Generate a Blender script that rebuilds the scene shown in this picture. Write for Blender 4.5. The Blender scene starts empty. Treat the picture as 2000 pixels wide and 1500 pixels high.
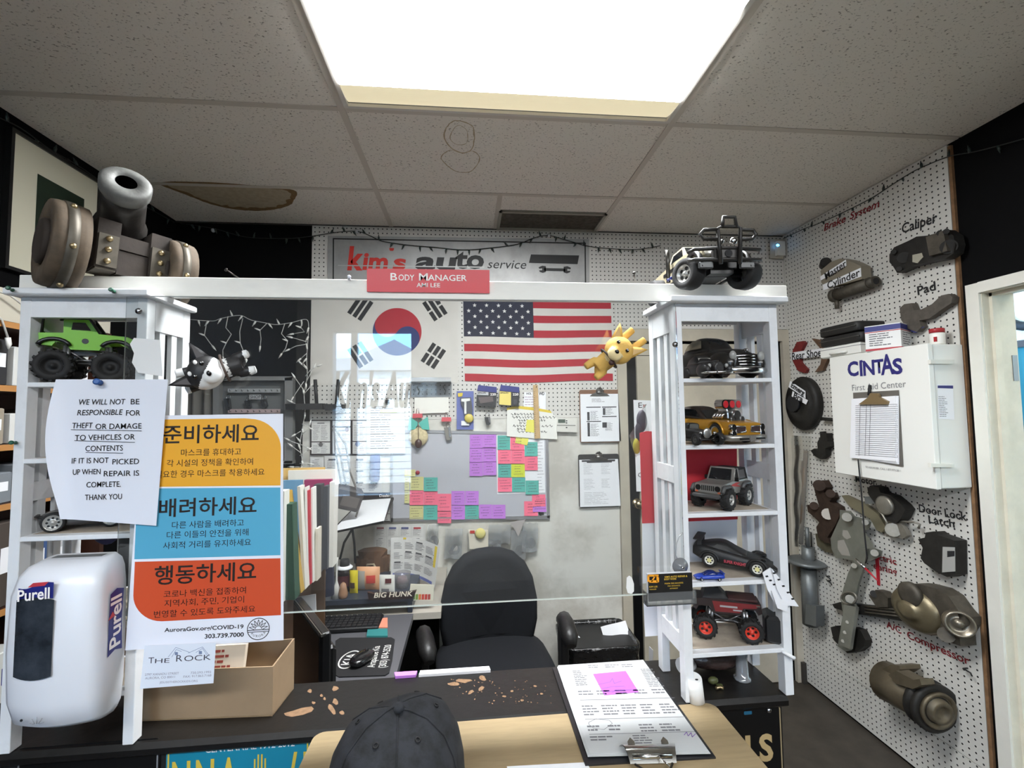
import bpy, bmesh, math, random
from math import sin, cos, pi, radians as rad
from mathutils import Vector as V, Matrix as MX, Euler
SC = bpy.context.scene
COL = SC.collection
rnd = random.Random(7)

# ---------------------------------------------------------------- camera
F = 895.8                                   # focal length in pixels of a 2000 x 1500 frame
YAW, PITCH, ROLL, EYE = .0937, .0574, -.0124, 1.64
def mat3(rows): return MX(rows)
_B = MX(((1, 0, 0), (0, 0, -1), (0, 1, 0)))
_K = (MX(((cos(ROLL), -sin(ROLL), 0), (sin(ROLL), cos(ROLL), 0), (0, 0, 1))) @ _B
      @ MX(((1, 0, 0), (0, cos(PITCH), sin(PITCH)), (0, -sin(PITCH), cos(PITCH))))
      @ MX(((cos(YAW), -sin(YAW), 0), (sin(YAW), cos(YAW), 0), (0, 0, 1))))
cd = bpy.data.cameras.new('camera'); cam = bpy.data.objects.new('camera', cd); COL.objects.link(cam)
cd.sensor_width = 36; cd.lens = F / 2000 * 36; cd.clip_start = .02; cd.clip_end = 200
_r = MX((_K[0], -_K[1], -_K[2])).transposed().to_4x4()
cam.matrix_world = MX.Translation((0, 0, EYE)) @ _r
SC.camera = cam
def U(px, py, X=None, Y=None, Z=None):
    """world point on the plane X=, Y= or Z= seen at a photograph pixel"""
    d = _K.transposed() @ V(((px - 1000) / F, (py - 750) / F, 1))
    if X is not None: t = X / d.x
    elif Y is not None: t = Y / d.y
    else: t = (Z - EYE) / d.z
    return V((0, 0, EYE)) + d * t

# ---------------------------------------------------------------- exposure, sky, lights
SC.view_settings.view_transform = 'Standard'; SC.view_settings.look = 'None'
SC.view_settings.gamma = 1; SC.view_settings.use_curve_mapping = False
SC.view_settings.exposure = 1.54
SKY, SUN, TROF = 8.0, 5.0, 16.0
w = bpy.data.worlds.new('sky'); SC.world = w; w.use_nodes = True
nt = w.node_tree; nt.nodes.clear()
def N(nt, t, **k):
    n = nt.nodes.new(t)
    for a, b in k.items(): setattr(n, a, b)
    return n
tc = N(nt, 'ShaderNodeTexCoord'); no = N(nt, 'ShaderNodeTexNoise'); no.inputs['Scale'].default_value = 5; no.inputs['Detail'].default_value = 6
mp = N(nt, 'ShaderNodeMapping'); mp.inputs['Scale'].default_value = (1, 1, 2.6)
rp = N(nt, 'ShaderNodeValToRGB'); rp.color_ramp.elements[0].position = .52; rp.color_ramp.elements[1].position = .72
rp.color_ramp.elements[0].color = (.22, .50, .92, 1); rp.color_ramp.elements[1].color = (.9, .94, 1, 1)
bg = N(nt, 'ShaderNodeBackground'); bg.inputs[1].default_value = SKY; ou = N(nt, 'ShaderNodeOutputWorld')
for a, b in ((tc.outputs['Generated'], mp.inputs[0]), (mp.outputs[0], no.inputs[0]), (no.outputs[0], rp.inputs[0]), (rp.outputs[0], bg.inputs[0]), (bg.outputs[0], ou.inputs[0])): nt.links.new(a, b)
sd = bpy.data.lights.new('sun', 'SUN'); sd.energy = SUN; sd.angle = .01; sd.color = (1, .95, .88)
so = bpy.data.objects.new('sun', sd); COL.objects.link(so); so.rotation_euler = V((.35, -.75, -.75)).to_track_quat('-Z', 'Y').to_euler(); so.location = (0, 0, 12)

# ---------------------------------------------------------------- materials
def lin(c):
    return tuple(((x / 255) / 12.92 if x / 255 <= .04045 else ((x / 255 + .055) / 1.055) ** 2.4) for x in c) + (1,)
MATS = {}
def M(name, rgb, rough=.6, metal=0, noise=None, bump=None, spec=.5, coat=0, rgb2=None, stretch=(1, 1, 1)):
    if name in MATS: return MATS[name]
    m = bpy.data.materials.new(name); m.use_nodes = True; MATS[name] = m
    nt = m.node_tree; p = nt.nodes['Principled BSDF']
    p.inputs['Base Color'].default_value = lin(rgb); p.inputs['Roughness'].default_value = rough
    p.inputs['Metallic'].default_value = metal; p.inputs['Specular IOR Level'].default_value = spec
    p.inputs['Coat Weight'].default_value = coat
    if noise or bump:
        tc = N(nt, 'ShaderNodeTexCoord'); mp = N(nt, 'ShaderNodeMapping'); mp.inputs['Scale'].default_value = stretch
        nt.links.new(tc.outputs['Object'], mp.inputs[0])
    if noise:
        n = N(nt, 'ShaderNodeTexNoise'); n.inputs['Scale'].default_value = noise[0]; n.inputs['Detail'].default_value = 8; n.inputs['Roughness'].default_value = .65
        nt.links.new(mp.outputs[0], n.inputs[0])
        r = N(nt, 'ShaderNodeValToRGB'); a = noise[1]; c = lin(rgb)
        d = lin(rgb2) if rgb2 else tuple(x * (1 - a) for x in c[:3]) + (1,)
        r.color_ramp.elements[0].position = .36; r.color_ramp.elements[1].position = noise[2] if len(noise) > 2 else .62
        r.color_ramp.elements[0].color = d; r.color_ramp.elements[1].color = c
        nt.links.new(n.outputs[0], r.inputs[0]); nt.links.new(r.outputs[0], p.inputs['Base Color'])
    if bump:
        n = N(nt, 'ShaderNodeTexNoise'); n.inputs['Scale'].default_value = bump[0]; n.inputs['Detail'].default_value = 5
        nt.links.new(mp.outputs[0], n.inputs[0])
        b = N(nt, 'ShaderNodeBump'); b.inputs['Strength'].default_value = bump[1]; b.inputs['Distance'].default_value = bump[2] if len(bump) > 2 else .002
        nt.links.new(n.outputs[0], b.inputs['Height']); nt.links.new(b.outputs[0], p.inputs['Normal'])
    return m
def EM(name, rgb, s):
    m = bpy.data.materials.new(name); m.use_nodes = True; p = m.node_tree.nodes['Principled BSDF']
    p.inputs['Base Color'].default_value = lin(rgb); p.inputs['Emission Color'].default_value = lin(rgb); p.inputs['Emission Strength'].default_value = s
    MATS[name] = m; return m
def CLEAR(name, tint=(1, 1, 1), haze=.0, rough=.02, f=1.0, hz=(200, 205, 210)):
    """thin clear sheet: see-through, mirror at grazing angles, a little haze"""
    m = bpy.data.materials.new(name); m.use_nodes = True; nt = m.node_tree; nt.nodes.clear()
    t = N(nt, 'ShaderNodeBsdfTransparent'); t.inputs[0].default_value = tint + (1,)
    g = N(nt, 'ShaderNodeBsdfGlossy'); g.inputs['Roughness'].default_value = rough
    fr = N(nt, 'ShaderNodeFresnel'); fr.inputs[0].default_value = 1.5
    mu = N(nt, 'ShaderNodeMath', operation='MULTIPLY'); mu.inputs[1].default_value = f
    d = N(nt, 'ShaderNodeBsdfDiffuse'); d.inputs[0].default_value = lin(hz)
    x = N(nt, 'ShaderNodeMixShader'); x.inputs[0].default_value = haze
    y = N(nt, 'ShaderNodeMixShader'); o = N(nt, 'ShaderNodeOutputMaterial')
    L = nt.links.new
    L(t.outputs[0], x.inputs[1]); L(d.outputs[0], x.inputs[2]); L(fr.outputs[0], mu.inputs[0]); L(mu.outputs[0], y.inputs[0])
    L(x.outputs[0], y.inputs[1]); L(g.outputs[0], y.inputs[2]); L(y.outputs[0], o.inputs[0])
    MATS[name] = m; return m

# ---------------------------------------------------------------- mesh building
I4 = MX.Identity(4)
def T(x=0, y=0, z=0): return MX.Translation((x, y, z))
def RX(a): return MX.Rotation(a, 4, 'X')
def RY(a): return MX.Rotation(a, 4, 'Y')
def RZ(a): return MX.Rotation(a, 4, 'Z')
def frame(o, x, y=None, n=None):
    """matrix with origin o, local x along x, local y as near y as can be (z = normal)"""
    x = V(x).normalized(); z = V(n).normalized() if n is not None else x.cross(V(y)).normalized()
    y = z.cross(x).normalized(); x = y.cross(z)
    m = MX((x, y, z)).transposed().to_4x4(); m.translation = V(o); return m
class B:
    def __init__(s, M=None): s.v = []; s.f = []; s.sm = []; s.M = M or I4
    def add(s, vs, fs, M=None, smooth=False):
        m = s.M @ M if M is not None else s.M
        k = len(s.v); s.v += [m @ V(q) for q in vs]; s.f += [[i + k for i in f] for f in fs]; s.sm += [smooth] * len(fs); return s
    def box(s, c, d, M=None, bev=0):
        x, y, z = d[0] / 2, d[1] / 2, d[2] / 2
        if bev:
            b = min(bev, x * .98, y * .98, z * .98)
            prof = ((-z, b), (-z + b, 0), (z - b, 0), (z, b)); rings = []
            for zz, ins in prof:
                a, e = x - ins, y - ins; cc = b * .6
                ring = []
                for sx, sy, o in ((1, -1, 0), (1, 1, 1), (-1, 1, 0), (-1, -1, 1)):
                    p1 = (sx * (a - (cc if o == 0 else 0)), sy * (e - (0 if o == 0 else cc)), zz)
                    p2 = (sx * (a - (0 if o == 0 else cc)), sy * (e - (cc if o == 0 else 0)), zz)
                    ring += [p1, p2]
                rings.append([V(q) + V(c) for q in ring])
            return s.loft(rings, M)
        vs = [(c[0] + a * x, c[1] + b_ * y, c[2] + e * z) for a in (-1, 1) for b_ in (-1, 1) for e in (-1, 1)]
        return s.add(vs, [(0, 1, 3, 2), (4, 6, 7, 5), (0, 4, 5, 1), (2, 3, 7, 6), (0, 2, 6, 4), (1, 5, 7, 3)], M)
    def loft(s, rings, M=None, smooth=False, cap=True, close=False):
        n = len(rings[0]); vs = [q for r in rings for q in r]; fs = []
        R = len(rings)
        for i in range(R if close else R - 1):
            j = (i + 1) % R
            for k in range(n):
                l = (k + 1) % n; fs.append((i * n + k, i * n + l, j * n + l, j * n + k))
        s.add(vs, fs, M, smooth)
        if cap and not close:
            k0 = len(s.v) - len(vs)
            s.f += [[k0 + k for k in range(n)][::-1], [k0 + (R - 1) * n + k for k in range(n)]]; s.sm += [False, False]
        return s
    def cyl(s, p0, p1, r0, r1=None, n=14, M=None, cap=True, smooth=True):
        p0, p1 = V(p0), V(p1); r1 = r0 if r1 is None else r1
        d = (p1 - p0).normalized(); a = d.orthogonal().normalized(); b = d.cross(a)
        return s.loft([[p + a * (r * cos(2 * pi * k / n)) + b * (r * sin(2 * pi * k / n)) for k in range(n)] for p, r in ((p0, r0), (p1, r1))], M, smooth, cap)
    def tube(s, pts, r, n=7, M=None, cap=True, close=False):
        pts = [V(p) for p in pts]; rings = []; a = None; L = len(pts)
        for i, p in enumerate(pts):
            d = (pts[(i + 1) % L if close else min(i + 1, L - 1)] - pts[(i - 1) % L if close else max(i - 1, 0)]).normalized()
            a = d.orthogonal().normalized() if a is None else (a - d * a.dot(d)).normalized()
            b = d.cross(a); rr = r[i] if isinstance(r, (list, tuple)) else r
            rings.append([p + a * (rr * cos(2 * pi * k / n)) + b * (rr * sin(2 * pi * k / n)) for k in range(n)])
        return s.loft(rings, M, True, cap, close)
    def lathe(s, prof, n=24, M=None, smooth=True, cap=True):
        """profile of (radius, z) turned about local z"""
        return s.loft([[V((r * cos(2 * pi * k / n), r * sin(2 * pi * k / n), z)) for k in range(n)] for r, z in prof], M, smooth, cap)
    def prism(s, poly, d, M=None, z0=0):
        """polygon in local xy, extruded from z0 to z0+d"""
        a = sum(poly[i][0] * poly[(i + 1) % len(poly)][1] - poly[(i + 1) % len(poly)][0] * poly[i][1] for i in range(len(poly)))
        if (a < 0) != (d < 0): poly = poly[::-1]
        return s.loft([[V((x, y, z0)) for x, y in poly], [V((x, y, z0 + d)) for x, y in poly]], M)
    def ell(s, c, r, M=None, nu=16, nv=10):
        if not isinstance(r, (tuple, list)): r = (r, r, r)
        rings = []
        for i in range(nv + 1):
            t = max(.03, min(pi - .03, pi * i / nv))
            rings.append([V((c[0] + r[0] * sin(t) * cos(2 * pi * k / nu), c[1] + r[1] * sin(t) * sin(2 * pi * k / nu), c[2] - r[2] * cos(t))) for k in range(nu)])
        return s.loft(rings, M, True)
    def grid(s, fn, nu, nv, M=None, smooth=True):
        vs = [fn(i / nu, j / nv) for j in range(nv + 1) for i in range(nu + 1)]
        return s.add(vs, [(j * (nu + 1) + i, j * (nu + 1) + i + 1, (j + 1) * (nu + 1) + i + 1, (j + 1) * (nu + 1) + i) for j in range(nv) for i in range(nu)], M, smooth)
    def rect(s, x0, y0, x1, y1, M=None, z=0):
        return s.add([(x0, y0, z), (x1, y0, z), (x1, y1, z), (x0, y1, z)], [(0, 1, 2, 3)], M)
    def poly(s, pts, M=None, z=0): return s.add([(p[0], p[1], z) for p in pts], [list(range(len(pts)))], M)
def rrect(x0, y0, x1, y1, r, n=4):
    out = []
    for cx, cy, a in ((x1 - r, y0 + r, -pi / 2), (x1 - r, y1 - r, 0), (x0 + r, y1 - r, pi / 2), (x0 + r, y0 + r, pi)):
        out += [(cx + r * cos(a + pi / 2 * k / n), cy + r * sin(a + pi / 2 * k / n)) for k in range(n + 1)]
    return out
def circ(cx, cy, r, n=20, a0=0, a1=2 * pi): return [(cx + r * cos(a0 + (a1 - a0) * k / n), cy + r * sin(a0 + (a1 - a0) * k / n)) for k in range(n if abs(a1 - a0 - 2 * pi) < 1e-6 else n + 1)]
def arc(c, r, a0, a1, n=10, M=None): return [((M or I4) @ V((c[0] + r * cos(a0 + (a1 - a0) * k / n), c[1] + r * sin(a0 + (a1 - a0) * k / n), 0))) for k in range(n + 1)]
def link(name, me, parent, mw=None):
    o = bpy.data.objects.new(name, me); COL.objects.link(o)
    if parent is not None: o.parent = parent
    if mw is not None: o.matrix_local = mw
    return o
def obj(name, b, mat, parent=None, label=None, kind=None):
    """link the builder's shapes as one mesh; a parent's own matrix is undone so the shapes stay where they were drawn when they are in world space"""
    me = bpy.data.meshes.new(name); me.from_pydata([tuple(q) for q in b.v], [], b.f); me.polygons.foreach_set('use_smooth', b.sm)
    me.materials.append(mat); me.update()
    o = link(name, me, parent)
    if label: o['label'] = label
    if kind: o['kind'] = kind
    return o
def thing(name, label, cat, M=None, group=None):
    o = bpy.data.objects.new(name, None); COL.objects.link(o); o.empty_display_size = .02
    if M is not None: o.matrix_world = M
    o['label'] = label; o['category'] = cat
    if group: o['group'] = group
    return o
def tag(o, label, cat, group=None):
    o['label'] = label; o['category'] = cat
    if group: o['group'] = group
    return o
def struct(name, b, mat, parent=None):
    o = obj(name, b, mat, parent)
    if parent is None: o['kind'] = 'structure'
    return o
def text(name, s, size, M, mat, parent, bold=0, align='CENTER', shear=0, width=None, z=.0004, space=1, label=None, line=1):
    """flat lettering in the plane of M (x right, y up), raised z off it"""
    c = bpy.data.curves.new('lettering', 'FONT'); c.body = s; c.size = size; c.align_x = align; c.align_y = 'CENTER'; c.shear = shear; c.offset = bold * size
    c.space_character = space; c.space_line = line; c.fill_mode = 'FRONT'; c.resolution_u = 3
    o = bpy.data.objects.new('lettering', c)
    me = bpy.data.meshes.new_from_object(o)
    bpy.data.objects.remove(o); bpy.data.curves.remove(c)
    if width and len(me.vertices):
        xs = [q.co.x for q in me.vertices]; k = width / max(1e-6, max(xs) - min(xs)); me.transform(MX.Diagonal((k, 1, 1, 1)))
    me.transform(M @ T(0, 0, z)); me.materials.append(mat); me.name = name
    t = link(name, me, parent)
    if label: t['label'] = label
    return t
def printed(b, M, x0, y0, x1, y1, rows, fill=.5, cols=1, z=.0004, seed=0, gap=.12):
    """rows of broken printed lines inside a rectangle of the plane M"""
    r = random.Random(seed); cw = (x1 - x0) / cols
    for c in range(cols):
        a = x0 + c * cw
        for i in range(rows):
            y = y1 - (i + .5) * (y1 - y0) / rows; h = (y1 - y0) / rows * fill / 2
            x = a; e = a + cw * (1 - gap) * r.uniform(.55, 1)
            while x < e - cw * .05:
                l = min(e - x, cw * r.uniform(.1, .35)); b.rect(x, y - h, x + l, y + h, M, z); x += l + cw * .03
def sheet(name, M, w, h, mat, parent=None, th=.0006, curl=0, cx=.5):
    """a sheet of paper lying in the plane M, lower left corner at its origin, optionally curling away at its far end"""
    b = B(); nu, nv = (8, 8) if curl else (1, 1)
    def fn(z): return lambda u, v: V((u * w, v * h, z + curl * (max(0, abs(u - cx) * 2 - .2) ** 2) * (.4 + .6 * (1 - v))))
    b.grid(fn(0), nu, nv, M); b.grid(lambda u, v: fn(-th)(1 - u, v), nu, nv, M)
    return obj(name, b, mat, parent)
def clone(o, parent=None, mw=None):
    c = o.copy(); COL.objects.link(c); c.parent = parent
    if mw is not None: c.matrix_local = mw
    for ch in list(o.children): clone(ch, c)
    return c
# ================================================================ the setting
XL, XR, YF, YB, ZC = -1.63, 1.995, -2.6, 2.686, EYE + 1.079
white = M('white_paint', (232, 231, 226), .45, bump=(60, .12))
blackwall = M('black_wall', (6, 6, 7), .9, bump=(90, .2), spec=.15)
def pegmat(name, rgb, ax, sp=.0254, r=.15):
    m = M(name, rgb, .5, noise=(5, .07)); nt = m.node_tree; p = nt.nodes['Principled BSDF']
    src = p.inputs['Base Color'].links[0].from_socket
    tc = N(nt, 'ShaderNodeTexCoord'); sx = N(nt, 'ShaderNodeSeparateXYZ'); nt.links.new(tc.outputs['Object'], sx.inputs[0]); sq = []
    for a in ax:
        d = N(nt, 'ShaderNodeMath', operation='DIVIDE'); d.inputs[1].default_value = sp
        f = N(nt, 'ShaderNodeMath', operation='FRACT'); s = N(nt, 'ShaderNodeMath', operation='SUBTRACT'); s.inputs[1].default_value = .5
        q = N(nt, 'ShaderNodeMath', operation='MULTIPLY')
        nt.links.new(sx.outputs[a], d.inputs[0]); nt.links.new(d.outputs[0], f.inputs[0]); nt.links.new(f.outputs[0], s.inputs[0])
        nt.links.new(s.outputs[0], q.inputs[0]); nt.links.new(s.outputs[0], q.inputs[1]); sq.append(q)
    a = N(nt, 'ShaderNodeMath', operation='ADD'); nt.links.new(sq[0].outputs[0], a.inputs[0]); nt.links.new(sq[1].outputs[0], a.inputs[1])
    l = N(nt, 'ShaderNodeMath', operation='LESS_THAN'); l.inputs[1].default_value = r * r; nt.links.new(a.outputs[0], l.inputs[0])
    mx = N(nt, 'ShaderNodeMix', data_type='RGBA'); mx.inputs[7].default_value = (.006, .006, .006, 1)
    nt.links.new(l.outputs[0], mx.inputs[0]); nt.links.new(src, mx.inputs[6]); nt.links.new(mx.outputs[2], p.inputs['Base Color'])
    return m
peg_b = pegmat('pegboard_white', (206, 203, 197), (0, 2)); peg_r = pegmat('pegboard_right', (204, 202, 195), (1, 2))
floor_m = M('floor_vinyl', (66, 60, 53), .55, noise=(7, .35), bump=(40, .1))
struct('floor', B().box(((XL + XR) / 2, (YF + YB) / 2, -.05), (XR - XL + .3, YB - YF + .3, .1)), floor_m)

# ceiling: slab, T-bar grid, lay-in tiles
cm = bpy.data.materials.new('ceiling_tile'); cm.use_nodes = True; MATS['ceiling_tile'] = cm
nt = cm.node_tree; p = nt.nodes['Principled BSDF']; p.inputs['Roughness'].default_value = .9
tc = N(nt, 'ShaderNodeTexCoord'); v = N(nt, 'ShaderNodeTexNoise'); v.inputs['Scale'].default_value = 150; v.inputs['Detail'].default_value = 3
mp = N(nt, 'ShaderNodeMapping'); mp.inputs['Scale'].default_value = (.75, 1.1, 1)
r = N(nt, 'ShaderNodeValToRGB'); r.color_ramp.elements[0].position = .30; r.color_ramp.elements[1].position = .40
r.color_ramp.elements[0].color = lin((132, 127, 117)); r.color_ramp.elements[1].color = lin((218, 212, 202))
b_ = N(nt, 'ShaderNodeBump'); b_.inputs['Strength'].default_value = .35; b_.inputs['Distance'].default_value = .002
for a, c in ((tc.outputs['Object'], mp.inputs[0]), (mp.outputs[0], v.inputs[0]), (v.outputs[0], r.inputs[0]), (r.outputs[0], p.inputs['Base Color']), (v.outputs[0], b_.inputs['Height']), (b_.outputs[0], p.inputs['Normal'])): nt.links.new(a, c)
tee_m = M('tee_grid', (188, 180, 168), .5)
ceil = struct('ceiling', B().box(((XL + XR) / 2, (YF + YB) / 2, ZC + .06), (XR - XL + .3, YB - YF + .3, .06)), M('ceiling_void', (70, 68, 64), .9))
GX = [-.4452 + 1.2192 * k for k in (-1, 0, 1, 2)]; GY = [1.6247 + .6096 * k for k in range(-7, 2)]
xs = [XL] + [g for g in GX if XL + .05 < g < XR - .05] + [XR]; ys = [YF] + [g for g in GY if YF + .05 < g < YB - .05] + [YB]
VX = .163; VY = GY[-1]                      # where the last row of the middle bay is halved
TROFFERS = [(GX[1], GY[6], GX[2], GY[7]), (GX[1], GY[2], GX[2], GY[3]), (GX[0], GY[2], GX[1], GY[3]), (GX[2], GY[2], GX[3], GY[3])]
tm = {}
def tile(x0, y0, x1, y1):
    obj('ceiling_tile', B().box(((x0 + x1) / 2, (y0 + y1) / 2, ZC + .012), (x1 - x0 - .008, y1 - y0 - .008, .018)), cm, ceil)
for i in range(len(xs) - 1):
    for j in range(len(ys) - 1):
        a = (xs[i], ys[j], xs[i + 1], ys[j + 1])
        if any(abs(a[0] - t[0]) < .02 and abs(a[1] - t[1]) < .02 for t in TROFFERS): continue
        if abs(a[0] - GX[1]) < .02 and abs(a[1] - VY) < .02:
            tile(a[0], a[1], VX, a[3]); tile(VX, a[1], a[2], 2.415)
        else: tile(*a)
for g in xs[1:-1]: obj('ceiling_tee', B().box((g, (YF + YB) / 2, ZC + .001), (.024, YB - YF, .004)).box((g, (YF + YB) / 2, ZC + .015), (.003, YB - YF, .028)), tee_m, ceil)
for i in range(len(xs) - 1):
    for g in ys[1:-1]: obj('ceiling_cross_tee', B().box(((xs[i] + xs[i + 1]) / 2, g, ZC + .0025), (xs[i + 1] - xs[i] - .024, .024, .004)), tee_m, ceil)
obj('ceiling_cross_tee', B().box((VX, (VY + YB) / 2, ZC + .0025), (.024, YB - VY - .012, .004)), tee_m, ceil)
obj('ceiling_wall_angle', B().box(((XL + XR) / 2, YB - .008, ZC), (XR - XL, .016, .004)), M('angle_dark', (60, 57, 52), .6), ceil)
# water stains that have soaked the tiles: rings with ragged edges
st = M('water_stain', (176, 160, 132), .9, noise=(60, .25)); st2 = M('water_stain_dark', (128, 102, 66), .9, noise=(50, .3))
def ring(b, pts, wd, z, seed):
    rr = random.Random(seed); n = len(pts)
    c = V((sum(q[0] for q in pts) / n, sum(q[1] for q in pts) / n, 0)); o = []; i_ = []
    for q in pts:
        d = V((q[0], q[1], 0)) - c; L = d.length; k = rr.uniform(-.012, .012); o.append(c + d * (1 + k)); i_.append(c + d * max(.2, 1 + k - wd * rr.uniform(.6, 1.3) / L))
    vs = [(q.x, q.y, z) for q in o] + [(q.x, q.y, z) for q in i_]
    b.add(vs, [(k, (k + 1) % n, n + (k + 1) % n, n + k) for k in range(n)])
def cpts(px, n=6):
    """smooth closed outline on the ceiling through marked points"""
    q = [U(x, y, Z=ZC) for x, y in px]; out = []; L = len(q)
    for i in range(L):
        p0, p1, p2, p3 = q[i - 1], q[i], q[(i + 1) % L], q[(i + 2) % L]
        for k in range(n):
            t = k / n; out.append(.5 * (2 * p1 + (p2 - p0) * t + (2 * p0 - 5 * p1 + 4 * p2 - p3) * t * t + (3 * p1 - p0 - 3 * p2 + p3) * t ** 3))
    return out
b = B(); ring(b, cpts([(893, 236), (925, 250), (924, 290), (905, 300), (880, 290), (866, 268), (874, 246)]), .006, ZC + .0025, 1)
ring(b, cpts([(905, 300), (925, 296), (938, 312), (920, 336), (890, 336), (866, 318), (862, 305), (880, 294)]), .005, ZC + .0024, 2)
ring(b, cpts([(893, 246), (912, 256), (912, 280), (893, 284), (878, 270)]), .003, ZC + .0025, 3)
obj('water_stain', b, st, ceil)
big = cpts([(312, 359), (380, 356), (470, 361), (572, 372), (574, 392), (560, 404), (520, 412), (470, 411), (420, 402), (370, 384)])
b = B(); ring(b, big, .035, ZC + .0022, 4); obj('water_stain', b, st2, ceil)
b = B(); c0 = sum(big, V()) / len(big); b.add([(q.x, q.y, ZC + .0027) for q in big], [list(range(len(big)))[::-1]]); obj('water_stain', b, M('stain_inner', (172, 158, 134), .9, noise=(40, .18)), ceil)

# ceiling lights
def troffer(x0, y0, x1, y1, label, k=1):
    t = thing('ceiling_light', label, 'light', T((x0 + x1) / 2, (y0 + y1) / 2, ZC)); hx, hy = (x1 - x0) / 2 - .013, (y1 - y0) / 2 - .013
    b = B()
    for c, d in (((-hx + .008, 0, .002), (.016, 2 * hy, .012)), ((hx - .008, 0, .002), (.016, 2 * hy, .012)), ((0, hy - .006, .002), (2 * hx - .032, .012, .012)), ((0, -hy + .006, .002), (2 * hx - .032, .012, .012))): b.box(c, d)
    obj('frame', b, M('lamp_frame', (196, 192, 184), .4), t)
    # wrap-around prismatic lens: flat middle, its far end a curved yellowed band the tubes do not reach
    e = .125; prof = [(-hy + .014, .010), (-hy + e * .6, -.004), (-hy + e, -.008), (hy - e, -.008)]
    b = B(); X = hx - .017
    for (ya, za), (yb, zb) in zip(prof, prof[1:]): b.add([(-X, ya, za), (X, ya, za), (X, yb, zb), (-X, yb, zb)], [(3, 2, 1, 0)], None, True)
    d = obj('diffuser', b, MATS.get('lamp_on%g' % k) or EM('lamp_on%g' % k, (250, 253, 255), TROF * k), t)
    b = B(); n = 8
    ep = [(hy - e + (e - .014) * k / n, -.008 + .018 * (k / n) ** 2) for k in range(n + 1)]
    for (ya, za), (yb, zb) in zip(ep, ep[1:]): b.add([(-X, ya, za), (X, ya, za), (X, yb, zb), (-X, yb, zb)], [(3, 2, 1, 0)], None, True)
    obj('diffuser_end', b, MATS.get('lamp_end') or EM('lamp_end', (196, 186, 156), .38), t, label='yellowed end band of the diffuser')
    return t
troffer(*TROFFERS[0], 'large bright fluorescent ceiling light above the counter')
for k, s in enumerate(('middle', 'left', 'right')): a = TROFFERS[k + 1]; troffer(max(a[0], XL), a[1], a[2], a[3], s + ' unseen ceiling fill light, added in a row over the entrance', .62)  # unseen ceiling lights added to brighten the front of the counter
v = thing('ceiling_vent', 'dark dusty return air grille in the ceiling by the back pegboard', 'vent', T(.47, 2.545, ZC))
b = B(); 
for c, d in (((-.292, 0, 0), (.016, .25, .012)), ((.292, 0, 0), (.016, .25, .012)), ((0, -.118, 0), (.6, .014, .012)), ((0, .118, 0), (.6, .014, .012))): b.box(c, d)
obj('frame', b, M('vent_frame', (150, 145, 132), .5), v)
vm = M('vent_dusty', (92, 86, 76), .8, noise=(40, .4))
for k in range(14): obj('louvre', B().box((0, -.1 + k * .0154, .004), (.572, .012, .0015), T(0, 0, 0) ), vm, v)
obj('backing', B().box((0, 0, .016), (.58, .23, .002)), M('vent_dark', (46, 43, 38), .9), v)

# walls
struct('wall_left', B().box((XL - .05, (YF + YB) / 2, ZC / 2), (.1, YB - YF + .3, ZC + .1)), blackwall)
wb = struct('wall_back', B().box(((XL + XR) / 2, YB + .05, ZC / 2), (XR - XL, .1, ZC + .1)), blackwall)
PX0, PX1, PZ, PZ2 = -.892, .885, 1.593, 2.126
obj('pegboard_panel', B().box(((PX0 + PX1) / 2, YB - .004, (PZ + ZC) / 2), (PX1 - PX0, .008, ZC - PZ)), peg_b, wb)
obj('pegboard_panel', B().box(((PX1 + XR) / 2, YB - .004, (PZ2 + ZC) / 2), (XR - PX1 - .002, .008, ZC - PZ2)), peg_b, wb)
dirty = M('dirty_wall', (214, 212, 204), .55, noise=(3.5, .3, .56), rgb2=(186, 182, 172))
obj('wall_panel', B().box(((-.93 + .882) / 2, YB - .003, PZ / 2), (.882 + .93, .006, PZ - .002)), dirty, wb)
WZ = 2.075
wr = struct('wall_right', B().box((XR + .06, (1.588 + YB) / 2 + .05, ZC / 2), (.12, YB - 1.588 + .1, ZC + .1)).box((XR + .06, (YF + .74) / 2, ZC / 2), (.12, .74 - YF, ZC + .1)).box((XR + .06, (.74 + 1.588) / 2, (WZ + ZC) / 2 + .02), (.12, 1.588 - .74, ZC - WZ)), blackwall)
PB = .222
obj('pegboard_panel', B().box((XR - .006, (1.668 + YB) / 2 - .004, (PB + ZC) / 2 + .001), (.012, YB - 1.668 - .012, ZC - PB - .004)), peg_r, wr)
obj('pegboard_panel', B().box((XR - .006, (1.668 + YB) / 2 - .004, PB / 2 + .008), (.012, YB - 1.668 - .012, PB - .018)), peg_r, wr)
obj('edge_strip', B().box((XR - .005, 1.661, 1.37), (.014, .012, 2.68)), M('raw_edge', (132, 98, 66), .8, noise=(30, .3)), wr)
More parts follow.
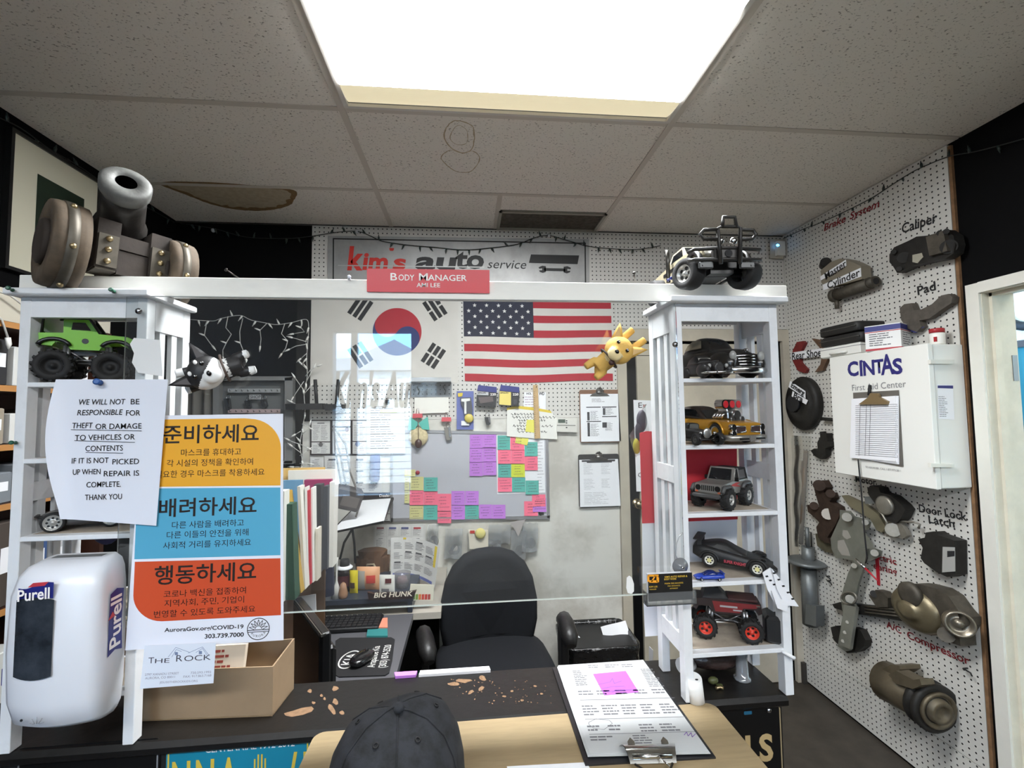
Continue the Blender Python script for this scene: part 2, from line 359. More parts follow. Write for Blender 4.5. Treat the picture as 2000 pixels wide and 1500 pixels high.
# doorway on the right with its casing, jamb and stop, garage beyond
d1 = struct('door_1', B().box((XR - .006, 1.611, WZ / 2 + .02), (.02, .046, WZ + .04)).box((XR - .006, .717, WZ / 2 + .02), (.02, .046, WZ + .04)).box((XR - .006, 1.164, WZ + .021), (.02, .848, .042)), M('casing_white', (222, 220, 210), .45, noise=(6, .07)))
jm = M('jamb_white', (214, 208, 190), .5, noise=(9, .12))
obj('jamb', B().box((XR + .065, 1.592, WZ / 2), (.14, .012, WZ)).box((XR + .065, .736, WZ / 2), (.14, .012, WZ)).box((XR + .065, 1.164, WZ + .004), (.14, .85, .012)), jm, d1)
obj('door_stop', B().box((XR + .04, 1.582, WZ / 2), (.028, .014, WZ)).box((XR + .04, 1.164, WZ - .008), (.028, .84, .014)), jm, d1)
obj('strike_plate', B().box((XR + .118, 1.5855, 1.78), (.022, .003, .1)), M('steel', (150, 150, 150), .3, 1), d1)
struct('wall_garage', B().box((4.3, 1.2, 1.6), (.1, 6, 3.4)).box((3.2, 4.0, 1.6), (2.2, .1, 3.4)).box((3.2, -1.5, 1.6), (2.2, .1, 3.4)).box((3.2, 1.2, 3.25), (2.3, 5.6, .1)), M('garage_wall', (236, 232, 214), .7))
struct('floor_garage', B().box((3.25, 1.2, -.05), (2.2, 5.6, .1)), M('garage_floor', (120, 116, 108), .7))
gl = bpy.data.lights.new('garage_lamp', 'AREA'); gl.energy = 26; gl.size = 1.2; gl.color = (1, .97, .88); go = bpy.data.objects.new('garage_lamp', gl); COL.objects.link(go); go.location = (3.3, 1.4, 3.15)
# back door beside the pegboard
d2 = struct('door_2', B().box((1.435, YB - .012, 1.02), (.86, .02, 2.02)), M('door_beige', (186, 178, 160), .5, noise=(4, .16, .55)))
tm_ = M('door_trim', (190, 182, 165), .5, noise=(7, .14))
obj('casing', B().box((.912, YB - .014, 1.06), (.056, .026, 2.12)).box((1.965, YB - .014, 1.06), (.05, .026, 2.12)).box((1.44, YB - .014, 2.085), (1.0, .026, .072)), tm_, d2)
obj('door_line', B().box((1.435, YB - .0215, 1.96), (.86, .002, .004)), M('dark_gap', (28, 26, 24), .9), d2)
obj('door_gap', B().box((.944, YB - .013, 1.03), (.006, .022, 2.04)), M('dark_gap', (28, 26, 24), .9), d2)
obj('door_gap', B().box((1.868, YB - .013, 1.03), (.006, .022, 2.04)), M('dark_gap', (28, 26, 24), .9), d2)
k = U(1247, 985, Y=YB - .05)
obj('knob', B().lathe([(.008, 0), (.008, .02), (.02, .028), (.027, .04), (.025, .052), (.012, .06), (.001, .061)], 18, T(k.x, YB - .022, k.z) @ RX(pi / 2)).lathe([(.03, 0), (.03, .005), (.0, .006)], 18, T(k.x, YB - .022, k.z) @ RX(pi / 2)), M('brass', (176, 160, 128), .25, 1), d2)
struct('baseboard_right', B().box((XR - .02, 2.66, .06), (.03, .04, .12)), M('base_dark', (50, 46, 42), .7))

# storefront wall behind the customer, its window mirrored in the clear counter screen
W0, W1 = U(650, 655, Y=4.5), U(803, 648, Y=4.5); wx0, wx1, wz1, wz0 = W0.x, W1.x, W1.z, .82
struct('wall_front', B().box(((XL + wx0) / 2 - .05, YF - .06, ZC / 2), (wx0 - XL + .1, .12, ZC + .1)).box(((wx1 + XR) / 2 + .05, YF - .06, ZC / 2), (XR - wx1 + .1, .12, ZC + .1))
       .box(((wx0 + wx1) / 2, YF - .06, (wz1 + ZC) / 2 + .03), (wx1 - wx0, .12, ZC - wz1 + .06)).box(((wx0 + wx1) / 2, YF - .06, wz0 / 2), (wx1 - wx0, .12, wz0)), M('front_wall', (120, 116, 110), .7))
w1 = struct('window_1', B().box((wx0 + .19, YF - .06, (wz0 + wz1) / 2), (.06, .05, wz1 - wz0)).box(((wx0 + wx1) / 2, YF - .06, wz0 + .015), (wx1 - wx0, .08, .03)), M('mullion', (140, 138, 134), .4, .6))
obj('pane', B().box(((wx0 + wx1) / 2, YF - .03, (wz0 + wz1) / 2), (wx1 - wx0, .006, wz1 - wz0)), CLEAR('pane_glass', f=.6), w1)
text('lettering', "Kim's Auto", .46, T((wx0 + wx1) / 2 + .06, YF - .036, U(720, 765, Y=4.5).z) @ RX(pi / 2), M('window_letters', (70, 68, 64), .8), w1, bold=.045, shear=.25, width=.9)
gr = struct('ground_outside', B().box((0, -14, -.15), (40, 22, .1)), M('asphalt', (74, 72, 70), .9, noise=(20, .2)))
h = thing('house', 'pale sided house across the street, mirrored in the clear screen', 'building', T(-2.2, -9.5, -.1))
hb = M('siding', (226, 214, 196), .7)
obj('wall', B().box((0, -2, 1.4), (7, 3.8, 2.8)), M('house_wall', (200, 190, 176), .8), h)
for k in range(16): obj('siding_board', B().box((0, -.08, .1 + k * .17), (7, .03, .15)), hb, h)
obj('roof', B().prism([(-3.9, 2.75), (3.9, 2.75), (3.4, 2.95), (1.2, 3.05), (.4, 3.5), (-.6, 3.05), (-3.4, 2.95)], 4.2, T(0, .1, 0) @ RX(pi / 2)), M('roof_shingle', (172, 164, 156), .9), h)
# things seen through the garage doorway
g = thing('wall_wheel', 'dark wheel-like ring hanging on the cream garage wall beyond the doorway', 'wheel', frame(U(2010, 585, X=4.2), (0, -1, 0), (0, 0, 1)))  # steering-wheel-like ring on the garage wall
obj('ring', B().tube([(cos(a) * .2, sin(a) * .2, 0) for a in [2 * pi * k / 28 for k in range(28)]], .035, 8, close=True), M('rubber', (26, 26, 27), .7), g)
g = thing('wall_shelf', 'narrow dark shelf above teal clothing beyond the doorway', 'shelf', T(0, 0, 0)); q = U(1990, 686, X=4.1)
obj('board', B().box((4.15, q.y - .2, q.z + .05), (.2, 1.1, .05)), M('dark_wood', (46, 34, 26), .6), g)
g = U(1996, 760, X=4.1); b = B()
b.grid(lambda u, v_: V((4.06 + .05 * sin(u * 26) * (.3 + v_), g.y + .18 - u * .75, g.z + .35 - v_ * 1.1)), 40, 6); b.grid(lambda u, v_: V((4.1 + .05 * sin(u * 26) * (.3 + v_), g.y - .57 + u * .75, g.z + .35 - v_ * 1.1)), 40, 6)
tag(obj('hanging_jacket', b, M('teal_cloth', (24, 92, 96), .8), None), 'teal jacket hanging in the garage beyond the doorway', 'jacket')
# ================================================================ placing helpers
def inv_root(parent):
    q = parent
    while q is not None and q.parent is not None: q = q.parent
    return q.matrix_world.inverted() if q is not None else I4
def wobj(name, b, mat, parent=None, label=None, kind=None):
    """like obj(), for shapes drawn in room coordinates"""
    m = inv_root(parent); b.v = [m @ q for q in b.v]; return obj(name, b, mat, parent, label, kind)
def wtext(name, s, size, M, mat, parent, **k): return text(name, s, size, inv_root(parent) @ M, mat, parent, **k)
def single(name, b, mat, label, cat, group=None, kind=None):
    """a thing that is one mesh, its origin moved to its own middle"""
    lo = [min(q[i] for q in b.v) for i in range(3)]; hi = [max(q[i] for q in b.v) for i in range(3)]
    c = V(((lo[0] + hi[0]) / 2, (lo[1] + hi[1]) / 2, lo[2])); b.v = [V(q) - c for q in b.v]
    o = obj(name, b, mat, None, None, kind); o.location = c; o.matrix_world = MX.Translation(c); return tag(o, label, cat, group)
class PL:
    """a flat surface of the room: origin, facing direction n, its own x axis; reads photograph pixels as points on it"""
    def __init__(s, o, n, x=(1, 0, 0)):
        s.n = V(n).normalized(); s.o = V(o); s.M = frame(o, x, None, s.n); s.I = s.M.inverted()
    def p(s, px, py, h=0):
        d = _K.transposed() @ V(((px - 1000) / F, (py - 750) / F, 1)); e = V((0, 0, EYE))
        return e + d * ((s.o + s.n * h - e).dot(s.n) / d.dot(s.n))
    def uv(s, px, py): q = s.I @ s.p(px, py); return (q.x, q.y)
    def uvs(s, pts): return [s.uv(*q) for q in pts]
    def m(s, px, py, z=0, ax=None):
        """frame at a pixel; ax = second pixel giving the direction of local x"""
        o = s.p(px, py) + s.n * z
        return frame(o, (s.p(*ax) - s.p(px, py)) if ax else s.M.col[0].to_3d(), None, s.n)
    def panel(s, b, pts, th, z0=0): return b.prism(s.uvs(pts), th, s.M, z0)
    def flat(s, b, pts, z=.0005):
        q = s.uvs(pts); a = sum(q[i][0] * q[(i + 1) % len(q)][1] - q[(i + 1) % len(q)][0] * q[i][1] for i in range(len(q)))
        return b.poly(q if a > 0 else q[::-1], s.M, z)
    def text(s, txt, cx, cy, w, h, mat, parent, z=.0008, bold=.0, ax=None, shear=0, name='lettering', align='CENTER', label=None, space=1):
        """lettering centred on a pixel, w pixels long, capitals h pixels high"""
        a = (s.p(cx + w / 2, cy) - s.p(cx - w / 2, cy)).length if not ax else None
        m = s.m(cx, cy, z, ax)
        k = (s.p(cx, cy - h / 2) - s.p(cx, cy + h / 2)).length
        if ax: a = (s.p(*ax) - s.p(cx, cy)).length * 2
        return wtext(name, txt, k / .727, m, mat, parent, bold=bold, shear=shear, width=a, z=0, space=space)
def YP(y): return PL((0, y, 0), (0, -1, 0))
def ZP(z): return PL((0, 0, z), (0, 0, 1))
def XPR(x): return PL((x, 0, 0), (-1, 0, 0), (0, -1, 0))    # faces left, as the right wall does
def bake(o, *mods):
    for t, kw in mods:
        m = o.modifiers.new(t.lower(), t)
        for a, b in kw.items(): setattr(m, a, b)
    bpy.context.view_layer.update(); dg = bpy.context.evaluated_depsgraph_get()
    me = bpy.data.meshes.new_from_object(o.evaluated_get(dg)); o.modifiers.clear(); old = o.data; me.materials.clear()
    for q in old.materials: me.materials.append(q)
    o.data = me; me.name = o.name; return me
def blob(name, b, voxel, mats, region=None, parent=None, smooth=4):
    """shapes run together into one continuous skin; region(point, normal) picks the material"""
    o = obj(name, b, mats[0], parent)
    for q in mats[1:]: o.data.materials.append(q)
    me = bake(o, ('REMESH', dict(mode='VOXEL', voxel_size=voxel)), ('SMOOTH', dict(factor=.5, iterations=smooth)))
    for f in me.polygons:
        f.use_smooth = True
        if region: f.material_index = region(f.center, f.normal)
    return o
ink = M('black_ink', (24, 24, 26), .7); paper_m = M('white_paper', (232, 233, 236), .7, bump=(30, .05)); grey_ink = M('grey_ink', (110, 110, 114), .8)

# ================================================================ counter
cb = M('counter_black', (20, 18, 17), .38, noise=(70, .5, .66), rgb2=(13, 12, 11), bump=(45, .25))
ct = thing('counter', 'narrow black painted service counter with worn chipped top', 'counter', T(-.45, 1.05, 0))
b = B(); b.prism([(.962, 1.0), (.958, 1.004), (.958, 1.014), (.966, 1.022), (1.128, 1.022), (1.128, 1.0)], 2.055, T(-1.38, 0, 0) @ MX(((0, 0, 1, 0), (1, 0, 0, 0), (0, 1, 0, 0), (0, 0, 0, 1))))
wobj('countertop', b, cb, ct)
wobj('front_panel', B().box((-.365, .99, .4995), (2.02, .03, .998)), M('front_black', (20, 20, 21), .6), ct)
wobj('side_panel', B().box((.634, 1.062, .4995), (.03, .11, .998)), M('front_black', (20, 20, 21), .6), ct)
CT = ZP(1.0222); b = B(); rr = random.Random(5)
def chip(px, py, rx, ry, a=0):
    pts = []
    for k in range(9):
        t = 2 * pi * k / 9; q = rr.uniform(.7, 1.2); x, y = rx * q * cos(t), ry * q * sin(t); pts.append((px + x * cos(a) - y * sin(a), py + x * sin(a) + y * cos(a)))
    CT.flat(b, pts, .0002)
for q in [(585, 1390, 28, 7, -.2), (648, 1385, 12, 6, .9), (655, 1370, 6, 7), (655, 1345, 6, 5), (628, 1358, 3, 3), (605, 1350, 5, 4), (634, 1365, 3, 3), (612, 1373, 4, 3), (885, 1336, 11, 4), (905, 1330, 16, 4), (942, 1325, 9, 5, .4), (940, 1345, 7, 4, -.9), (920, 1352, 7, 3, -.5), (310, 1405, 7, 2), (365, 1402, 5, 2), (430, 1400, 5, 2), (668, 1392, 5, 4), (985, 1360, 4, 2), (1000, 1350, 3, 2), (1020, 1368, 3, 2), (1045, 1340, 3, 2), (1058, 1355, 3, 2)]: chip(*q)
for k in range(60): chip(rr.uniform(880, 1085), rr.uniform(1325, 1375), rr.uniform(.6, 2), rr.uniform(.5, 1.2), rr.uniform(-1, 1))
wobj('worn_patches', b, M('bare_wood', (134, 104, 76), .8, noise=(90, .3)), ct, kind='stuff')

# ================================================================ the two white slatted shelf towers
wh = M('tower_white', (226, 228, 230), .4, noise=(16, .08, .5), bump=(80, .15)); wedge = M('tower_top', (178, 166, 150), .7, noise=(25, .25))
SH = (1.705, 1.559, 1.413, 1.267, 1.121)
def tower(x0, x1, label):
    t = thing('shelf_tower', label, 'shelf', T((x0 + x1) / 2, 1.03, 1.022)); y0, y1 = .96, 1.1; pw = .019
    wobj('top_cap', B().box(((x0 + x1) / 2, 1.02, 1.8775), (x1 - x0 + .026, .164, .013), None, .002), wh, t)
    for x in (x0 + pw / 2, x1 - pw / 2):
        for y, d in ((y0 + .012, .024), (y1 - .012, .024)): wobj('post', B().box((x, y, (1.0225 + 1.871) / 2), (pw, d, .8485), None, .0015), wh, t)
        xx = x0 + .007 if x < (x0 + x1) / 2 else x1 - .007
        for za, zb in ((1.81, 1.8705), (1.475, 1.512), (1.115, 1.155)): wobj('side_rail', B().box((xx, (y0 + y1) / 2, (za + zb) / 2), (.013, y1 - y0 - .05, zb - za)), wh, t)
        for k in (1, 2):
            for za, zb in ((1.512, 1.81), (1.155, 1.475)): wobj('slat', B().box((xx, y0 + .024 + (y1 - y0 - .048) * k / 3 + (.004 if k == 2 else -.004), (za + zb) / 2), (.009, .017, zb - za)), wh, t)
    wobj('front_rail', B().box(((x0 + x1) / 2, y0 + .008, 1.851), (x1 - x0 - 2 * pw, .014, .039)), wh, t)
    wobj('back_rail', B().box(((x0 + x1) / 2, y1 - .008, 1.86), (x1 - x0 - 2 * pw, .014, .021)), wh, t)
    for z in SH:
        s = wobj('shelf', B().box(((x0 + x1) / 2, 1.03, z - .0045), (x1 - x0 - .002 - 2 * (.0135), .138, .009), None, .001), wh, t)
        wobj('worn_top', B().box(((x0 + x1) / 2, 1.035, z + .0001), (x1 - x0 - 2 * pw - .01, .11, .0004)), wedge, s)
    return t
LX0, LX1, RX0, RX1 = -.862, -.632, .448, .690
tower(LX0, LX1, 'white slatted shelf tower on the counter holding the green toy truck'); tower(RX0, RX1, 'white slatted shelf tower full of toy cars beside the pegboard wall')
beam = single('cross_rail', B().box((-.078, 1.011, 1.9055), (1.65, .02, .041), None, .001), M('beam_white', (236, 234, 226), .5, noise=(9, .1, .5), stretch=(.3, 1, 1)), 'long white wooden cross rail bridging the two shelf towers', 'rail')
# clear screen
acr = CLEAR('acrylic', (.97, .98, .975), .016, .012, 1.6)
sc = thing('clear_screen', 'clear acrylic counter screen hung between the shelf towers', 'screen', T(-.1, .95, 1.254))
wobj('sheet', B().box((-.1075, .9515, 1.563), (1.115, .003, .618)), acr, sc)
lit = M('acrylic_edge_lit', (214, 222, 214), .25)  # caught light painted into the edge colours, pale below and dim above
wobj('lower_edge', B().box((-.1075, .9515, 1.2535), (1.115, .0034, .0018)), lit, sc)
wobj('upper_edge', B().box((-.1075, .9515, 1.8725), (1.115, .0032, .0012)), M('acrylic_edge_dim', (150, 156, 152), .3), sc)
YS = YP(.9497)
wobj('tape', B().prism(YS.uvs([(1224, 1128), (1229, 1124), (1234, 1128), (1238, 1140), (1238, 1155), (1233, 1160), (1226, 1158), (1223, 1148)]), .0005, YS.M), M('tape', (232, 232, 230), .3), sc)
sm = M('screw_steel', (170, 170, 172), .25, 1)
for x, y in ((272, 608), (1318, 673)):
    q = YS.p(x, y); wobj('mounting_screw', B().lathe([(.006, 0), (.006, .003), (.0045, .0055), (.001, .0065)], 12, T(*q) @ RX(pi / 2)), sm, sc)
wobj('tape', B().prism(YS.uvs([(262, 660), (312, 664), (318, 735), (270, 728), (258, 708), (262, 690), (254, 672)]), .0005, YS.M), M('tape', (232, 232, 230), .3), sc)
# ================================================================ front of the counter: papers, plates, box, cap, clipboard
def pin(px, py, y, label, rgb, nm, r=.004):
    q = YP(y).p(px, py); m = frame(q, (1, 0, 0), None, (.25, -1, .1))
    t = thing('push_pin', label, 'pin', m)
    obj('head', B().lathe([(r * .9, .004), (r * .55, .006), (r * .5, .012), (r, .0145), (r, .0165), (r * .6, .018)], 12), M(nm, rgb, .35), t)
    obj('needle', B().cyl((0, 0, -.002), (0, 0, .005), .0006, n=6), sm, t)
def nail(px, py, y, label):
    q = YP(y).p(px, py); m = frame(q, (1, 0, 0), None, (-.45, -1, .35)); t = thing('nail', label, 'nail', m); k = M('dark_steel', (70, 66, 62), .4, .9)
    obj('shank', B().cyl((0, 0, -.004), (0, 0, .026), .0013, n=8), k, t); obj('head', B().lathe([(.0036, .026), (.0038, .0275), (.001, .0285)], 10), k, t)
pin(27, 568, .937, 'green push pin at the left end of the left tower cap', (28, 84, 62), 'pin_green'); pin(224, 571, .937, 'green push pin on the left tower cap, under the cannon', (28, 84, 62), 'pin_green')
pin(33, 865, .959, 'green push pin low on the outer left tower post', (28, 84, 62), 'pin_green'); pin(1303, 548, 1.0, 'blue push pin on the cross rail left of the toy truck', (40, 48, 120), 'pin_blue')
pin(682, 546, 1.0, 'clear push pin on the cross rail beside the red name sign', (214, 216, 224), 'pin_clear'); pin(197, 748, .934, 'blue push pin holding the liability notice', (44, 86, 150), 'pin_blue2', .006)
nail(463, 541, 1.001, 'bent nail in the cross rail near the cannon'); nail(1240, 546, 1.001, 'bent nail in the cross rail left of the blue pin')
# red name sign on the rail
P = YP(.9985); t = thing('name_sign', 'red name sign with white lettering fixed to the cross rail', 'sign', P.m(836, 572)); red = M('sign_red', (206, 30, 46), .35)
wobj('plate', P.panel(B(), [(717, 525), (956, 528), (956, 573), (717, 570)], .0025), red, t)
wl = M('white_letters', (246, 240, 236), .5)
P2 = YP(.996); P2.text('B', 768.5, 541.5, 13, 15, wl, t, bold=.012); P2.text('ODY', 793.5, 543, 31, 12, wl, t, bold=.012); P2.text('M', 827, 542, 17, 15, wl, t, bold=.012); P2.text('ANAGER', 874, 543.5, 76, 12, wl, t, bold=.012); P2.text('AMI LEE', 837, 557.5, 46, 8.5, wl, t, bold=.01)

# liability notice
P = YP(.934); t = thing('notice', 'white liability notice pinned over the left shelf tower', 'notice', P.m(215, 1020))
b = B()
def nf(z):
    def f(u, v):
        xl = 109 - 12 * sin(pi * min(1, v * 1.1)) + 9 * v ** 2 + 3 * v; xr = 328 - 23 * v
        q = P.p(xl + (xr - xl) * u, 741 + (272 + 14 * u) * v); return q + V((0, -.011 * max(0, 1 - u * 9) ** 2 * sin(pi * v) - z - .004 * v * max(0, 1 - u * 9), 0))
    return f
b.grid(nf(0), 16, 14); b.grid(lambda u, v: nf(-.0005)(1 - u, v), 16, 14)
wobj('paper', b, M('notice_paper', (226, 229, 238), .7), t)
P = YP(.9338)
for s, cx, cy, w_, sh in (('WE WILL NOT', 199, 785.5, 91, .15), ('BE', 264, 785, 17, 0), ('RESPONSIBLE', 195, 806, 89, .15), ('FOR', 260, 807, 28, 0), ('THEFT', 161, 831.5, 40, .1), ('OR DAMAGE', 232, 833, 90, 0), ('TO VEHICLES OR', 205.5, 854.5, 117, 0), ('CONTENTS', 204, 876, 73, 0), ('IF IT IS NOT', 176.5, 900, 72, 0), ('PICKED', 246, 902, 52, 0), ('UP WHEN', 170, 922, 54, 0), ('REPAIR IS', 237.5, 925, 69, 0), ('COMPLETE.', 203, 946.5, 67, 0), ('THANK YOU', 203, 971, 72, 0)):
    P.text(s, cx, cy, w_, 11, ink, t, shear=sh, bold=.006)
for x0, x1, y0, y1 in ((139, 277, 838.5, 841), (146, 264, 860, 863.5), (168, 241, 883, 884.5)): wobj('underline', P.flat(B(), [(x0, y0), (x1, y1), (x1, y1 + 1), (x0, y0 + 1)], .0008), ink, t)

# three-colour health poster
o0 = YP(.9475).p(553, 808); P = PL(o0, V((.02, -1, .012)), (1, 0, 0)); t = thing('poster', 'tall yellow, blue and orange Korean health poster on the clear screen', 'poster', P.m(400, 1262))
wobj('paper', P.panel(B(), [(279, 812), (553, 808), (554, 1250), (245, 1270)], .0006), M('poster_paper', (232, 234, 242), .55), t)
def round_corner(c, r, a0, a1, n=10): return [(c[0] + r[0] * cos(a0 + (a1 - a0) * k / n), c[1] - r[1] * sin(a0 + (a1 - a0) * k / n)) for k in range(n + 1)]
pk = M('poster_black', (30, 18, 12), .6)
wobj('yellow_field', P.flat(B(), [(278, 820), (478, 817)] + round_corner((489, 876), (60, 58), pi / 2, 0) + [(548, 948), (269, 951)], .0009), M('poster_yellow', (236, 170, 38), .5), t)
wobj('blue_field', P.flat(B(), [(269, 954), (548, 952), (548, 1084), (263, 1092)], .0009), M('poster_blue', (84, 168, 200), .5), t)
wobj('orange_field', P.flat(B(), [(264, 1097), (548, 1090), (549, 1201), (318, 1213)] + round_corner((315, 1163), (54, 50), 3 * pi / 2, pi), .0009), M('poster_orange', (206, 76, 32), .5), t)
for s, cx, cy, w_, h_, bo in (('준비하세요', 414, 850, 186, 28, .014), ('배려하세요', 407, 992, 190, 28, .014), ('행동하세요', 403, 1122, 198, 29, .014), ('마스크를 휴대하고', 413, 884, 117, 11, 0), ('각 시설의 정책을 확인하여', 412, 904, 168, 11, 0), ('필요한 경우 마스크를 착용하세요', 412, 925, 212, 11, 0),
                       ('다른 사람을 배려하고', 407, 1024, 140, 11, 0), ('다른 이들의 안전을 위해', 407, 1043, 159, 11, 0), ('사회적 거리를 유지하세요', 406, 1063, 171, 11, 0), ('코로나 백신을 접종하여', 402, 1157, 160, 11, 0), ('지역사회, 주민, 기업이', 401, 1175, 155, 11, 0), ('번영할 수 있도록 도와주세요', 401, 1195, 197, 11, 0)):
    P.text(s, cx, cy, w_, h_, pk, t, z=.0013, bold=bo)
P.text('AuroraGov.org/COVID-19', 400, 1227, 153, 8, ink, t, z=.001, bold=.02, ax=(476.5, 1223.5)); P.text('303.739.7000', 438.5, 1241, 76, 8.5, ink, t, z=.001, bold=.025, ax=(476.5, 1239))
e = B(); m = P.m(505, 1228, .0009); r = .0205
def annulus(b, r0, r1, m, a0=0, a1=2 * pi, n=32): 
    b.add([(rr_ * cos(a0 + (a1 - a0) * k / n), rr_ * sin(a0 + (a1 - a0) * k / n), 0) for rr_ in (r0, r1) for k in range(n + 1)], [(k, n + 1 + k, n + 2 + k, k + 1)[::-1] for k in range(n)], m)
annulus(e, r * .93, r, m)
e.rect(-r * .93, -r * .12, r * .93, -r * .05, m); e.rect(-r * .9, -r * .28, r * .9, -r * .22, m)
annulus(e, r * .26, r * .32, m, 0, pi, 12)
for k in range(7):
    a = pi * (k + .5) / 7; d = V((cos(a), sin(a), 0)); q = V((-sin(a), cos(a), 0)); 
    pts = [d * (r * .34) + q * r * .14, d * r * .84, d * (r * .34) - q * r * .14]
    for i, j in ((0, 1), (1, 2)): n_ = (pts[j] - pts[i]).cross(V((0, 0, 1))).normalized() * .0005; e.add([pts[i] - n_, pts[j] - n_, pts[j] + n_, pts[i] + n_], [(0, 1, 2, 3)], m)
wobj('city_emblem', e, ink, t)
for k, ch in enumerate('AURORA'):
    a = pi * (1.19 + .62 * k / 5); wtext('emblem_letter', ch, .0062, m @ T(r * .66 * cos(a), r * .66 * sin(a), .0002) @ RZ(a + pi / 2), ink, t, z=0)

# small church card
P = PL(YP(.929).p(283, 1258), (.02, -1, .04)); t = thing('business_card', 'small white card taped under the health poster, over the cardboard box', 'card', P.m(350, 1340))
wobj('card', P.panel(B(), [(283, 1261), (422, 1255), (417, 1334), (274, 1345)], .0007), M('card_white', (222, 228, 238), .6), t); gi = M('card_ink', (64, 62, 74), .7); gp = M('card_print', (140, 136, 150), .7)
P.text('T', 296, 1290, 11, 12, gi, t, z=.001); P.text('HE', 317, 1290.5, 26, 9, gi, t, z=.001, ax=(331, 1290)); P.text('R', 350, 1286, 12, 13, gi, t, z=.001); P.text('OCK', 386, 1285, 52, 11, gi, t, z=.001, ax=(412, 1283.5))
P.text('2797 XANADU STREET', 317, 1316, 66, 4.5, gp, t, z=.001, ax=(350, 1314.5)); P.text('AURORA, CO 80011', 314, 1323, 58, 4.5, gp, t, z=.001, ax=(343, 1321.5)); P.text('720.593.1992', 393, 1313, 40, 4.5, gp, t, z=.001, ax=(413, 1312)); P.text('FAX: 917.863.7168', 386, 1320, 54, 4.5, gp, t, z=.001, ax=(413, 1318.6)); P.text('JESUSISTHEROCKKIDS.ORG', 350, 1331, 74, 4, gp, t, z=.001, ax=(387, 1329.4))
b = B()
def stroke(b, P, pts, w=.8, z=.001):
    q = [P.p(*c) + P.n * z for c in pts]; k = (P.p(pts[0][0] + 1, pts[0][1]) - P.p(*pts[0])).length * w / 2
    for a, c in zip(q, q[1:]):
        d = (c - a).normalized() * 1; n_ = P.n.cross(d).normalized() * k; b.add([a - n_, c - n_, c + n_, a + n_], [(0, 1, 2, 3)][:1])
stroke(b, P, [(329, 1283), (344, 1264), (372, 1274)]); stroke(b, P, [(336, 1283), (345, 1268), (355, 1272)]); stroke(b, P, [(368, 1275), (396, 1263), (410, 1281)]); stroke(b, P, [(383, 1274), (396, 1266), (405, 1279)])
for x, y in ((345, 1276), (392, 1274)): P.flat(b, [(x - 3, y - 3), (x + 3, y - 3), (x + 3, y + 3), (x - 3, y + 3)], .001)
wobj('roof_emblem', b, M('card_blue', (120, 134, 166), .7), t)

# cardboard box
kb = M('cardboard', (150, 126, 98), .85, noise=(12, .12)); ki = M('cardboard_inner', (186, 160, 122), .85)
f0, f1, g1 = U(275, 1409, Z=1.0225), U(532, 1399, Z=1.0225), U(574, 1345, Z=1.0225); g0 = f0 + (g1 - f1); H = .098
t = thing('cardboard_box', 'open brown cardboard box on the black counter under the card', 'box', T(*((f0 + g1) / 2)))
def wall_(name, a, c, h0, h1, th=.003):
    d = (c - a).normalized(); n_ = V((-d.y, d.x, 0)) * th; z0 = V((0, 0, h0)); z1 = V((0, 0, h1)); b = B()
    b.loft([[a, c, c + n_, a + n_], [a + z0, c + z1, c + n_ + z1, a + n_ + z0]]); return wobj(name, b, kb, t)
wall_('front_wall', f0, f1, H, H); wall_('side_wall', f1, g1, H, H * 1.12); wall_('back_wall', g1, g0, H * 1.12, H); wall_('side_wall', g0, f0, H, H)
wobj('floor_panel', B().loft([[q + V((0, 0, z)) for q in (f0, f1, g1, g0)] for z in (.0003, .003)]), ki, t)
q0 = f0.lerp(f1, .50) + V((0, .028, .006)); m = frame(q0, (1, .0, 0), None, (-.0, -1, .25))
b = B(); b.box((0, .058, 0), (.10, .115, .012), m); pc = single('printed_carton', b, M('carton_cream', (230, 216, 196), .6), 'cream printed carton sticking up inside the cardboard box', 'carton')
b = B(); printed(b, m, -.03, .05, .035, .11, 6, .5, 1, .0065, 3); wobj('print', b, M('print_red', (160, 70, 58), .6), pc)

# hand sanitiser dispenser on the left tower
dx0, dx1, dy0, dy1, dz0, dz1 = -.784, -.638, .868, .945, 1.098, 1.384
t = thing('sanitiser_dispenser', 'white wall sanitiser dispenser with dark refill window', 'dispenser', T((dx0 + dx1) / 2, dy1, dz0)); dw = M('dispenser_white', (226, 228, 233), .28)
W, D, H = dx1 - dx0, dy1 - dy0, dz1 - dz0
def sect(z, inset, dfront, bulge):
    x = W / 2 - inset; f = -D + dfront; pts = []
    for k in range(9): u = -1 + k / 4; pts.append(V((u * (x - .012), f - bulge * (1 - u * u), z)))
    pts += [V((x - .003, f + .006, z)), V((x, f + .02, z)), V((x - .001, -.004, z)), V((x - .006, 0, z)), V((-x + .006, 0, z)), V((-x + .001, -.004, z)), V((-x, f + .02, z)), V((-x + .003, f + .006, z))]
    return pts
secs = [sect(*q) for q in ((0, .016, .052, .006), (.008, .010, .032, .01), (.022, .004, .014, .011), (.06, .001, .004, .011), (H * .5, 0, 0, .011), (H - .05, .002, .002, .011), (H - .022, .005, .010, .011), (H - .008, .01, .022, .01), (H, .02, .042, .006))]
b = B(); b.loft(secs, None, True); obj('shell', b, dw, t)
def yfront(x, z):
    k = 0
    return -D - .011 * (1 - (x / (W / 2 - .012)) ** 2)
b = B(); zc = H * .50 + .030; hw, hh = .031, .062
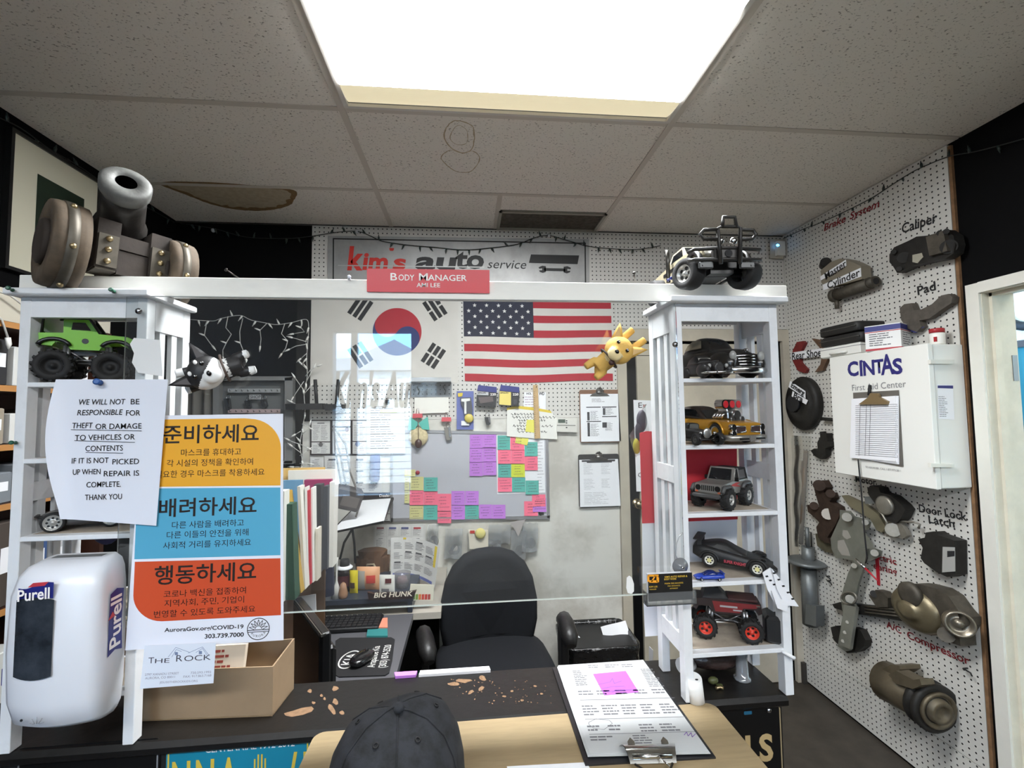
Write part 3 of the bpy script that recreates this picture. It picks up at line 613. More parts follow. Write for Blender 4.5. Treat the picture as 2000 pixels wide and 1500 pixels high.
b.grid(lambda u, v: V((-.014 + (u - .5) * 2 * hw, yfront(-.014 + (u - .5) * 2 * hw, 0) - .0024, zc - hh + 2 * hh * v + .005 * (1 - (2 * u - 1) ** 2) * (1 if v > .5 else -1))), 8, 6); obj('refill_window', b, M('smoke_glare_window', (62, 68, 76), .12, noise=(16, .6, .7), rgb2=(34, 38, 44)), t)  # cloudy glare painted into the smoked window colour
nb = M('logo_navy', (34, 40, 118), .4)
b = B(); b.grid(lambda u, v: V(((u - .5) * .058 - .014, yfront((u - .5) * .058 - .014, 0) - .0018, H - .040 + (v - .5) * .026 + .006 * (u - .5) * 1.4 + .003 * sin((u - .5) * 6))), 8, 3); obj('logo_badge', b, nb, t)
text('logo_lettering', 'Purell', .026, T(-.014, -D - .0136, H - .0415) @ RX(pi / 2) @ RZ(.06), wl, t, bold=.02, width=.05, shear=.05)
b = B(); b.prism([(-.012, 0), (.014, .002), (.02, .008), (-.004, .007)], .0004, T(-.012, -D - .0128, H - .029) @ RX(pi / 2)); obj('logo_flame', b, M('logo_red', (190, 60, 70), .4), t)
ms = T(W / 2 + .0006, -D * .40, H * .60) @ MX(((0, 0, 1, 0), (1, 0, 0, 0), (0, 1, 0, 0), (0, 0, 0, 1)))
b = B(); b.poly([(-.017, -.056), (.0, -.05), (.017, -.056), (.014, 0), (.017, .052), (0, .058), (-.015, .052), (-.017, 0)], ms @ RZ(0)); obj('side_badge', b, nb, t)
text('side_lettering', 'Purell', .036, ms @ RZ(pi / 2), wl, t, bold=.02, width=.09, z=.0006)
b = B(); b.prism([(-.006, 0), (.01, .003), (.004, .012)], .0003, ms @ T(-.013, .008, .0003)); obj('side_flame', b, M('logo_red', (190, 60, 70), .4), t)
b = B(); b.grid(lambda u, v: V(((u - .5) * .085, -.012 - .042 * v, H + .0006 - .010 * v * v * v)), 4, 4); obj('top_window', b, M('smoke_top', (96, 98, 100), .3), t)
b = B(); b.prism(circ(0, 0, .0022, 8), .0006, T(-.03, -D - .006, .04) @ RX(pi / 2)); obj('sensor_dot', b, ink, t)
b = B()
for k in range(5): a = pi * (k / 4); b.tube([(.0 + .004 * cos(a), 0, 0), (.0 + .011 * cos(a), .009 * sin(a) + .002, 0)], .0006, 5, T(-.002, -D - .0115, .036) @ RX(pi / 2))
obj('hand_emblem', b, M('emblem_grey', (150, 152, 158), .5), t)

# licence plates on the counter front
P = YP(.973)
def plate(x0, x1, y, label, base, edge):
    a = P.p(x0, y); t = thing('licence_plate', label, 'plate', T(a.x, .974, a.z - .152)); 
    W = P.p(x1, y).x - a.x; b = B(); m = T(a.x, .974, a.z - .152) @ RX(pi / 2)
    b.prism(rrect(0, 0, W, .152, .01), .002, m); wobj('plate', b, base, t)
    if edge:
        b = B(); o_, i_ = rrect(.003, .003, W - .003, .149, .009), rrect(.006, .006, W - .006, .146, .007); n = len(o_)
        b.add([(q[0], q[1], .0027) for q in o_ + i_], [(k, (k + 1) % n, n + (k + 1) % n, n + k) for k in range(n)], m); wobj('border', b, edge, t)
    return t, m, W
tq = M('plate_turquoise', (24, 130, 158), .35); ye = M('plate_yellow', (214, 186, 72), .4); bk = M('plate_black', (14, 14, 15), .3)
t, m, W = plate(326, 606, 1451, 'turquoise centennial licence plate with yellow characters on the counter front', tq, ye)
wtext('caption', 'CENTENNIAL 1912-2012', .0155, m @ T(.153, .134, .0022), M('plate_white', (224, 230, 232), .5), t, bold=.02, width=.165, z=.0003)
for k, ch in enumerate(('N', 'N', 'A')): wtext('plate_character', ch, .098, m @ T(.028 + k * .043, .078, .0022), ye, t, bold=.02, width=.033, z=.0006)
for k, ch in enumerate(('/', '7')): wtext('plate_character', ch, .098, m @ T(.232 + k * .034, .078, .0022), ye, t, bold=.02, width=.03 if k else .018, z=.0006)
b = B()
for k in range(4): b.rect(-.0115 + k * .0065, -.02 - .006 * (k in (0, 3)), -.0085 + k * .0065, .034 - .008 * (k in (0, 3)), m @ T(.172, .085, .003))
wobj('sun_symbol', b, ye, t)
for x in (.068, .247): wobj('bolt', B().lathe([(.005, 0), (.005, .002), (.0025, .004), (.0005, .0042)], 10, m @ T(x, .141, .0022)), sm, t)
t, m, W = plate(34, 314, 1461, 'black licence plate under the sanitiser dispenser', bk, M('border_grey', (120, 122, 126), .4))
wobj('bolt', B().lathe([(.005, 0), (.005, .002), (.0025, .004), (.0005, .0042)], 10, m @ T(.242, .138, .0022)), sm, t); b = B(); b.poly(rrect(.222, .134, .24, .141, .002), m, .0026); wobj('registration_sticker', b, M('sticker_blue', (36, 92, 120), .4), t)
t, m, W = plate(1247, 1526, 1392, 'black licence plate with tan letters at the right end of the counter', bk, M('border_tan', (150, 134, 104), .4))
wtext('plate_character', 'LS', .075, m @ T(.262, .058, .0022), M('letters_tan', (182, 158, 114), .5), t, bold=.035, width=.062, z=.0004); wobj('bolt', B().lathe([(.006, 0), (.006, .002), (.003, .005), (.0005, .0052)], 10, m @ T(.288, .138, .0022)), sm, t)
b = B(); b.poly(rrect(.232, .132, .25, .139, .002), m, .0026); wobj('registration_sticker', b, M('sticker_blue', (36, 92, 120), .4), t)

# pale plywood writing ledge in front of the counter
wood = M('ply_wood', (158, 138, 104), .5, noise=(14, .14, .6), stretch=(.8, 9, 9), bump=(60, .06))
b = B(); b.prism(rrect(-.30, .50, .505, .9565, .02, 5), .016, T(0, 0, 1.007)); led = single('writing_ledge', b, wood, 'pale wooden ledge projecting from the black counter', 'ledge')
for x in (-.2, .4): wobj('bracket', B().prism([(.5 + .25, 1.0065), (.957, 1.0065), (.957, .80)], .03, T(x, 0, 0) @ MX(((0, 0, 1, 0), (1, 0, 0, 0), (0, 1, 0, 0), (0, 0, 0, 1)))), M('bracket_black', (24, 24, 25), .5, .6), led)
P = ZP(1.0235); single('loose_paper', P.panel(B(), [(990, 1497), (1145, 1489), (1190, 1560), (1000, 1570)], .0006, -.0003), paper_m, 'edge of white paper on the wooden ledge beside the clipboard', 'paper')

# clipboard with a work order on the ledge
P = ZP(1.0265); a0, a1, c0, c1 = (1143, 1493), (1398, 1478), (1079, 1303), (1262, 1290)
t = thing('clipboard', 'black clipboard with work order lying across the ledge and counter', 'clipboard', P.m(1270, 1486))
q = [P.uv(*k) for k in (a0, a1, c1, c0)]
brd = M('clipboard_black', (30, 31, 34), .3)
wobj('board', B().prism(q, .003, P.M, -.0035), brd, t)
PP = ZP(1.0295)
for k in range(3): wobj('sheet', PP.panel(B(), [(1090 - k, 1300 + k), (1256 + k, 1289 + k), (1384 + k * 2, 1467 + k * 2), (1152 - k * 2, 1473 + k * 2)], .0005, -.0006 * k), M('work_paper', (188, 190, 190), .8), t)
wobj('sticky_note', PP.flat(B(), [(1158, 1317), (1222, 1311), (1248, 1353), (1180, 1359)], .0009), M('order_violet', (160, 92, 186), .6), t)
mm = PP.m(1270, 1470, 0, (1384, 1467)); b = B(); L = .215; Hh = .30
for x0, y0, x1, y1, r_, c_ in ((-.10, .20, -.065, .262, 9, 1), (.06, .19, .10, .262, 12, 1), (-.1, .165, .1, .185, 2, 5), (-.1, .10, .1, .135, 4, 5), (-.1, .055, -.02, .075, 2, 2), (.0, .05, .08, .075, 3, 2), (-.1, .03, -.05, .045, 2, 1), (-.02, .02, .03, .045, 4, 1), (-.06, .268, .06, .284, 2, 3)): printed(b, mm, x0, y0, x1, y1, r_, .45, c_, .0009, int(x0 * 99 + y0 * 1000))
b.rect(-.1, .15, .1, .1515, mm, .0009); b.rect(-.1, .09, .1, .0912, mm, .0009); b.rect(-.1, .048, .1, .0492, mm, .0009)
wobj('print', b, M('print_pale', (112, 112, 116), .8), t)
b = B(); stroke(b, PP, [(1168, 1338), (1192, 1333), (1196, 1326), (1200, 1336), (1214, 1331)], 1, .0012); stroke(b, PP, [(1176, 1346), (1196, 1342), (1220, 1341)], .9, .0012); stroke(b, PP, [(1182, 1352), (1206, 1350), (1234, 1348)], .9, .0012); stroke(b, PP, [(1336, 1437), (1341, 1431), (1344, 1439), (1350, 1432), (1352, 1441), (1359, 1434)], 1.2, .0012); wobj('handwriting', b, M('pen_violet', (126, 84, 168), .7), t)
b = B(); stroke(b, PP, [(1150, 1412), (1164, 1405), (1190, 1408), (1196, 1414), (1180, 1426), (1160, 1424), (1150, 1416), (1150, 1412)], .9, .0012); wobj('pencil_loop', b, grey_ink, t)
chrome = M('chrome', (196, 196, 192), .16, 1)
mc = P.m(1268, 1476, .0, (1396, 1473))
b = B(); b.grid(lambda u, v: V(((u - .5) * (.10 - .02 * v), .016 - .04 * v, .006 + .014 * sin(pi * v) ** 1)), 10, 8, mc); b.grid(lambda u, v: V(((.5 - u) * (.10 - .02 * v), .016 - .04 * v, .0045 + .014 * sin(pi * v))), 10, 8, mc)
wobj('clip_jaw', b, chrome, t)
for x in (-.03, .03): wobj('clip_wing', B().prism([(-.008, 0), (.008, 0), (.006, .024), (0, .03), (-.006, .024)], .003, mc @ T(x, -.012, .006) @ RX(.5)), chrome, t)
wobj('clip_spring', B().tube([(-.034, -.018, .012), (.034, -.018, .012)], .004, 8, mc), chrome, t)
wobj('clip_lever', B().tube([(-.032, -.026, .005), (-.012, -.062, .012), (.012, -.062, .012), (.032, -.026, .005)], .0022, 7, mc).tube([(.01, -.02, .014), (.018, -.052, .02)], .0013, 6, mc), chrome, t)

# black cap
q = V((-.113, .752, 1.0232)); t = thing('baseball_cap', 'black camouflage baseball cap on the wooden ledge', 'cap', T(*q) @ RZ(-.35))
cf = M('cap_cloth', (30, 32, 37), .9, noise=(26, .5, .54), rgb2=(9, 10, 12), bump=(220, .25))
def capf(off):
    def f(u, v):
        a = 2 * pi * u; z = 1 - v; prof = [(1.0, 0), (1.02, .22), (1.0, .45), (.93, .64), (.78, .82), (.5, .95), (.2, .995), (.03, 1)]
        k = v * (len(prof) - 1); i = min(int(k), len(prof) - 2); w_ = k - i; r = prof[i][0] * (1 - w_) + prof[i + 1][0] * w_; h = prof[i][1] * (1 - w_) + prof[i + 1][1] * w_
        s = 1 - .012 * (abs(sin(3 * a)) < .12) * (v > .05) + .006 * sin(5 * a + 9 * v)
        return V(((.100 + off) * r * s * cos(a), (.112 + off) * r * s * sin(a), (.158 + off) * h * (1 + .04 * sin(2 * a)) + .0))
    return f
b = B(); b.grid(capf(0), 72, 28); obj('crown', b, cf, t)
b = B()
for k in range(3):
    for sgn in (0, pi):
        a = k * pi / 3 + sgn; u = (a / (2 * pi)) % 1; b.tube([capf(.0006)(u, v / 14) for v in range(15)], .0013, 5)
obj('seam', b, cf, t)
b = B()
for k in range(6):
    u = (k + .5) / 6; p_ = capf(.001)(u, .68); n_ = V((p_.x / .01, p_.y / .0125, (p_.z - .05) / .01)).normalized(); mx2 = frame(p_, n_.orthogonal(), None, n_); b.tube([mx2 @ V((.0035 * cos(a), .0035 * sin(a), 0)) for a in [2 * pi * j / 10 for j in range(10)]], .0012, 5, close=True)
obj('eyelet', b, M('eyelet_black', (12, 12, 13), .7), t)
obj('top_button', B().ell((0, 0, .159), (.011, .011, .007)), cf, t)
b = B()
def brim(u, v, z=0): 
    a = pi * 1.12 + pi * .76 * u; r0 = V((.100 * cos(a), .112 * sin(a), .003)); ext = .075 * sin(pi * u) ** .6
    return r0 + V((.25 * ext * v * cos(a), -ext * v, -.002 * v + .004 + z - .008 * v * (2 * u - 1) ** 2))
b.grid(lambda u, v: brim(u, v), 20, 6); b.grid(lambda u, v: brim(1 - u, v, -.003), 20, 6); obj('brim', b, cf, t)
for k, ch in enumerate('CHICAGO'):
    u = .585 + .041 * k; p_ = capf(.0012)(u, .17); n_ = V((p_.x / .01, p_.y / .0125, 0)).normalized(); text('lettering', ch, .02, frame(p_, V((0, 0, 1)).cross(n_), None, n_), wl, t, bold=.012, z=.0006)
# ================================================================ back wall: sign, flags, lights, board, notes
BW = YP(2.677); BL = YP(2.679)
t = thing('shop_sign', 'brushed metal shop sign with red and black lettering above the cross rail', 'sign', BW.m(895, 575))
wobj('plate', BW.panel(B(), [(641, 461), (1150, 468), (1151, 578), (640, 574)], .006), M('brushed_metal', (168, 168, 166), .42, .35, noise=(3, .25, .6), stretch=(1.4, 1, .4)), t)
P = YP(2.6705); bkl = M('black_letters', (20, 20, 21), .5); rdl = M('red_letters', (198, 44, 34), .5)
b = B()
for q in ([(651, 465), (1144, 474), (1144, 476.5), (651, 467.5)], [(650, 465), (652.5, 465), (652, 570), (649.5, 570)], [(1141.5, 474), (1144, 474), (1145, 574), (1142.5, 574)], [(650, 567), (1144, 571), (1144, 574), (650, 570)]): P.flat(b, q, .0005)
wobj('border', b, bkl, t)
P.text('k', 690, 507, 31, 46, rdl, t, bold=.035, shear=.12); P.text('im', 732, 512, 50, 34, rdl, t, bold=.035, shear=.12); P.text("'", 765, 492, 9, 12, rdl, t, bold=.04); P.text('s', 779, 513, 26, 30, rdl, t, bold=.035, shear=.1)
P.text('au', 851, 511, 82, 34, bkl, t, bold=.035, shear=.1); P.text('to', 917, 508, 56, 37, bkl, t, bold=.035, shear=.08); P.text('service', 989, 517, 76, 18, bkl, t, shear=.25)
b = B(); P.flat(b, [(660, 517.5), (946, 521), (946, 523), (660, 519.5)], .0014); wobj('slice', b, M('brushed_line', (176, 176, 174), .4, .3), t)
wobj('bar', P.flat(B(), [(1037, 497), (1131, 499), (1128, 516), (1033, 513.5)], .0008), bkl, t)
b = B(); P.flat(b, [(1063, 523.5), (1104, 524.5), (1104, 530), (1063, 529)], .0008)
for x, y, d in ((1061, 526, 1), (1106, 527, -1)): P.flat(b, [(x + d * 5, y - 6), (x - d * 2, y - 7), (x - d * 9, y - 4), (x - d * 8, y - 1), (x - d * 2, y - 2), (x - d * 2, y + 2), (x - d * 8, y + 2), (x - d * 7, y + 5), (x - d * 1, y + 7), (x + d * 5, y + 5)], .0008)
wobj('wrench_symbol', b, bkl, t)

def cloth(name, P, pts, mat, parent, amp=.004, f=3, nu=24, nv=10, z=.003):
    """rippled cloth over a quad of pixels TL TR BR BL"""
    q = [P.p(*k) for k in pts]
    def g(u, v, s=1): 
        p_ = q[0].lerp(q[1], u).lerp(q[3].lerp(q[2], u), v); return p_ + P.n * (z + amp * (.5 + .5 * sin(u * f * 6 + 2.2 * sin(v * 4))) * (.3 + .7 * v)) * s
    b = B(); b.grid(lambda u, v: g(u, 1 - v), nu, nv); b.grid(lambda u, v: g(1 - u, 1 - v, 1) - P.n * .0008, nu, nv); return wobj(name, b, mat, parent)
fw = M('flag_white', (208, 204, 197), .85, noise=(7, .08)); fr_ = M('flag_red', (168, 34, 48), .85); fb = M('flag_blue', (38, 48, 102), .85); fk = M('flag_black', (34, 34, 36), .85); fn = M('flag_navy', (38, 40, 58), .85)
# Korean flag
t = thing('korean_flag', 'South Korean flag hung flat on the pegboard left of the striped flag', 'flag', BW.m(752, 752)); P = BW
wobj('cloth', P.panel(B(), [(609, 560), (896, 562), (895, 748), (607, 752)], .0015), fw, t)
m = P.m(776, 648, .0018); r = (P.p(776 + 47.5, 648) - P.p(776, 648)).length; a = rad(-33)
up = [(r * cos(k), r * sin(k)) for k in [pi * j / 24 for j in range(25)]]
red_ = up + [(-r / 2 + r / 2 * cos(k), r / 2 * sin(k)) for k in [pi + pi * j / 14 for j in range(15)]] + [(r / 2 + r / 2 * cos(k), r / 2 * sin(k)) for k in [pi - pi * j / 14 for j in range(15)]]
b = B(); b.prism(red_, .0006, m @ RZ(a)); wobj('red_half', b, fr_, t)
b = B(); b.prism([(-x, -y) for x, y in red_], .0006, m @ RZ(a)); wobj('blue_half', b, fb, t)
for (cx, cy), ang, pat in (((704, 601), 57, '111'), ((849.5, 602), -57, '010'), ((846.5, 695), 57, '000'), ((704, 693), -57, '101')):
    mm = P.m(cx, cy, .0018) @ RZ(rad(ang)); L, wd, pt = .128, .024, .034
    for k, ch in enumerate(pat):
        b = B(); y = (1 - k) * pt
        if ch == '1': b.prism([(-L / 2, y - wd / 2), (L / 2, y - wd / 2), (L / 2, y + wd / 2), (-L / 2, y + wd / 2)], .0006, mm)
        else:
            for s in (-1, 1): b.prism([(s * L * .27 - L * .23, y - wd / 2), (s * L * .27 + L * .23, y - wd / 2), (s * L * .27 + L * .23, y + wd / 2), (s * L * .27 - L * .23, y + wd / 2)], .0006, mm)
        wobj('trigram_bar', b, fk, t)
# striped flag: wavy cloth, stripes and stars lie on the same surface
t = thing('american_flag', 'American flag of stars and stripes hung flat on the pegboard', 'flag', BW.m(1050, 748))
FQ = [BW.p(*k) for k in ((904, 557), (1192, 562), (1197, 745), (908, 746))]
def fl(u, v, z=0): return FQ[0].lerp(FQ[1], u).lerp(FQ[3].lerp(FQ[2], u), v) + BW.n * (.003 + z) + V((0, 0, .006 * sin(u * 7 + v * 2) * v)) 
b = B(); b.grid(lambda u, v: fl(u, 1 - v), 20, 13); b.grid(lambda u, v: fl(1 - u, 1 - v, -.001), 20, 13); wobj('cloth', b, fw, t)
for k in range(0, 13, 2):
    u0 = .46 if k < 7 else 0; b = B(); b.grid(lambda u, v: fl(u0 + (1 - u0) * u, (k + 1 - v) / 13, .0006), 16, 2); wobj('stripe', b, fr_, t)
b = B(); b.grid(lambda u, v: fl(.465 * u, 7 / 13 * (1 - v), .0008), 12, 8); cn = wobj('canton', b, fn, t)
sw = M('star_white', (222, 220, 216), .8)
for i in range(9):
    for j in range(6 - i % 2):
        c = fl((.035 + .0395 * 2 * j + (.0395 if i % 2 else 0)) * 1.0, (i + .65) * 7 / 13 / 9.3, .0012); b = B(); m = frame(c, (1, 0, 0), None, (0, -1, 0)); R_ = .0128
        b.poly([((R_ if k % 2 == 0 else R_ * .42) * cos(pi / 2 + pi * k / 5), (R_ if k % 2 == 0 else R_ * .42) * sin(pi / 2 + pi * k / 5)) for k in range(10)], m); wobj('star', b, sw, cn)

# strings of fairy lights
def lights(name, label, pts, wire, bulb, r, step, L, seed, jitter=1, hang=None):
    rr = random.Random(seed); t = thing(name, label, 'fairy lights', T(*pts[0])); out = []
    for i in range(len(pts) - 1):
        p0, p1, p2, p3 = pts[max(i - 1, 0)], pts[i], pts[i + 1], pts[min(i + 2, len(pts) - 1)]
        for k in range(5): q = k / 5; out.append(.5 * (2 * p1 + (p2 - p0) * q + (2 * p0 - 5 * p1 + 4 * p2 - p3) * q * q + (3 * p1 - p0 - 3 * p2 + p3) * q ** 3))
    out.append(pts[-1]); wobj('wire', B().tube(out, r, 5), wire, t); d = step * .5
    for a, c in zip(out, out[1:]):
        d += (c - a).length
        if d > step:
            d -= step * rr.uniform(.8, 1.2); v_ = V((rr.uniform(-.6, .6), rr.uniform(-.25, .05), rr.choice((-1, -1, -1, 1)) * rr.uniform(.6, 1))).normalized()
            wobj('bulb', B().tube([c, c + v_ * L * .55, c + v_ * L * .6, c + v_ * L], [r * 2.4, r * 2.4, r * 1.6, r * .6], 6), bulb, t)
    return t, out
wk = M('wire_dark', (28, 32, 30), .6); bkb = M('bulb_dark', (34, 46, 42), .3)
BWf = YP(2.664); XW = XPR(1.978)
lights('string_lights', 'dark green fairy lights draped over the metal shop sign', [BWf.p(*q) for q in ((352, 436), (420, 447), (480, 463), (560, 466), (611, 461), (655, 454), (697, 452), (722, 460), (747, 471), (800, 479), (850, 483), (905, 488), (960, 484), (1010, 477), (1045, 464), (1072, 460), (1110, 470), (1150, 481), (1200, 486), (1245, 487), (1290, 480))], wk, bkb, .0024, .075, .032, 1)
lights('string_lights', 'dark fairy lights along the top of the right pegboard wall', [XW.p(*q) for q in ((1530, 466), (1570, 447), (1590, 440), (1640, 418), (1700, 388), (1740, 362), (1775, 340), (1800, 327), (1852, 306), (1905, 296), (1960, 282), (2010, 268))], wk, bkb, .0022, .09, .03, 2)
XLp = PL((XL + .016, 0, 0), (1, 0, 0), (0, 1, 0))
lights('string_lights', 'dark fairy lights along the top of the black left wall', [XLp.p(*q) for q in ((-20, 222), (40, 250), (95, 290), (150, 322), (200, 356), (230, 372), (300, 412), (340, 434))], wk, bkb, .0022, .11, .03, 3)
for x, y in ((697, 452), (1072, 460), (417, 450)):
    q = YP(2.672).p(x, y); o = single('light_clip', B().lathe([(.013, 0), (.012, .006), (.006, .012), (.001, .0135)], 12, T(*q) @ RX(pi / 2)), M('clip_clear', (188, 190, 192), .1, spec=.8), {697: 'round clear clip holding the dark lights at the left of the shop sign', 1072: 'round clear clip holding the dark lights at the right of the shop sign', 417: 'round clear clip holding the dark lights on the black back wall'}[x], 'clip')
ww = M('wire_white', (196, 194, 188), .5); bw_ = M('bulb_white', (226, 224, 218), .3); YI = YP(2.618)
t, _ = lights('icicle_lights', 'white icicle lights draped on the black back wall behind the black toy dog', [YI.p(*q) for q in ((372, 624), (415, 627), (432, 622), (468, 616), (490, 625), (515, 630), (540, 634), (570, 630), (598, 624), (603, 640), (601, 670), (599, 700), (600, 735), (594, 770), (596, 800), (592, 830), (586, 870), (590, 900), (584, 925))], ww, bw_, .002, .06, .035, 5)
rr = random.Random(4)
for pts in (((405, 628), (402, 645), (400, 655), (411, 670), (416, 676)), ((446, 618), (441, 640), (452, 653), (442, 670), (436, 684), (436, 697)), ((475, 622), (469, 648), (470, 670), (477, 688), (474, 696)), ((522, 631), (508, 645), (510, 662), (509, 676)), ((557, 632), (550, 652), (562, 666), (558, 680), (551, 690)), ((590, 628), (588, 640), (595, 648), (574, 652)), ((600, 668), (580, 662), (572, 660)), ((600, 672), (578, 676), (566, 682)), ((600, 690), (588, 700)), ((598, 720), (590, 712)), ((596, 750), (612, 720)), ((597, 735), (607, 722), (620, 716)), ((594, 770), (606, 756)), ((592, 760), (577, 738)), ((594, 745), (580, 765), (574, 775)), ((596, 792), (580, 790), (572, 786)), ((590, 828), (604, 835)), ((588, 842), (578, 848)), ((586, 868), (570, 862), (566, 860)), ((588, 868), (600, 874)), ((586, 890), (600, 880)), ((588, 884), (572, 872)), ((586, 912), (574, 912)), ((586, 905), (602, 906)), ((590, 848), (603, 838), (605, 830))):
    q = [YI.p(*k) + V((0, rr.uniform(-.006, 0), 0)) for k in pts]; wobj('wire', B().tube(q, .002, 5), ww, t)
    c = q[-1]; d = (q[-1] - q[-2]).normalized(); wobj('bulb', B().tube([c, c + d * .02, c + d * .022, c + d * .034], [.0048, .0048, .003, .0008], 6), bw_, t)
    if len(pts) > 3: c = q[-3]; d = V((-.8, -.1, .3)).normalized(); wobj('bulb', B().tube([c, c + d * .018, c + d * .03], [.0045, .0045, .001], 6), bw_, t)

# whiteboard and its sticky notes
t = thing('whiteboard', 'grey whiteboard with sticky notes in the middle of the back wall', 'whiteboard', BL.m(916, 1018)); P = BL
wobj('panel', P.panel(B(), [(767, 842), (1066, 848), (1069, 1008), (767, 1014)], .008), M('board_grey', (186, 187, 193), .22, noise=(3, .05)), t)
fm = M('board_frame', (176, 176, 178), .35, .6)
for q in ([(764, 838), (1070, 845), (1069, 850), (765, 844)], [(1065, 846), (1070, 846), (1073, 1012), (1068, 1010)], [(764, 1011), (1073, 1006), (1073, 1013), (764, 1018)], [(763, 838), (768, 838), (768, 1018), (763, 1018)]): wobj('frame_bar', P.panel(B(), q, .013), fm, t)
NP = YP(2.670)
cal = single('wall_planner', NP.panel(B(), [(970, 846), (1063, 851), (1065, 962), (971, 965)], .0006), paper_m, 'white planner sheet behind the coloured notes on the whiteboard', 'paper')
b = B(); printed(b, NP.m(1050, 960, .0012), 0, .0, .045, .29, 16, .12, 1, 0, 5); wobj('print', b, grey_ink, cal)
NC = {'violet': (186, 120, 208), 'teal': (86, 172, 160), 'pink': (240, 112, 138), 'lime': (204, 214, 58), 'yellow': (226, 220, 100), 'olive': (206, 202, 140)}
def note(c, x0, y0, x1, y1, where, z=.0008, seed=[0]):
    seed[0] += 1; P = YP(2.670 - z); r_ = random.Random(seed[0])
    q = [P.p(x0, y0), P.p(x1, y0 - .0), P.p(x1, y1), P.p(x0, y1)]; lift = V((0, -r_.uniform(.003, .009), 0)); b = B()
    f = lambda u, v: q[0].lerp(q[1], u).lerp(q[3].lerp(q[2], u), 1 - v) + lift * (1 - v) ** 2
    b.grid(f, 2, 5); b.grid(lambda u, v: f(1 - u, v) + V((0, .0004, 0)), 2, 5)
    o = single('sticky_note', b, M('note_' + c, NC[c], .7), c + ' sticky note ' + where, 'sticky note', 'sticky notes on the whiteboard')
    b = B(); w_, h_ = (q[1] - q[0]).length, (q[3] - q[0]).length
    m = frame(q[3], (1, 0, 0), None, (0, -1, -.08))
    for k in range(4):
        x = w_ * r_.uniform(.1, .3); y = h_ * (.82 - .2 * k); 
        while x < w_ * r_.uniform(.55, .92): l = w_ * r_.uniform(.06, .16); b.rect(x, y, x + l, y + h_ * .028, m, .0105); x += l + w_ * .04
    wobj('handwriting', b, M('note_ink', (84, 66, 84), .8), o)
def nx(v): return v / 4.6875 + 860
def ny(v): return v / 4.6875 + 720
for c, x0, y0, x1, y1, wh_ in (('violet', 270, 605, 390, 726, 'top left of the all-violet block'), ('violet', 391, 603, 510, 718, 'top right of the all-violet block'), ('violet', 268, 728, 389, 854, 'middle left of the all-violet block'), ('violet', 391, 722, 510, 850, 'middle right of the all-violet block'), ('violet', 268, 856, 389, 981, 'bottom left of the all-violet block'), ('violet', 391, 846, 512, 974, 'bottom right of the all-violet block'),
    ('teal', 523, 612, 638, 740, 'at the top left of the white planner'), ('pink', 641, 618, 768, 743, 'half hidden under the tilted yellow note'), ('teal', 772, 672, 890, 798, 'at the top right of the white planner'), ('pink', 527, 745, 649, 869, 'in the second row of the planner, left'), ('pink', 650, 744, 771, 868, 'in the second row of the planner, middle'), ('pink', 772, 804, 891, 929, 'in the second row of the planner, right'),
    ('teal', 529, 872, 648, 992, 'left of the lime note on the planner'), ('lime', 649, 870, 774, 992, 'the only lime one, in the planner middle'), ('pink', 526, 1000, 655, 1124, 'bottom left of the planner'), ('teal', 657, 997, 778, 1127, 'bottom middle of the planner'), ('teal', 780, 1024, 901, 1150, 'bottom right of the planner'),
    ('violet', 102, 1120, 224, 1246, 'right of the tall pink strip, upper'), ('violet', 228, 1120, 351, 1246, 'above the teal note in the bottom row'), ('violet', 102, 1250, 224, 1377, 'right of the tall pink strip, lower'), ('teal', 227, 1251, 350, 1374, 'between violet notes in the bottom row'), ('violet', 356, 1244, 473, 1370, 'second from the end of the bottom row'), ('violet', 475, 1246, 596, 1370, 'at the right end of the bottom row'),
    ('pink', 767, 1214, 892, 1346, 'low in the right corner under a violet one'), ('pink', 840, 1152, 962, 1260, 'peeping out above the corner violet note'), ('violet', 846, 1186, 968, 1309, 'in the lower right corner of the whiteboard')): note(c, nx(x0), ny(y0), nx(x1), ny(y1), wh_, .0012 if (c, x0) in (('violet', 846),) else .0008)
def lx(v): return v / 4.6875 + 580
for c, x0, y0, x1, y1, wh_ in (('olive', 985, 925, 1084, 984, 'at the left edge beside the red magnet'), ('olive', 1036, 990, 1158, 1112, 'left of the upper teal note by the magnet'), ('teal', 1163, 996, 1288, 1120, 'upper teal one under the red magnet'), ('pink', 1033, 1114, 1161, 1246, 'left one of the pink pair'), ('pink', 1163, 1122, 1288, 1246, 'right one of the pink pair'), ('olive', 1031, 1254, 1156, 1376, 'at the bottom left corner'), ('teal', 1160, 1254, 1286, 1381, 'left of the tall pink strip, bottom'), ('pink', 1288, 1146, 1412, 1300, 'upper half of the tall pink strip'), ('pink', 1288, 1278, 1412, 1412, 'lower half of the tall pink strip'), ('olive', 986, 990, 1030, 1110, 'narrow upper one at the far left edge'), ('olive', 986, 1112, 1030, 1230, 'narrow lower one at the far left edge')): note(c, lx(x0), ny(y0), lx(x1), ny(y1), wh_, .0006 if x1 == 1030 else .0009)
q = YP(2.671).p(lx(1105), ny(951)); single('magnet', B().lathe([(.012, 0), (.012, .006), (.009, .009), (.001, .0095)], 14, T(*q) @ RX(pi / 2)), M('magnet_red', (150, 30, 44), .4), 'round red magnet on the whiteboard above the notes', 'magnet')
q = YP(2.671).p(1057, 1003); single('black_clip', B().box(q, (.03, .008, .014)).box(q + V((-.003, 0, -.016)), (.008, .006, .02)), ink, 'small black clip on the lower right whiteboard frame', 'clip')

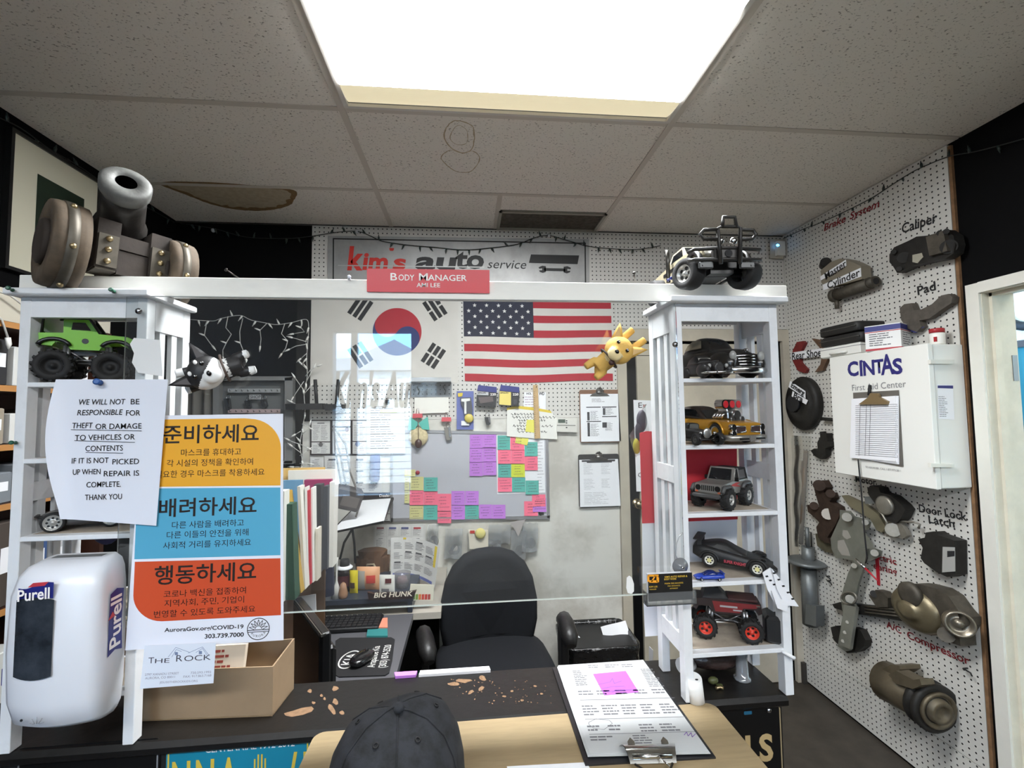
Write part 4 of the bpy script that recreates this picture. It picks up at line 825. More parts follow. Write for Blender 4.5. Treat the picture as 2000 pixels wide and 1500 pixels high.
# clipboards on the wall
def wallclip(x0, y0, x1, y1, px, label, dark, seed):
    P = YP(2.668); t = thing('clipboard', label, 'clipboard', P.m((x0 + x1) / 2, y1)); bm = M('board_dark', (44, 42, 42), .5) if dark else M('board_brown', (128, 92, 68), .6, noise=(30, .15))
    a, c = P.uv(x0, y1), P.uv(x1, y0); wobj('board', B().prism(rrect(a[0], a[1], c[0], c[1], .012), .004, P.M), bm, t)
    w_ = c[0] - a[0]; h_ = c[1] - a[1]; wobj('paper', B().prism([(a[0] + w_ * .02, a[1] + h_ * .02), (c[0] - w_ * .01 + .004, a[1] + h_ * .02), (c[0] - w_ * .03, c[1] - h_ * (.08 if not dark else .1)), (a[0] + w_ * .02, c[1] - h_ * (.08 if not dark else .1))], .005, P.M, .004), paper_m, t)
    m = P.M @ T(a[0], a[1], .0093); b = B(); d = B()
    if not dark:
        printed(b, m, w_ * .3, h_ * .76, w_ * .7, h_ * .84, 3, .3, 1, 0, 1)
        for x, y, k in ((.16, .66, .36), (.16, .39, .36), (.55, .66, .36), (.55, .48, .36)): d.rect(w_ * x, h_ * y, w_ * (x + k), h_ * (y + .018), m)
        for x, y, n in ((.26, .42, 9), (.26, .12, 12), (.62, .52, 7), (.62, .22, 8)): printed(b, m, w_ * x, h_ * y, w_ * (x + .27), h_ * (y + n * .02), n, .35, 1, 0, n)
        for x, y, k in ((.18, .42, .16), (.18, .12, .26), (.57, .52, .13)): d.rect(w_ * x, h_ * y, w_ * (x + .06), h_ * (y + k), m)
        d.rect(w_ * .55, h_ * .28, w_ * .66, h_ * .38, m)
    else:
        d.rect(w_ * .08, h_ * .86, w_ * .9, h_ * .895, m); d.rect(w_ * .2, h_ * .84, w_ * .82, h_ * .862, m)
        for x, y, n in ((.12, .62, 9), (.12, .34, 8), (.55, .62, 9), (.55, .36, 7), (.12, .06, 9)): printed(b, m, w_ * x, h_ * y, w_ * (x + (.3 if y > .1 else .8)), h_ * (y + n * .026), n, .16, 1, 0, n + seed)
    wobj('print', b, grey_ink, t); wobj('print', d, M('dark_print', (66, 66, 70), .7), t)
    mc = P.M @ T((a[0] + c[0]) / 2, c[1] - .012, .006); b = B(); b.prism([(-.06, -.026), (.06, -.026), (.045, -.012), (.022, -.004), (.018, .018), (.008, .026), (-.008, .026), (-.018, .018), (-.022, -.004), (-.045, -.012)], .006, mc).ell((0, -.004, .006), (.022, .012, .012), mc, 12, 6).cyl((-.022, .006, .008), (.022, .006, .008), .006, n=8, M=mc)
    wobj('clip', b, M('clip_steel', (128, 126, 122), .3, .9), t)
    wobj('hook', B().tube([mc @ V((0, .016, -.012)), mc @ V((0, .02, .014)), mc @ V((0, .03, .018))], .002, 6), M('dark_steel', (70, 66, 62), .4, .9), t)
wallclip(1133, 761, 1209, 865, 0, 'brown clipboard with a printed form, upper one on the back wall', False, 1); wallclip(1131, 886, 1208, 992, 0, 'black clipboard with a ruled form, lower one on the back wall', True, 2)

# thermostat, envelope, ruler and small hangings
P = BL; t = thing('thermostat', 'white thermostat on the wall right of the yellow-edged envelope', 'thermostat', P.m(1107, 845)); wobj('case', P.panel(B(), [(1086, 816), (1125, 817), (1125, 844), (1086, 843)], .028), M('thermo_white', (214, 212, 204), .4), t)
P = YP(2.6505); wobj('screen', P.flat(B(), [(1090, 819), (1104, 819), (1104, 826), (1090, 826)], .0008), M('lcd', (90, 100, 92), .2), t); b = B(); P.flat(b, [(1088, 830), (1124, 830.5), (1124, 831.5), (1088, 831)], .0008)
for y in (821, 825, 834): P.flat(b, [(1105, y), (1108, y), (1108, y + 2), (1105, y + 2)], .0009)
wobj('buttons', b, ink, t)
P = YP(2.662); t = thing('envelope', 'white envelope with yellow edge and handwriting under the wooden ruler', 'envelope', P.m(1040, 860))
wobj('paper', P.panel(B(), [(990, 797), (1010, 793), (1045, 796), (1075, 802), (1088, 818), (1088, 858), (1040, 856), (990, 852)], .002), M('envelope_paper', (226, 225, 218), .7), t)
wobj('yellow_edge', P.flat(B(), [(990, 796), (1010, 792.5), (1045, 796), (1075, 802), (1078, 807), (1045, 802), (1010, 798), (990, 801)], .0024), M('edge_yellow', (216, 190, 62), .6), t)
b = B(); r_ = random.Random(9)
for k, (y, x0, x1) in enumerate(((809, 998, 1050), (815, 1000, 1085), (821, 1012, 1065), (826, 1014, 1040), (832, 1002, 1030), (832, 1058, 1074), (838, 1010, 1030), (843, 1010, 1062))):
    x = x0
    while x < x1: l = r_.uniform(3, 7); stroke(b, P, [(x, y + r_.uniform(-1, 2)), (x + l * .3, y - r_.uniform(1, 3)), (x + l * .6, y + 2), (x + l, y + r_.uniform(-2, 1))], .9, .003); x += l + 1.5
wobj('handwriting', b, ink, t)
P = YP(2.6585); single('sticky_note', P.panel(B(), [(1029, 820), (1046, 820), (1044, 845), (1026, 843)], .0006), M('note_yellow', NC['yellow'], .7), 'yellow sticky note on the white envelope, left of the ruler', 'sticky note'); P = YP(2.666)
single('sticky_note', P.panel(B(), [(1008, 850), (1033, 853), (1030, 870), (1006, 865)], .0006), M('note_yellow', NC['yellow'], .7), 'tilted yellow sticky note under the envelope, over the planner', 'sticky note')
P = YP(2.652); t = thing('ruler', 'short wooden ruler hanging in front of the white envelope', 'ruler', P.m(1047, 857)); wobj('stick', P.panel(B(), [(1041, 752), (1050, 751.5), (1055, 856), (1044, 857)], .004), M('ruler_wood', (196, 164, 116), .6, noise=(30, .15)), t)
b = B()
for k in range(24): P.flat(b, [(1042 + .1 * k, 765 + k * 3.7), (1044.5 + .1 * k, 765 + k * 3.7), (1044.5 + .1 * k, 765.6 + k * 3.7), (1042 + .1 * k, 765.6 + k * 3.7)], .0044)
wobj('scale_marks', b, ink, t); wobj('peg_hook', B().tube([P.p(1047, 756) + V((0, .03, 0)), P.p(1047, 757) + V((0, -.01, 0)), P.p(1047.5, 754) + V((0, -.014, 0))], .0018, 6), ink, t)
P = YP(2.668); t = thing('price_sheet', 'white sheet with bold letters behind the wooden ruler', 'paper', P.m(1044, 800)); wobj('paper', P.panel(B(), [(1024, 766), (1066, 766), (1066, 802), (1022, 800)], .001), paper_m, t); P.text('WD', 1058, 769, 11, 6, ink, t, z=.0016, bold=.03); P.text('HOL', 1033, 769, 10, 4, ink, t, z=.0016, bold=.03)
b = B(); printed(b, P.m(1025, 798, .0016), .0, 0, .11, .075, 5, .2, 1, 0, 4); wobj('print', b, M('print_mauve', (150, 110, 140), .7), t)
def pack(px, y0, y1, w0, w1, front, label, lt, seed):
    P = YP(2.664); t = thing('ink_pack', label, 'package', P.m(px, y1)); x0, x1 = px - w0, px + w1
    wobj('carton', P.panel(B(), [(x0 + 2, y0 + 8), (x1, y0 + 11), (x1 - 2, y1), (x0, y1 - 4)], .03), M(*front), t); P2 = YP(2.633)
    wobj('header', P2.panel(B(), [(x0 + 4, y0), (x1, y0 + 4), (x1, y0 + 15), (x0 + 2, y0 + 11)], .002), M('header_blue', (44, 50, 122), .5), t)
    wobj('label_band', P2.flat(B(), [(x0 + 2, y0 + 12), (x0 + 24, y0 + 14), (x0 + 24, y0 + (20 if seed == 1 else 40)), (x0 + 1, y0 + (19 if seed == 1 else 38))], .0006), M(*lt), t); P2.text('EPSON', x0 + 11, y0 + 15.5, 15, 3.5, ink, t, z=.001, bold=.02); P2.text('220', x1 - 7, y0 + 18.5, 11, 4.5, wl, t, z=.001, bold=.02)
    b = B(); P2.flat(b, [(x0 + 4, y0 + 24), (x1 - 8, y0 + 22), (x1 - 6, y0 + 32), (x0 + 8, y0 + 36)], .0008) if seed == 1 else P2.flat(b, [(x1 - 11, y0 + 28), (x1 - 4, y0 + 28), (x1 - 4, y0 + 38), (x1 - 11, y0 + 38)], .0008)
    wobj('cartridge_print', b, M('print_steel%d' % seed, ((96, 84, 84), (60, 60, 66))[seed - 1], .4), t)
    wobj('peg_hook', B().tube([P.p(px, y0 + 2) + V((0, .02, 0)), P.p(px, y0 + 2) + V((0, -.05, 0))], .0022, 6), M('dark_steel', (70, 66, 62), .4, .9), t)
pack(950, 752, 796, 20, 20, ('pack_black', (38, 38, 42), .5), 'black ink cartridge pack on the pegboard, left one', ('pack_grey', (190, 190, 192), .5), 1); pack(994, 752, 794, 20, 20, ('pack_black', (38, 38, 42), .5), 'yellow ink cartridge pack on the pegboard, right one', ('pack_yellow', (226, 206, 112), .5), 2)
P = YP(2.668); t = thing('blister_pack', 'blue blister pack with yellow knob on the pegboard', 'package', P.m(909, 838)); wobj('card', P.panel(B(), [(892, 764), (925, 764), (925, 839), (892, 839)], .002), M('card_blue2', (98, 108, 168), .5), t)
P = YP(2.662); wobj('yellow_burst', P.flat(B(), [(894, 768), (904, 767), (903, 774), (895, 775)], .001), M('edge_yellow', (216, 190, 62), .6), t); wobj('tool_body', P.panel(B(), [(899, 777), (920, 776), (923, 800), (920, 824), (908, 822), (906, 800), (901, 790)], .016), M('tool_grey', (78, 80, 88), .4), t); wobj('tool_blade', P.panel(B(), [(901, 779), (918, 778), (918, 783), (911, 784), (911, 808), (907, 808), (907, 785), (901, 784)], .018), M('tool_white', (226, 226, 222), .3), t)
q = YP(2.66).p(916, 817); wobj('tool_knob', B().lathe([(.026, 0), (.026, .016), (.02, .022), (0.001, .023)], 16, T(*q) @ RX(pi / 2)), M('knob_yellow', (206, 188, 92), .4), t); wobj('barcode_label', YP(2.657).panel(B(), [(901, 822), (917, 822), (917, 831), (901, 831)], .002), paper_m, t)
def keyring(px, y0, y1, label, cat, mat, w_=6):
    P = YP(2.66); t = thing('key_bunch', label, cat, P.m(px, y1)); wobj('ring', B().tube([P.p(px + 4 * cos(a), y0 + 5 + 5 * sin(a)) for a in [2 * pi * k / 14 for k in range(14)]], .0018, 5, close=True), sm, t)
    wobj('fob', P.panel(B(), [(px - w_, y0 + 9), (px + w_ * .6, y0 + 8), (px + w_, y1 - 3), (px + w_ * .3, y1), (px - w_ * .4, y1 - 2)], .014), mat, t); wobj('key', P.panel(B(), [(px + 1, y0 + 8), (px + 5, y0 + 8), (px + 6, y1 - 6), (px + 3, y1 - 5)], .004, .015), sm, t)
keyring(952, 806, 831, 'dark car key fob hanging under the ink cartridge packs', 'keys', M('fob_black', (44, 44, 46), .4))
P = YP(2.664); t = thing('blank_card', 'blank white card clipped to the pegboard under the clear tray', 'card', P.m(843, 806)); wobj('card', P.panel(B(), [(810, 777), (876, 776), (877, 806), (809, 808)], .0015), M('card_cream', (232, 230, 222), .7), t)
P = YP(2.664); t = thing('clear_tray', 'clear plastic shelf tray hooked on the pegboard below the Korean flag', 'tray', P.m(840, 762)); cl2 = CLEAR('clear_plastic', (.9, .93, .97), .12, .05)
b = B(); q = [P.p(803, 748), P.p(882, 748)]; b.box(((q[0].x + q[1].x) / 2, 2.62, q[0].z), (q[1].x - q[0].x, .11, .004)).box(((q[0].x + q[1].x) / 2, 2.566, q[0].z + .012), (q[1].x - q[0].x, .004, .024)).box(((q[0].x + q[1].x) / 2, 2.672, q[0].z - .04), (q[1].x - q[0].x, .004, .08)); wobj('tray', b, cl2, t)
for x in (815, 866): wobj('hook', B().tube([P.p(x, 752) + V((0, .02, 0)), P.p(x, 757) + V((0, -.012, 0)), P.p(x + 5, 764) + V((0, -.02, 0)), P.p(x + 2, 770) + V((0, -.01, 0))], .0018, 6), ink, t)
def binder(px, py, label, fab):
    P = YP(2.66); t = thing('binder_clip', label, 'clip', P.m(px, py + 9)); q = P.p(px, py); wobj('jaw', B().prism([(-.028, -.012), (.028, -.012), (.026, .012), (-.026, .012)], .014, frame(q, (1, 0, 0), None, (0, -1, 0))), M('clip_red', (206, 84, 92), .4), t); wobj('handle', B().tube([q + V((-.008, -.01, .01)), q + V((-.004, -.014, .04)), q + V((.006, -.014, .04)), q + V((.008, -.01, .01))], .0016, 5), sm, t); return t
binder(872, 819, 'red binder clip holding a key bag on the pegboard, right one', 0); keyring(875, 826, 860, 'key in a small grey pouch hanging from the red clip', 'keys', M('fob_grey', (128, 126, 120), .5), 8)
binder(816, 812, 'red binder clip above the teal bow, left one', 0)
P = YP(2.655); t = thing('hanging_ornament', 'round cream straw ornament with teal bow and brown drop on the back wall', 'ornament', P.m(818, 874))
b = B(); b.ell(P.p(817, 853), (.055, .02, .055), None, 20, 10); wobj('straw_disc', b, M('straw', (214, 198, 158), .9, noise=(70, .3), bump=(120, .5)), t); tl = M('bow_teal', (90, 182, 168), .8)
for s in (-1, 1): wobj('bow', B().prism([(0, 0), (s * .05, .035), (s * .06, -.04), (s * .02, -.035)], .012, frame(P.p(818, 826), (1, 0, 0), None, (0, -1, 0))), tl, t)
q = P.p(818, 866) + V((0, -.02, 0)); wobj('drop', B().ell(q, (.02, .012, .026), None, 12, 8), M('drop_brown', (66, 40, 36), .4), t); wobj('cord', B().tube([P.p(816, 815) + V((0, -.012, 0)), P.p(818, 832) + V((0, -.024, 0)), q], .0018, 5), M('cord_brown', (92, 72, 58), .7), t)
P = YP(2.662); t = thing('paper_packet', 'clipped packet of typed white sheets hanging on the back wall', 'paper', P.m(745, 885)); 
for k in range(4): wobj('sheet', P.panel(B(), [(716 + k * 1.5, 786 - k * .5), (790, 783 + k), (792, 882 + k), (716 + k * 2, 884 + k * .4)], .002, k * .0025), M('packet_paper', (216, 213, 205), .7), t)
b = B(); printed(b, P.m(724, 878, .0105), .0, .0, .17, .24, 18, .24, 1, 0, 8); printed(b, P.m(732, 800, .0105), .0, .0, .15, .02, 2, .4, 1, 0, 8); wobj('print', b, M('print_brown', (120, 112, 108), .8), t)
P2 = YP(2.65); wobj('highlight', P2.flat(B(), [(742, 801), (777, 801), (776, 806), (743, 806)], .001), M('highlight_lime', (206, 210, 120), .7), t); wobj('binder_clip', P2.panel(B(), [(753, 781), (761, 781), (761, 788), (753, 788)], .012), ink, t); wobj('peg_hook', B().tube([P2.p(757, 784), P2.p(757, 777), P2.p(765, 780)], .0018, 5), ink, t)

# lists and price cards on the left half of the wall
def cards(name, label, outer, mat, items, seed, y=2.672, th=.003):
    P = YP(y); t = thing(name, label, 'poster', P.m((outer[0] + outer[2]) / 2, outer[3])); wobj('backing', P.panel(B(), [(outer[0], outer[1]), (outer[2], outer[1]), (outer[2], outer[3]), (outer[0], outer[3])], th), mat, t); k = seed
    for x0, y0, x1, y1, n, c in items:
        k += 1; cd_ = wobj('card', P.panel(B(), [(x0, y0), (x1, y0), (x1, y1), (x0, y1)], .0012, th), M('list_paper', (212, 211, 208), .7), t); a, e = P.p(x0, y1), P.p(x1, y0); m = P.m(x0, y1, th + .0018); W_, H_ = e.x - a.x, e.z - a.z
        b = B(); printed(b, m, W_ * .08, H_ * .05, W_ * .95, H_ * .8, n, .3, c, 0, k); b.rect(W_ * .3, H_ * .86, W_ * .7, H_ * .92, m); wobj('print', b, M('print_list', (132, 130, 132), .8), cd_)
    return t, P
bkg = M('list_black', (40, 32, 34), .6)
t, P = cards('price_board', 'black framed board of small white price cards at the left of the back wall', (606, 820, 716, 889), bkg, [(609, 822, 645, 862, 10, 2), (609, 864, 645, 886, 6, 2), (650, 822, 685, 832, 2, 2), (650, 835, 685, 886, 12, 2), (689, 822, 716, 861, 9, 2), (689, 863, 716, 886, 5, 2)], 1)
for x, y, r_, c in ((627, 868, .012, (96, 94, 96)), (678, 839, .012, (110, 70, 72)), (699, 867, .014, (96, 104, 132))): wobj('logo_dot', B().prism(circ(0, 0, r_, 14), .0008, P.m(x, y, .005)), M('dot%d' % c[2], c, .6), t)
t, P = cards('phone_list', 'white list of shop adverts under the black framed price board', (634, 890, 745, 962), M('list_white', (206, 205, 202), .7), [(637 + 27 * i, 894 + 22.5 * j, 662 + 27 * i, 915 + 22.5 * j, 5, 1) for i in range(4) for j in range(3)], 20)
b = B()
for i in range(4): 
    for j in range(3): P.flat(b, [(642 + 27 * i, 896 + 22.5 * j), (656 + 27 * i, 896 + 22.5 * j), (656 + 27 * i, 899 + 22.5 * j), (642 + 27 * i, 899 + 22.5 * j)], .005)
wobj('heading', b, M('dark_print', (66, 66, 70), .7), t)
t, P = cards('flyer', 'flyer with brown header bar left of the whiteboard', (702, 962, 766, 1020), bkg, [(704 + 20 * i, 976 + 14 * j, 722 + 20 * i, 989 + 14 * j, 3, 1) for i in range(3) for j in range(3)], 40); P.text('Dealer', 752, 968, 22, 5, wl, t, z=.004, bold=.02)
wobj('red_mark', P.flat(B(), [(717, 978), (725, 978), (725, 985), (717, 985)], .006), M('mark_red', (190, 60, 50), .6), t); wobj('green_mark', P.flat(B(), [(718, 997), (730, 997), (730, 1002), (718, 1002)], .006), M('mark_green', (90, 130, 80), .6), t)
t, P = cards('small_card', 'small white card at the lower left of the price board', (606, 893, 633, 914), M('list_white', (206, 205, 202), .7), [(608, 895, 631, 912, 4, 1)], 60)
t, P = cards('parts_list', 'white sheet of shop adverts below the whiteboard, flat on the wall', (730, 1024, 832, 1092), M('list_white', (206, 205, 202), .7), [(733 + 24 * i, 1028 + 21 * j, 754 + 24 * i, 1047 + 21 * j, 5, 1) for i in range(4) for j in range(3)], 70)
b = B()
for i, c in enumerate(((150, 90, 96), (96, 100, 140), (96, 100, 140), (180, 74, 80))): wobj('heading', P.flat(B(), [(736 + 24 * i, 1029), (750 + 24 * i, 1029), (750 + 24 * i, 1033), (736 + 24 * i, 1033)], .0055), M('head%d' % c[0], c, .6), t)
q = YP(2.66); t = thing('blue_roll', 'dark blue cloth roll hanging beside the adverts list', 'roll', q.m(733, 940)); b = B(); b.tube([q.p(734, 888) + V((0, -.02, 0)), q.p(734, 900) + V((0, -.02, 0)), q.p(733, 936) + V((0, -.02, 0)), q.p(732, 939) + V((0, -.02, 0))], [.026, .028, .027, .018], 12); wobj('cloth', b, M('roll_blue', (44, 56, 128), .8), t); wobj('tip', B().ell(q.p(732, 940) + V((0, -.02, 0)), (.012, .012, .008)), ink, t)

# curved price sheet, swatch card
P = YP(2.33); t = thing('curved_price_sheet', 'curling white price sheet with yellow edge standing on the back desk', 'paper', P.m(810, 1140))
def cf_(u, v, z=0): return P.p(762 + 98 * u - 10 * u * (1 - v) , 1053 + 12 * u * u + (1 - v) * (76 + 3 * u)) + V((0, .05 * sin(pi * u * .9) - .06 * u + .02 + z, 0))
b = B(); b.grid(cf_, 14, 6); b.grid(lambda u, v: cf_(1 - u, v, .0008), 14, 6); wobj('paper', b, M('list_white', (206, 205, 202), .7), t)
def cpatch(b, u0, v0, u1, v1, z=-.0012, n=3): b.grid(lambda u, v: cf_(u0 + (u1 - u0) * u, v0 + (v1 - v0) * v, z), n, 1)
b = B(); r_ = random.Random(3)
for i in range(4):
    for j in range(3):
        for k in range(5): cpatch(b, .06 + .22 * i, .86 - .26 * j - .035 * k, .06 + .22 * i + r_.uniform(.1, .19), .872 - .26 * j - .035 * k, n=2)
wobj('print', b, M('print_list', (132, 130, 132), .8), t); b = B(); cpatch(b, .9, .45, .95, .97); cpatch(b, .24, .95, .3, 1.0); wobj('yellow_tab', b, M('edge_yellow', (216, 190, 62), .6), t); b = B(); cpatch(b, .04, .02, .92, .09, n=8); wobj('blue_band', b, M('print_blue', (104, 112, 168), .6), t)
b = B()
for i, j in ((2, 0), (3, 1), (1, 1), (2, 1), (0, 2)): cpatch(b, .07 + .22 * i, .89 - .27 * j, .2 + .22 * i, .92 - .27 * j)
wobj('heading', b, M('dark_print', (66, 66, 70), .7), t)
P = YP(2.12); t = thing('swatch_card', 'cream card with a row of colour swatches on the back desk', 'card', P.m(822, 1182)); wobj('card', P.panel(B(), [(802, 1140), (848, 1142), (846, 1172), (798, 1172)], .004), M('swatch_cream', (222, 216, 196), .7), t)
for k, c in enumerate(((92, 142, 150), (70, 128, 100), (86, 130, 66), (126, 156, 70), (220, 120, 66), (206, 74, 58), (200, 62, 52), (176, 66, 58))): wobj('swatch', P.flat(B(), [(794 + 6 * k - (0 if k else 3), 1160), (799 + 6 * k, 1159.5), (798.6 + 6 * k, 1170), (793.6 + 6 * k, 1170.5)], .0046), M('swatch%d' % k, c, .6), t)

# plastic bags and a tin of cream under the whiteboard
bagm = CLEAR('bag_plastic', (.86, .86, .84), .3, .08, 1.6)
def bag(px, py, w_, h_, label, cont, seed):
    P = YP(2.665); t = thing('plastic_bag', label, 'bag', P.m(px, py + h_ / 2)); r_ = random.Random(seed); a = [[r_.uniform(0, .02) for _ in range(8)] for _ in range(8)]
    b = B(); b.grid(lambda u, v: P.p(px + (u - .5) * w_ + (v - .5) * 3, py + (.5 - v) * h_) + V((0, -a[min(7, int(v * 7.9))][min(7, int(u * 7.9))] - .008, 0)), 7, 7); wobj('film', b, bagm, t)
    if cont: wobj('parts', B().ell(P.p(px + 3, py + h_ * .22) + V((0, -.006, 0)), (.026, .005, .03), None, 10, 6).ell(P.p(px - 5, py + h_ * .3) + V((0, -.006, 0)), (.018, .005, .016), None, 8, 5), M('bag_parts', cont, .5), t)
for q in ((845, 1046, 22, 46, 'crumpled clear plastic bag at the left end of the row under the whiteboard', (150, 146, 138), 1), (886, 1060, 34, 58, 'shiny clear zip bag with dark parts left of the cream tin', (80, 78, 76), 2), (975, 1042, 44, 38, 'flat clear plastic bag right of the cream tin', None, 3), (1012, 1062, 30, 56, 'clear zip bag with a small tool at the middle right', (70, 70, 72), 4), (1034, 1048, 30, 56, 'clear plastic bag at the right end of the row under the whiteboard', (96, 92, 90), 5), (965, 1066, 26, 26, 'small dark plastic bag hanging below the cream tin', (60, 58, 56), 6)): bag(*q)
P = YP(2.665); t = thing('card_box', 'cream box with a yellow sponge stuck on the wall behind the chair', 'box', P.m(935, 1068)); wobj('box', P.panel(B(), [(915, 1034), (953, 1034), (953, 1066), (917, 1068)], .045), M('box_cream', (214, 206, 188), .6), t); P2 = YP(2.618)
wobj('sponge', B().ell(P2.p(938, 1041) + V((0, -.01, 0)), (.03, .014, .03), None, 12, 8), M('sponge_yellow', (216, 204, 128), .8, bump=(100, .4)), t); wobj('label_print', P2.flat(B(), [(918, 1036), (927, 1036), (927, 1042), (918, 1042)], .001), M('mark_red', (190, 60, 50), .6), t); P = YP(2.65); single('paper_scrap', P.panel(B(), [(996, 1020), (1008, 1018), (1026, 1014), (1012, 1048), (1004, 1032)], .006), M('scrap_grey', (170, 164, 160), .7), 'folded grey paper scrap tucked below the whiteboard frame', 'paper')

# corner box with the blue light, papers on the back door
P = YP(2.664); t = thing('sensor_box', 'small white sensor box with a blue light in the ceiling corner', 'sensor', P.m(1518, 508)); wobj('back_plate', P.panel(B(), [(1503, 468), (1528, 468), (1529, 506), (1503, 505)], .006), M('box_tan', (176, 168, 152), .6), t); wobj('case', P.panel(B(), [(1512, 474), (1527, 474), (1528, 502), (1513, 501)], .03), M('thermo_white', (214, 212, 204), .4), t)
wobj('indicator', B().ell(YP(2.634).p(1519, 479), (.011, .004, .007), None, 10, 6), EM('led_blue', (70, 170, 255), 4), t)
P = YP(2.660); t = thing('door_sheet', 'white sheet taped to the beige back door behind the right tower', 'paper', P.m(1262, 900)); wobj('paper', P.panel(B(), [(1237, 781), (1292, 783), (1292, 960), (1243, 960)], .001), paper_m, t); P.text('Ev', 1254, 792, 16, 11, ink, t, z=.0016); P.text('C', 1250, 928, 8, 9, ink, t, z=.0016)
# ================================================================ office furniture behind the screen
def sell(b, c, r, M=None, e1=.35, e2=.35, nu=28, nv=14):
    """cushion-like rounded block"""
    def p_(x, e): return math.copysign(abs(x) ** e, x)
    rings = []
    for i in range(nv + 1):
        t = -pi / 2 + pi * max(.015, min(.985, i / nv)); rings.append([V((c[0] + r[0] * p_(cos(t), e1) * p_(cos(2 * pi * k / nu), e2), c[1] + r[1] * p_(cos(t), e1) * p_(sin(2 * pi * k / nu), e2), c[2] + r[2] * p_(sin(t), e1))) for k in range(nu)])
    return b.loft(rings, M, True)
def pillow(b, poly, th, M=None, r=.03):
    """outline with softly rounded rim, thickness th along z"""
    n = len(poly); cx = sum(q[0] for q in poly) / n; cy = sum(q[1] for q in poly) / n
    def ins(d, z): 
        out = []
        for x, y in poly: L = math.hypot(x - cx, y - cy); k = max(.05, 1 - d / L); out.append(V((cx + (x - cx) * k, cy + (y - cy) * k, z)))
        return out
    h = th / 2
    rings = [ins(d, -z) for d, z in reversed([(r * (1 - cos(a)), h - min(h, r) * (1 - sin(a))) for a in [pi / 2 * j / 5 for j in range(6)]])] + [ins(r * (1 - cos(a)), h - min(h, r) * (1 - sin(a))) for a in [pi / 2 * j / 5 for j in range(6)]]
    rings = [ins(r * 2.2, -h * 1.0)] + rings + [ins(r * 2.2, h * 1.0)]
    return b.loft(rings, M, True)
nav = M('chair_navy', (13, 16, 23), .85, noise=(60, .2), bump=(300, .3)); plb = M('chair_plastic', (22, 22, 24), .5)
ch = thing('office_chair', 'dark navy fabric office chair with black armrests behind the counter', 'chair', T(.105, 2.06, 0) @ RZ(.10))
b = B(); sell(b, (0, 0, .515), (.255, .25, .055), None, .5, .45); obj('seat', b, nav, ch)
bp = [(x, y) for x, y in [(-.215, 0), (-.232, .1), (-.23, .2), (-.21, .3), (-.175, .37), (-.12, .42), (-.06, .44), (0, .444), (.06, .44), (.12, .42), (.175, .37), (.21, .3), (.23, .2), (.232, .1), (.215, 0), (.16, -.035), (.08, -.045), (0, -.048), (-.08, -.045), (-.16, -.035)]]
b = B(); pillow(b, bp, .085, T(0, .235, .545) @ RX(rad(97)), .04)
for i, q in enumerate(b.v): b.v[i] = q + V((0, -.10 * (q.x / .23) ** 2 * .5, 0))
obj('backrest', b, nav, ch)
obj('back_support', B().box((0, .275, .50), (.07, .02, .3), None, .006).box((0, .15, .41), (.07, .17, .02), None, .004), plb, ch)
for s in (-1, 1):
    b = B(); pts = [V((s * .30, .0, .70)), V((s * .305, -.03, .713)), V((s * .30, -.08, .715)), V((s * .29, -.16, .70)), V((s * .285, -.19, .675))]
    b.tube(pts, [.024, .034, .036, .036, .022], 10); a = obj('armrest', b, M('arm_vinyl', (30, 29, 29), .42, bump=(70, .5)), ch); obj('arm_post', B().box((s * .30, -.03, .57), (.035, .06, .24), None, .008).box((s * .26, -.03, .455), (.10, .06, .02), None, .004), plb, ch)
obj('gas_column', B().cyl((0, 0, .1), (0, 0, .42), .028).cyl((0, 0, .40), (0, 0, .462), .05), plb, ch)
for k in range(5):
    a = 2 * pi * k / 5 + .3; d = V((cos(a), sin(a), 0)); l = obj('base_leg', B().tube([V((0, 0, .105)), d * .16 + V((0, 0, .095)), d * .30 + V((0, 0, .07))], [.024, .02, .014], 8), plb, ch); obj('caster', B().cyl(d * .30 + V((-d.y, d.x, 0)) * .02 + V((0, 0, .028)), d * .30 - V((-d.y, d.x, 0)) * .02 + V((0, 0, .028)), .028), plb, l)

# waste bin
bx, by = U(1164, 1240, Y=2.43).x, 2.43; t = thing('waste_bin', 'black waste bin lined with a shiny black bag beside the chair', 'bin', T(bx, by, 0)); bw2, bd = .182, .15
def rr_ring(w_, d_, z, r=.05, wob=0, seed=0):
    r_ = random.Random(seed); return [V((x + r_.uniform(-wob, wob), y + r_.uniform(-wob, wob), z + r_.uniform(-wob, wob))) for x, y in rrect(-w_, -d_, w_, d_, r, 6)]
b = B(); b.loft([rr_ring(.13, .10, .002), rr_ring(.14, .11, .05), rr_ring(bw2 - .006, bd - .006, .45)], None, True); obj('can', b, M('bin_plastic', (30, 30, 31), .5), t)
bagb = M('bin_bag', (16, 16, 17), .16, bump=(11, 1, .05), coat=.4)
b = B(); b.loft([rr_ring(bw2 - .01, bd - .01, .25, .05, .004, 1), rr_ring(bw2 + .004, bd + .004, .33, .05, .003, 2), rr_ring(bw2 + .006, bd + .006, .37, .05, .003, 3), rr_ring(bw2 + .004, bd + .004, .41, .05, .003, 4), rr_ring(bw2 + .009, bd + .009, .445, .05, .002, 5), rr_ring(bw2 + .009, bd + .009, .465, .05, .002, 6), rr_ring(bw2 + .002, bd + .002, .472, .05, .002, 7), rr_ring(bw2 - .006, bd - .006, .46, .045, .003, 8), rr_ring(bw2 - .02, bd - .02, .40, .04, .005, 9), rr_ring(bw2 - .03, bd - .03, .33, .04, .006, 10)], None, True, False); b.f.append([len(b.v) - k - 1 for k in range(28)]); b.sm.append(True); obj('bag', b, bagb, t)
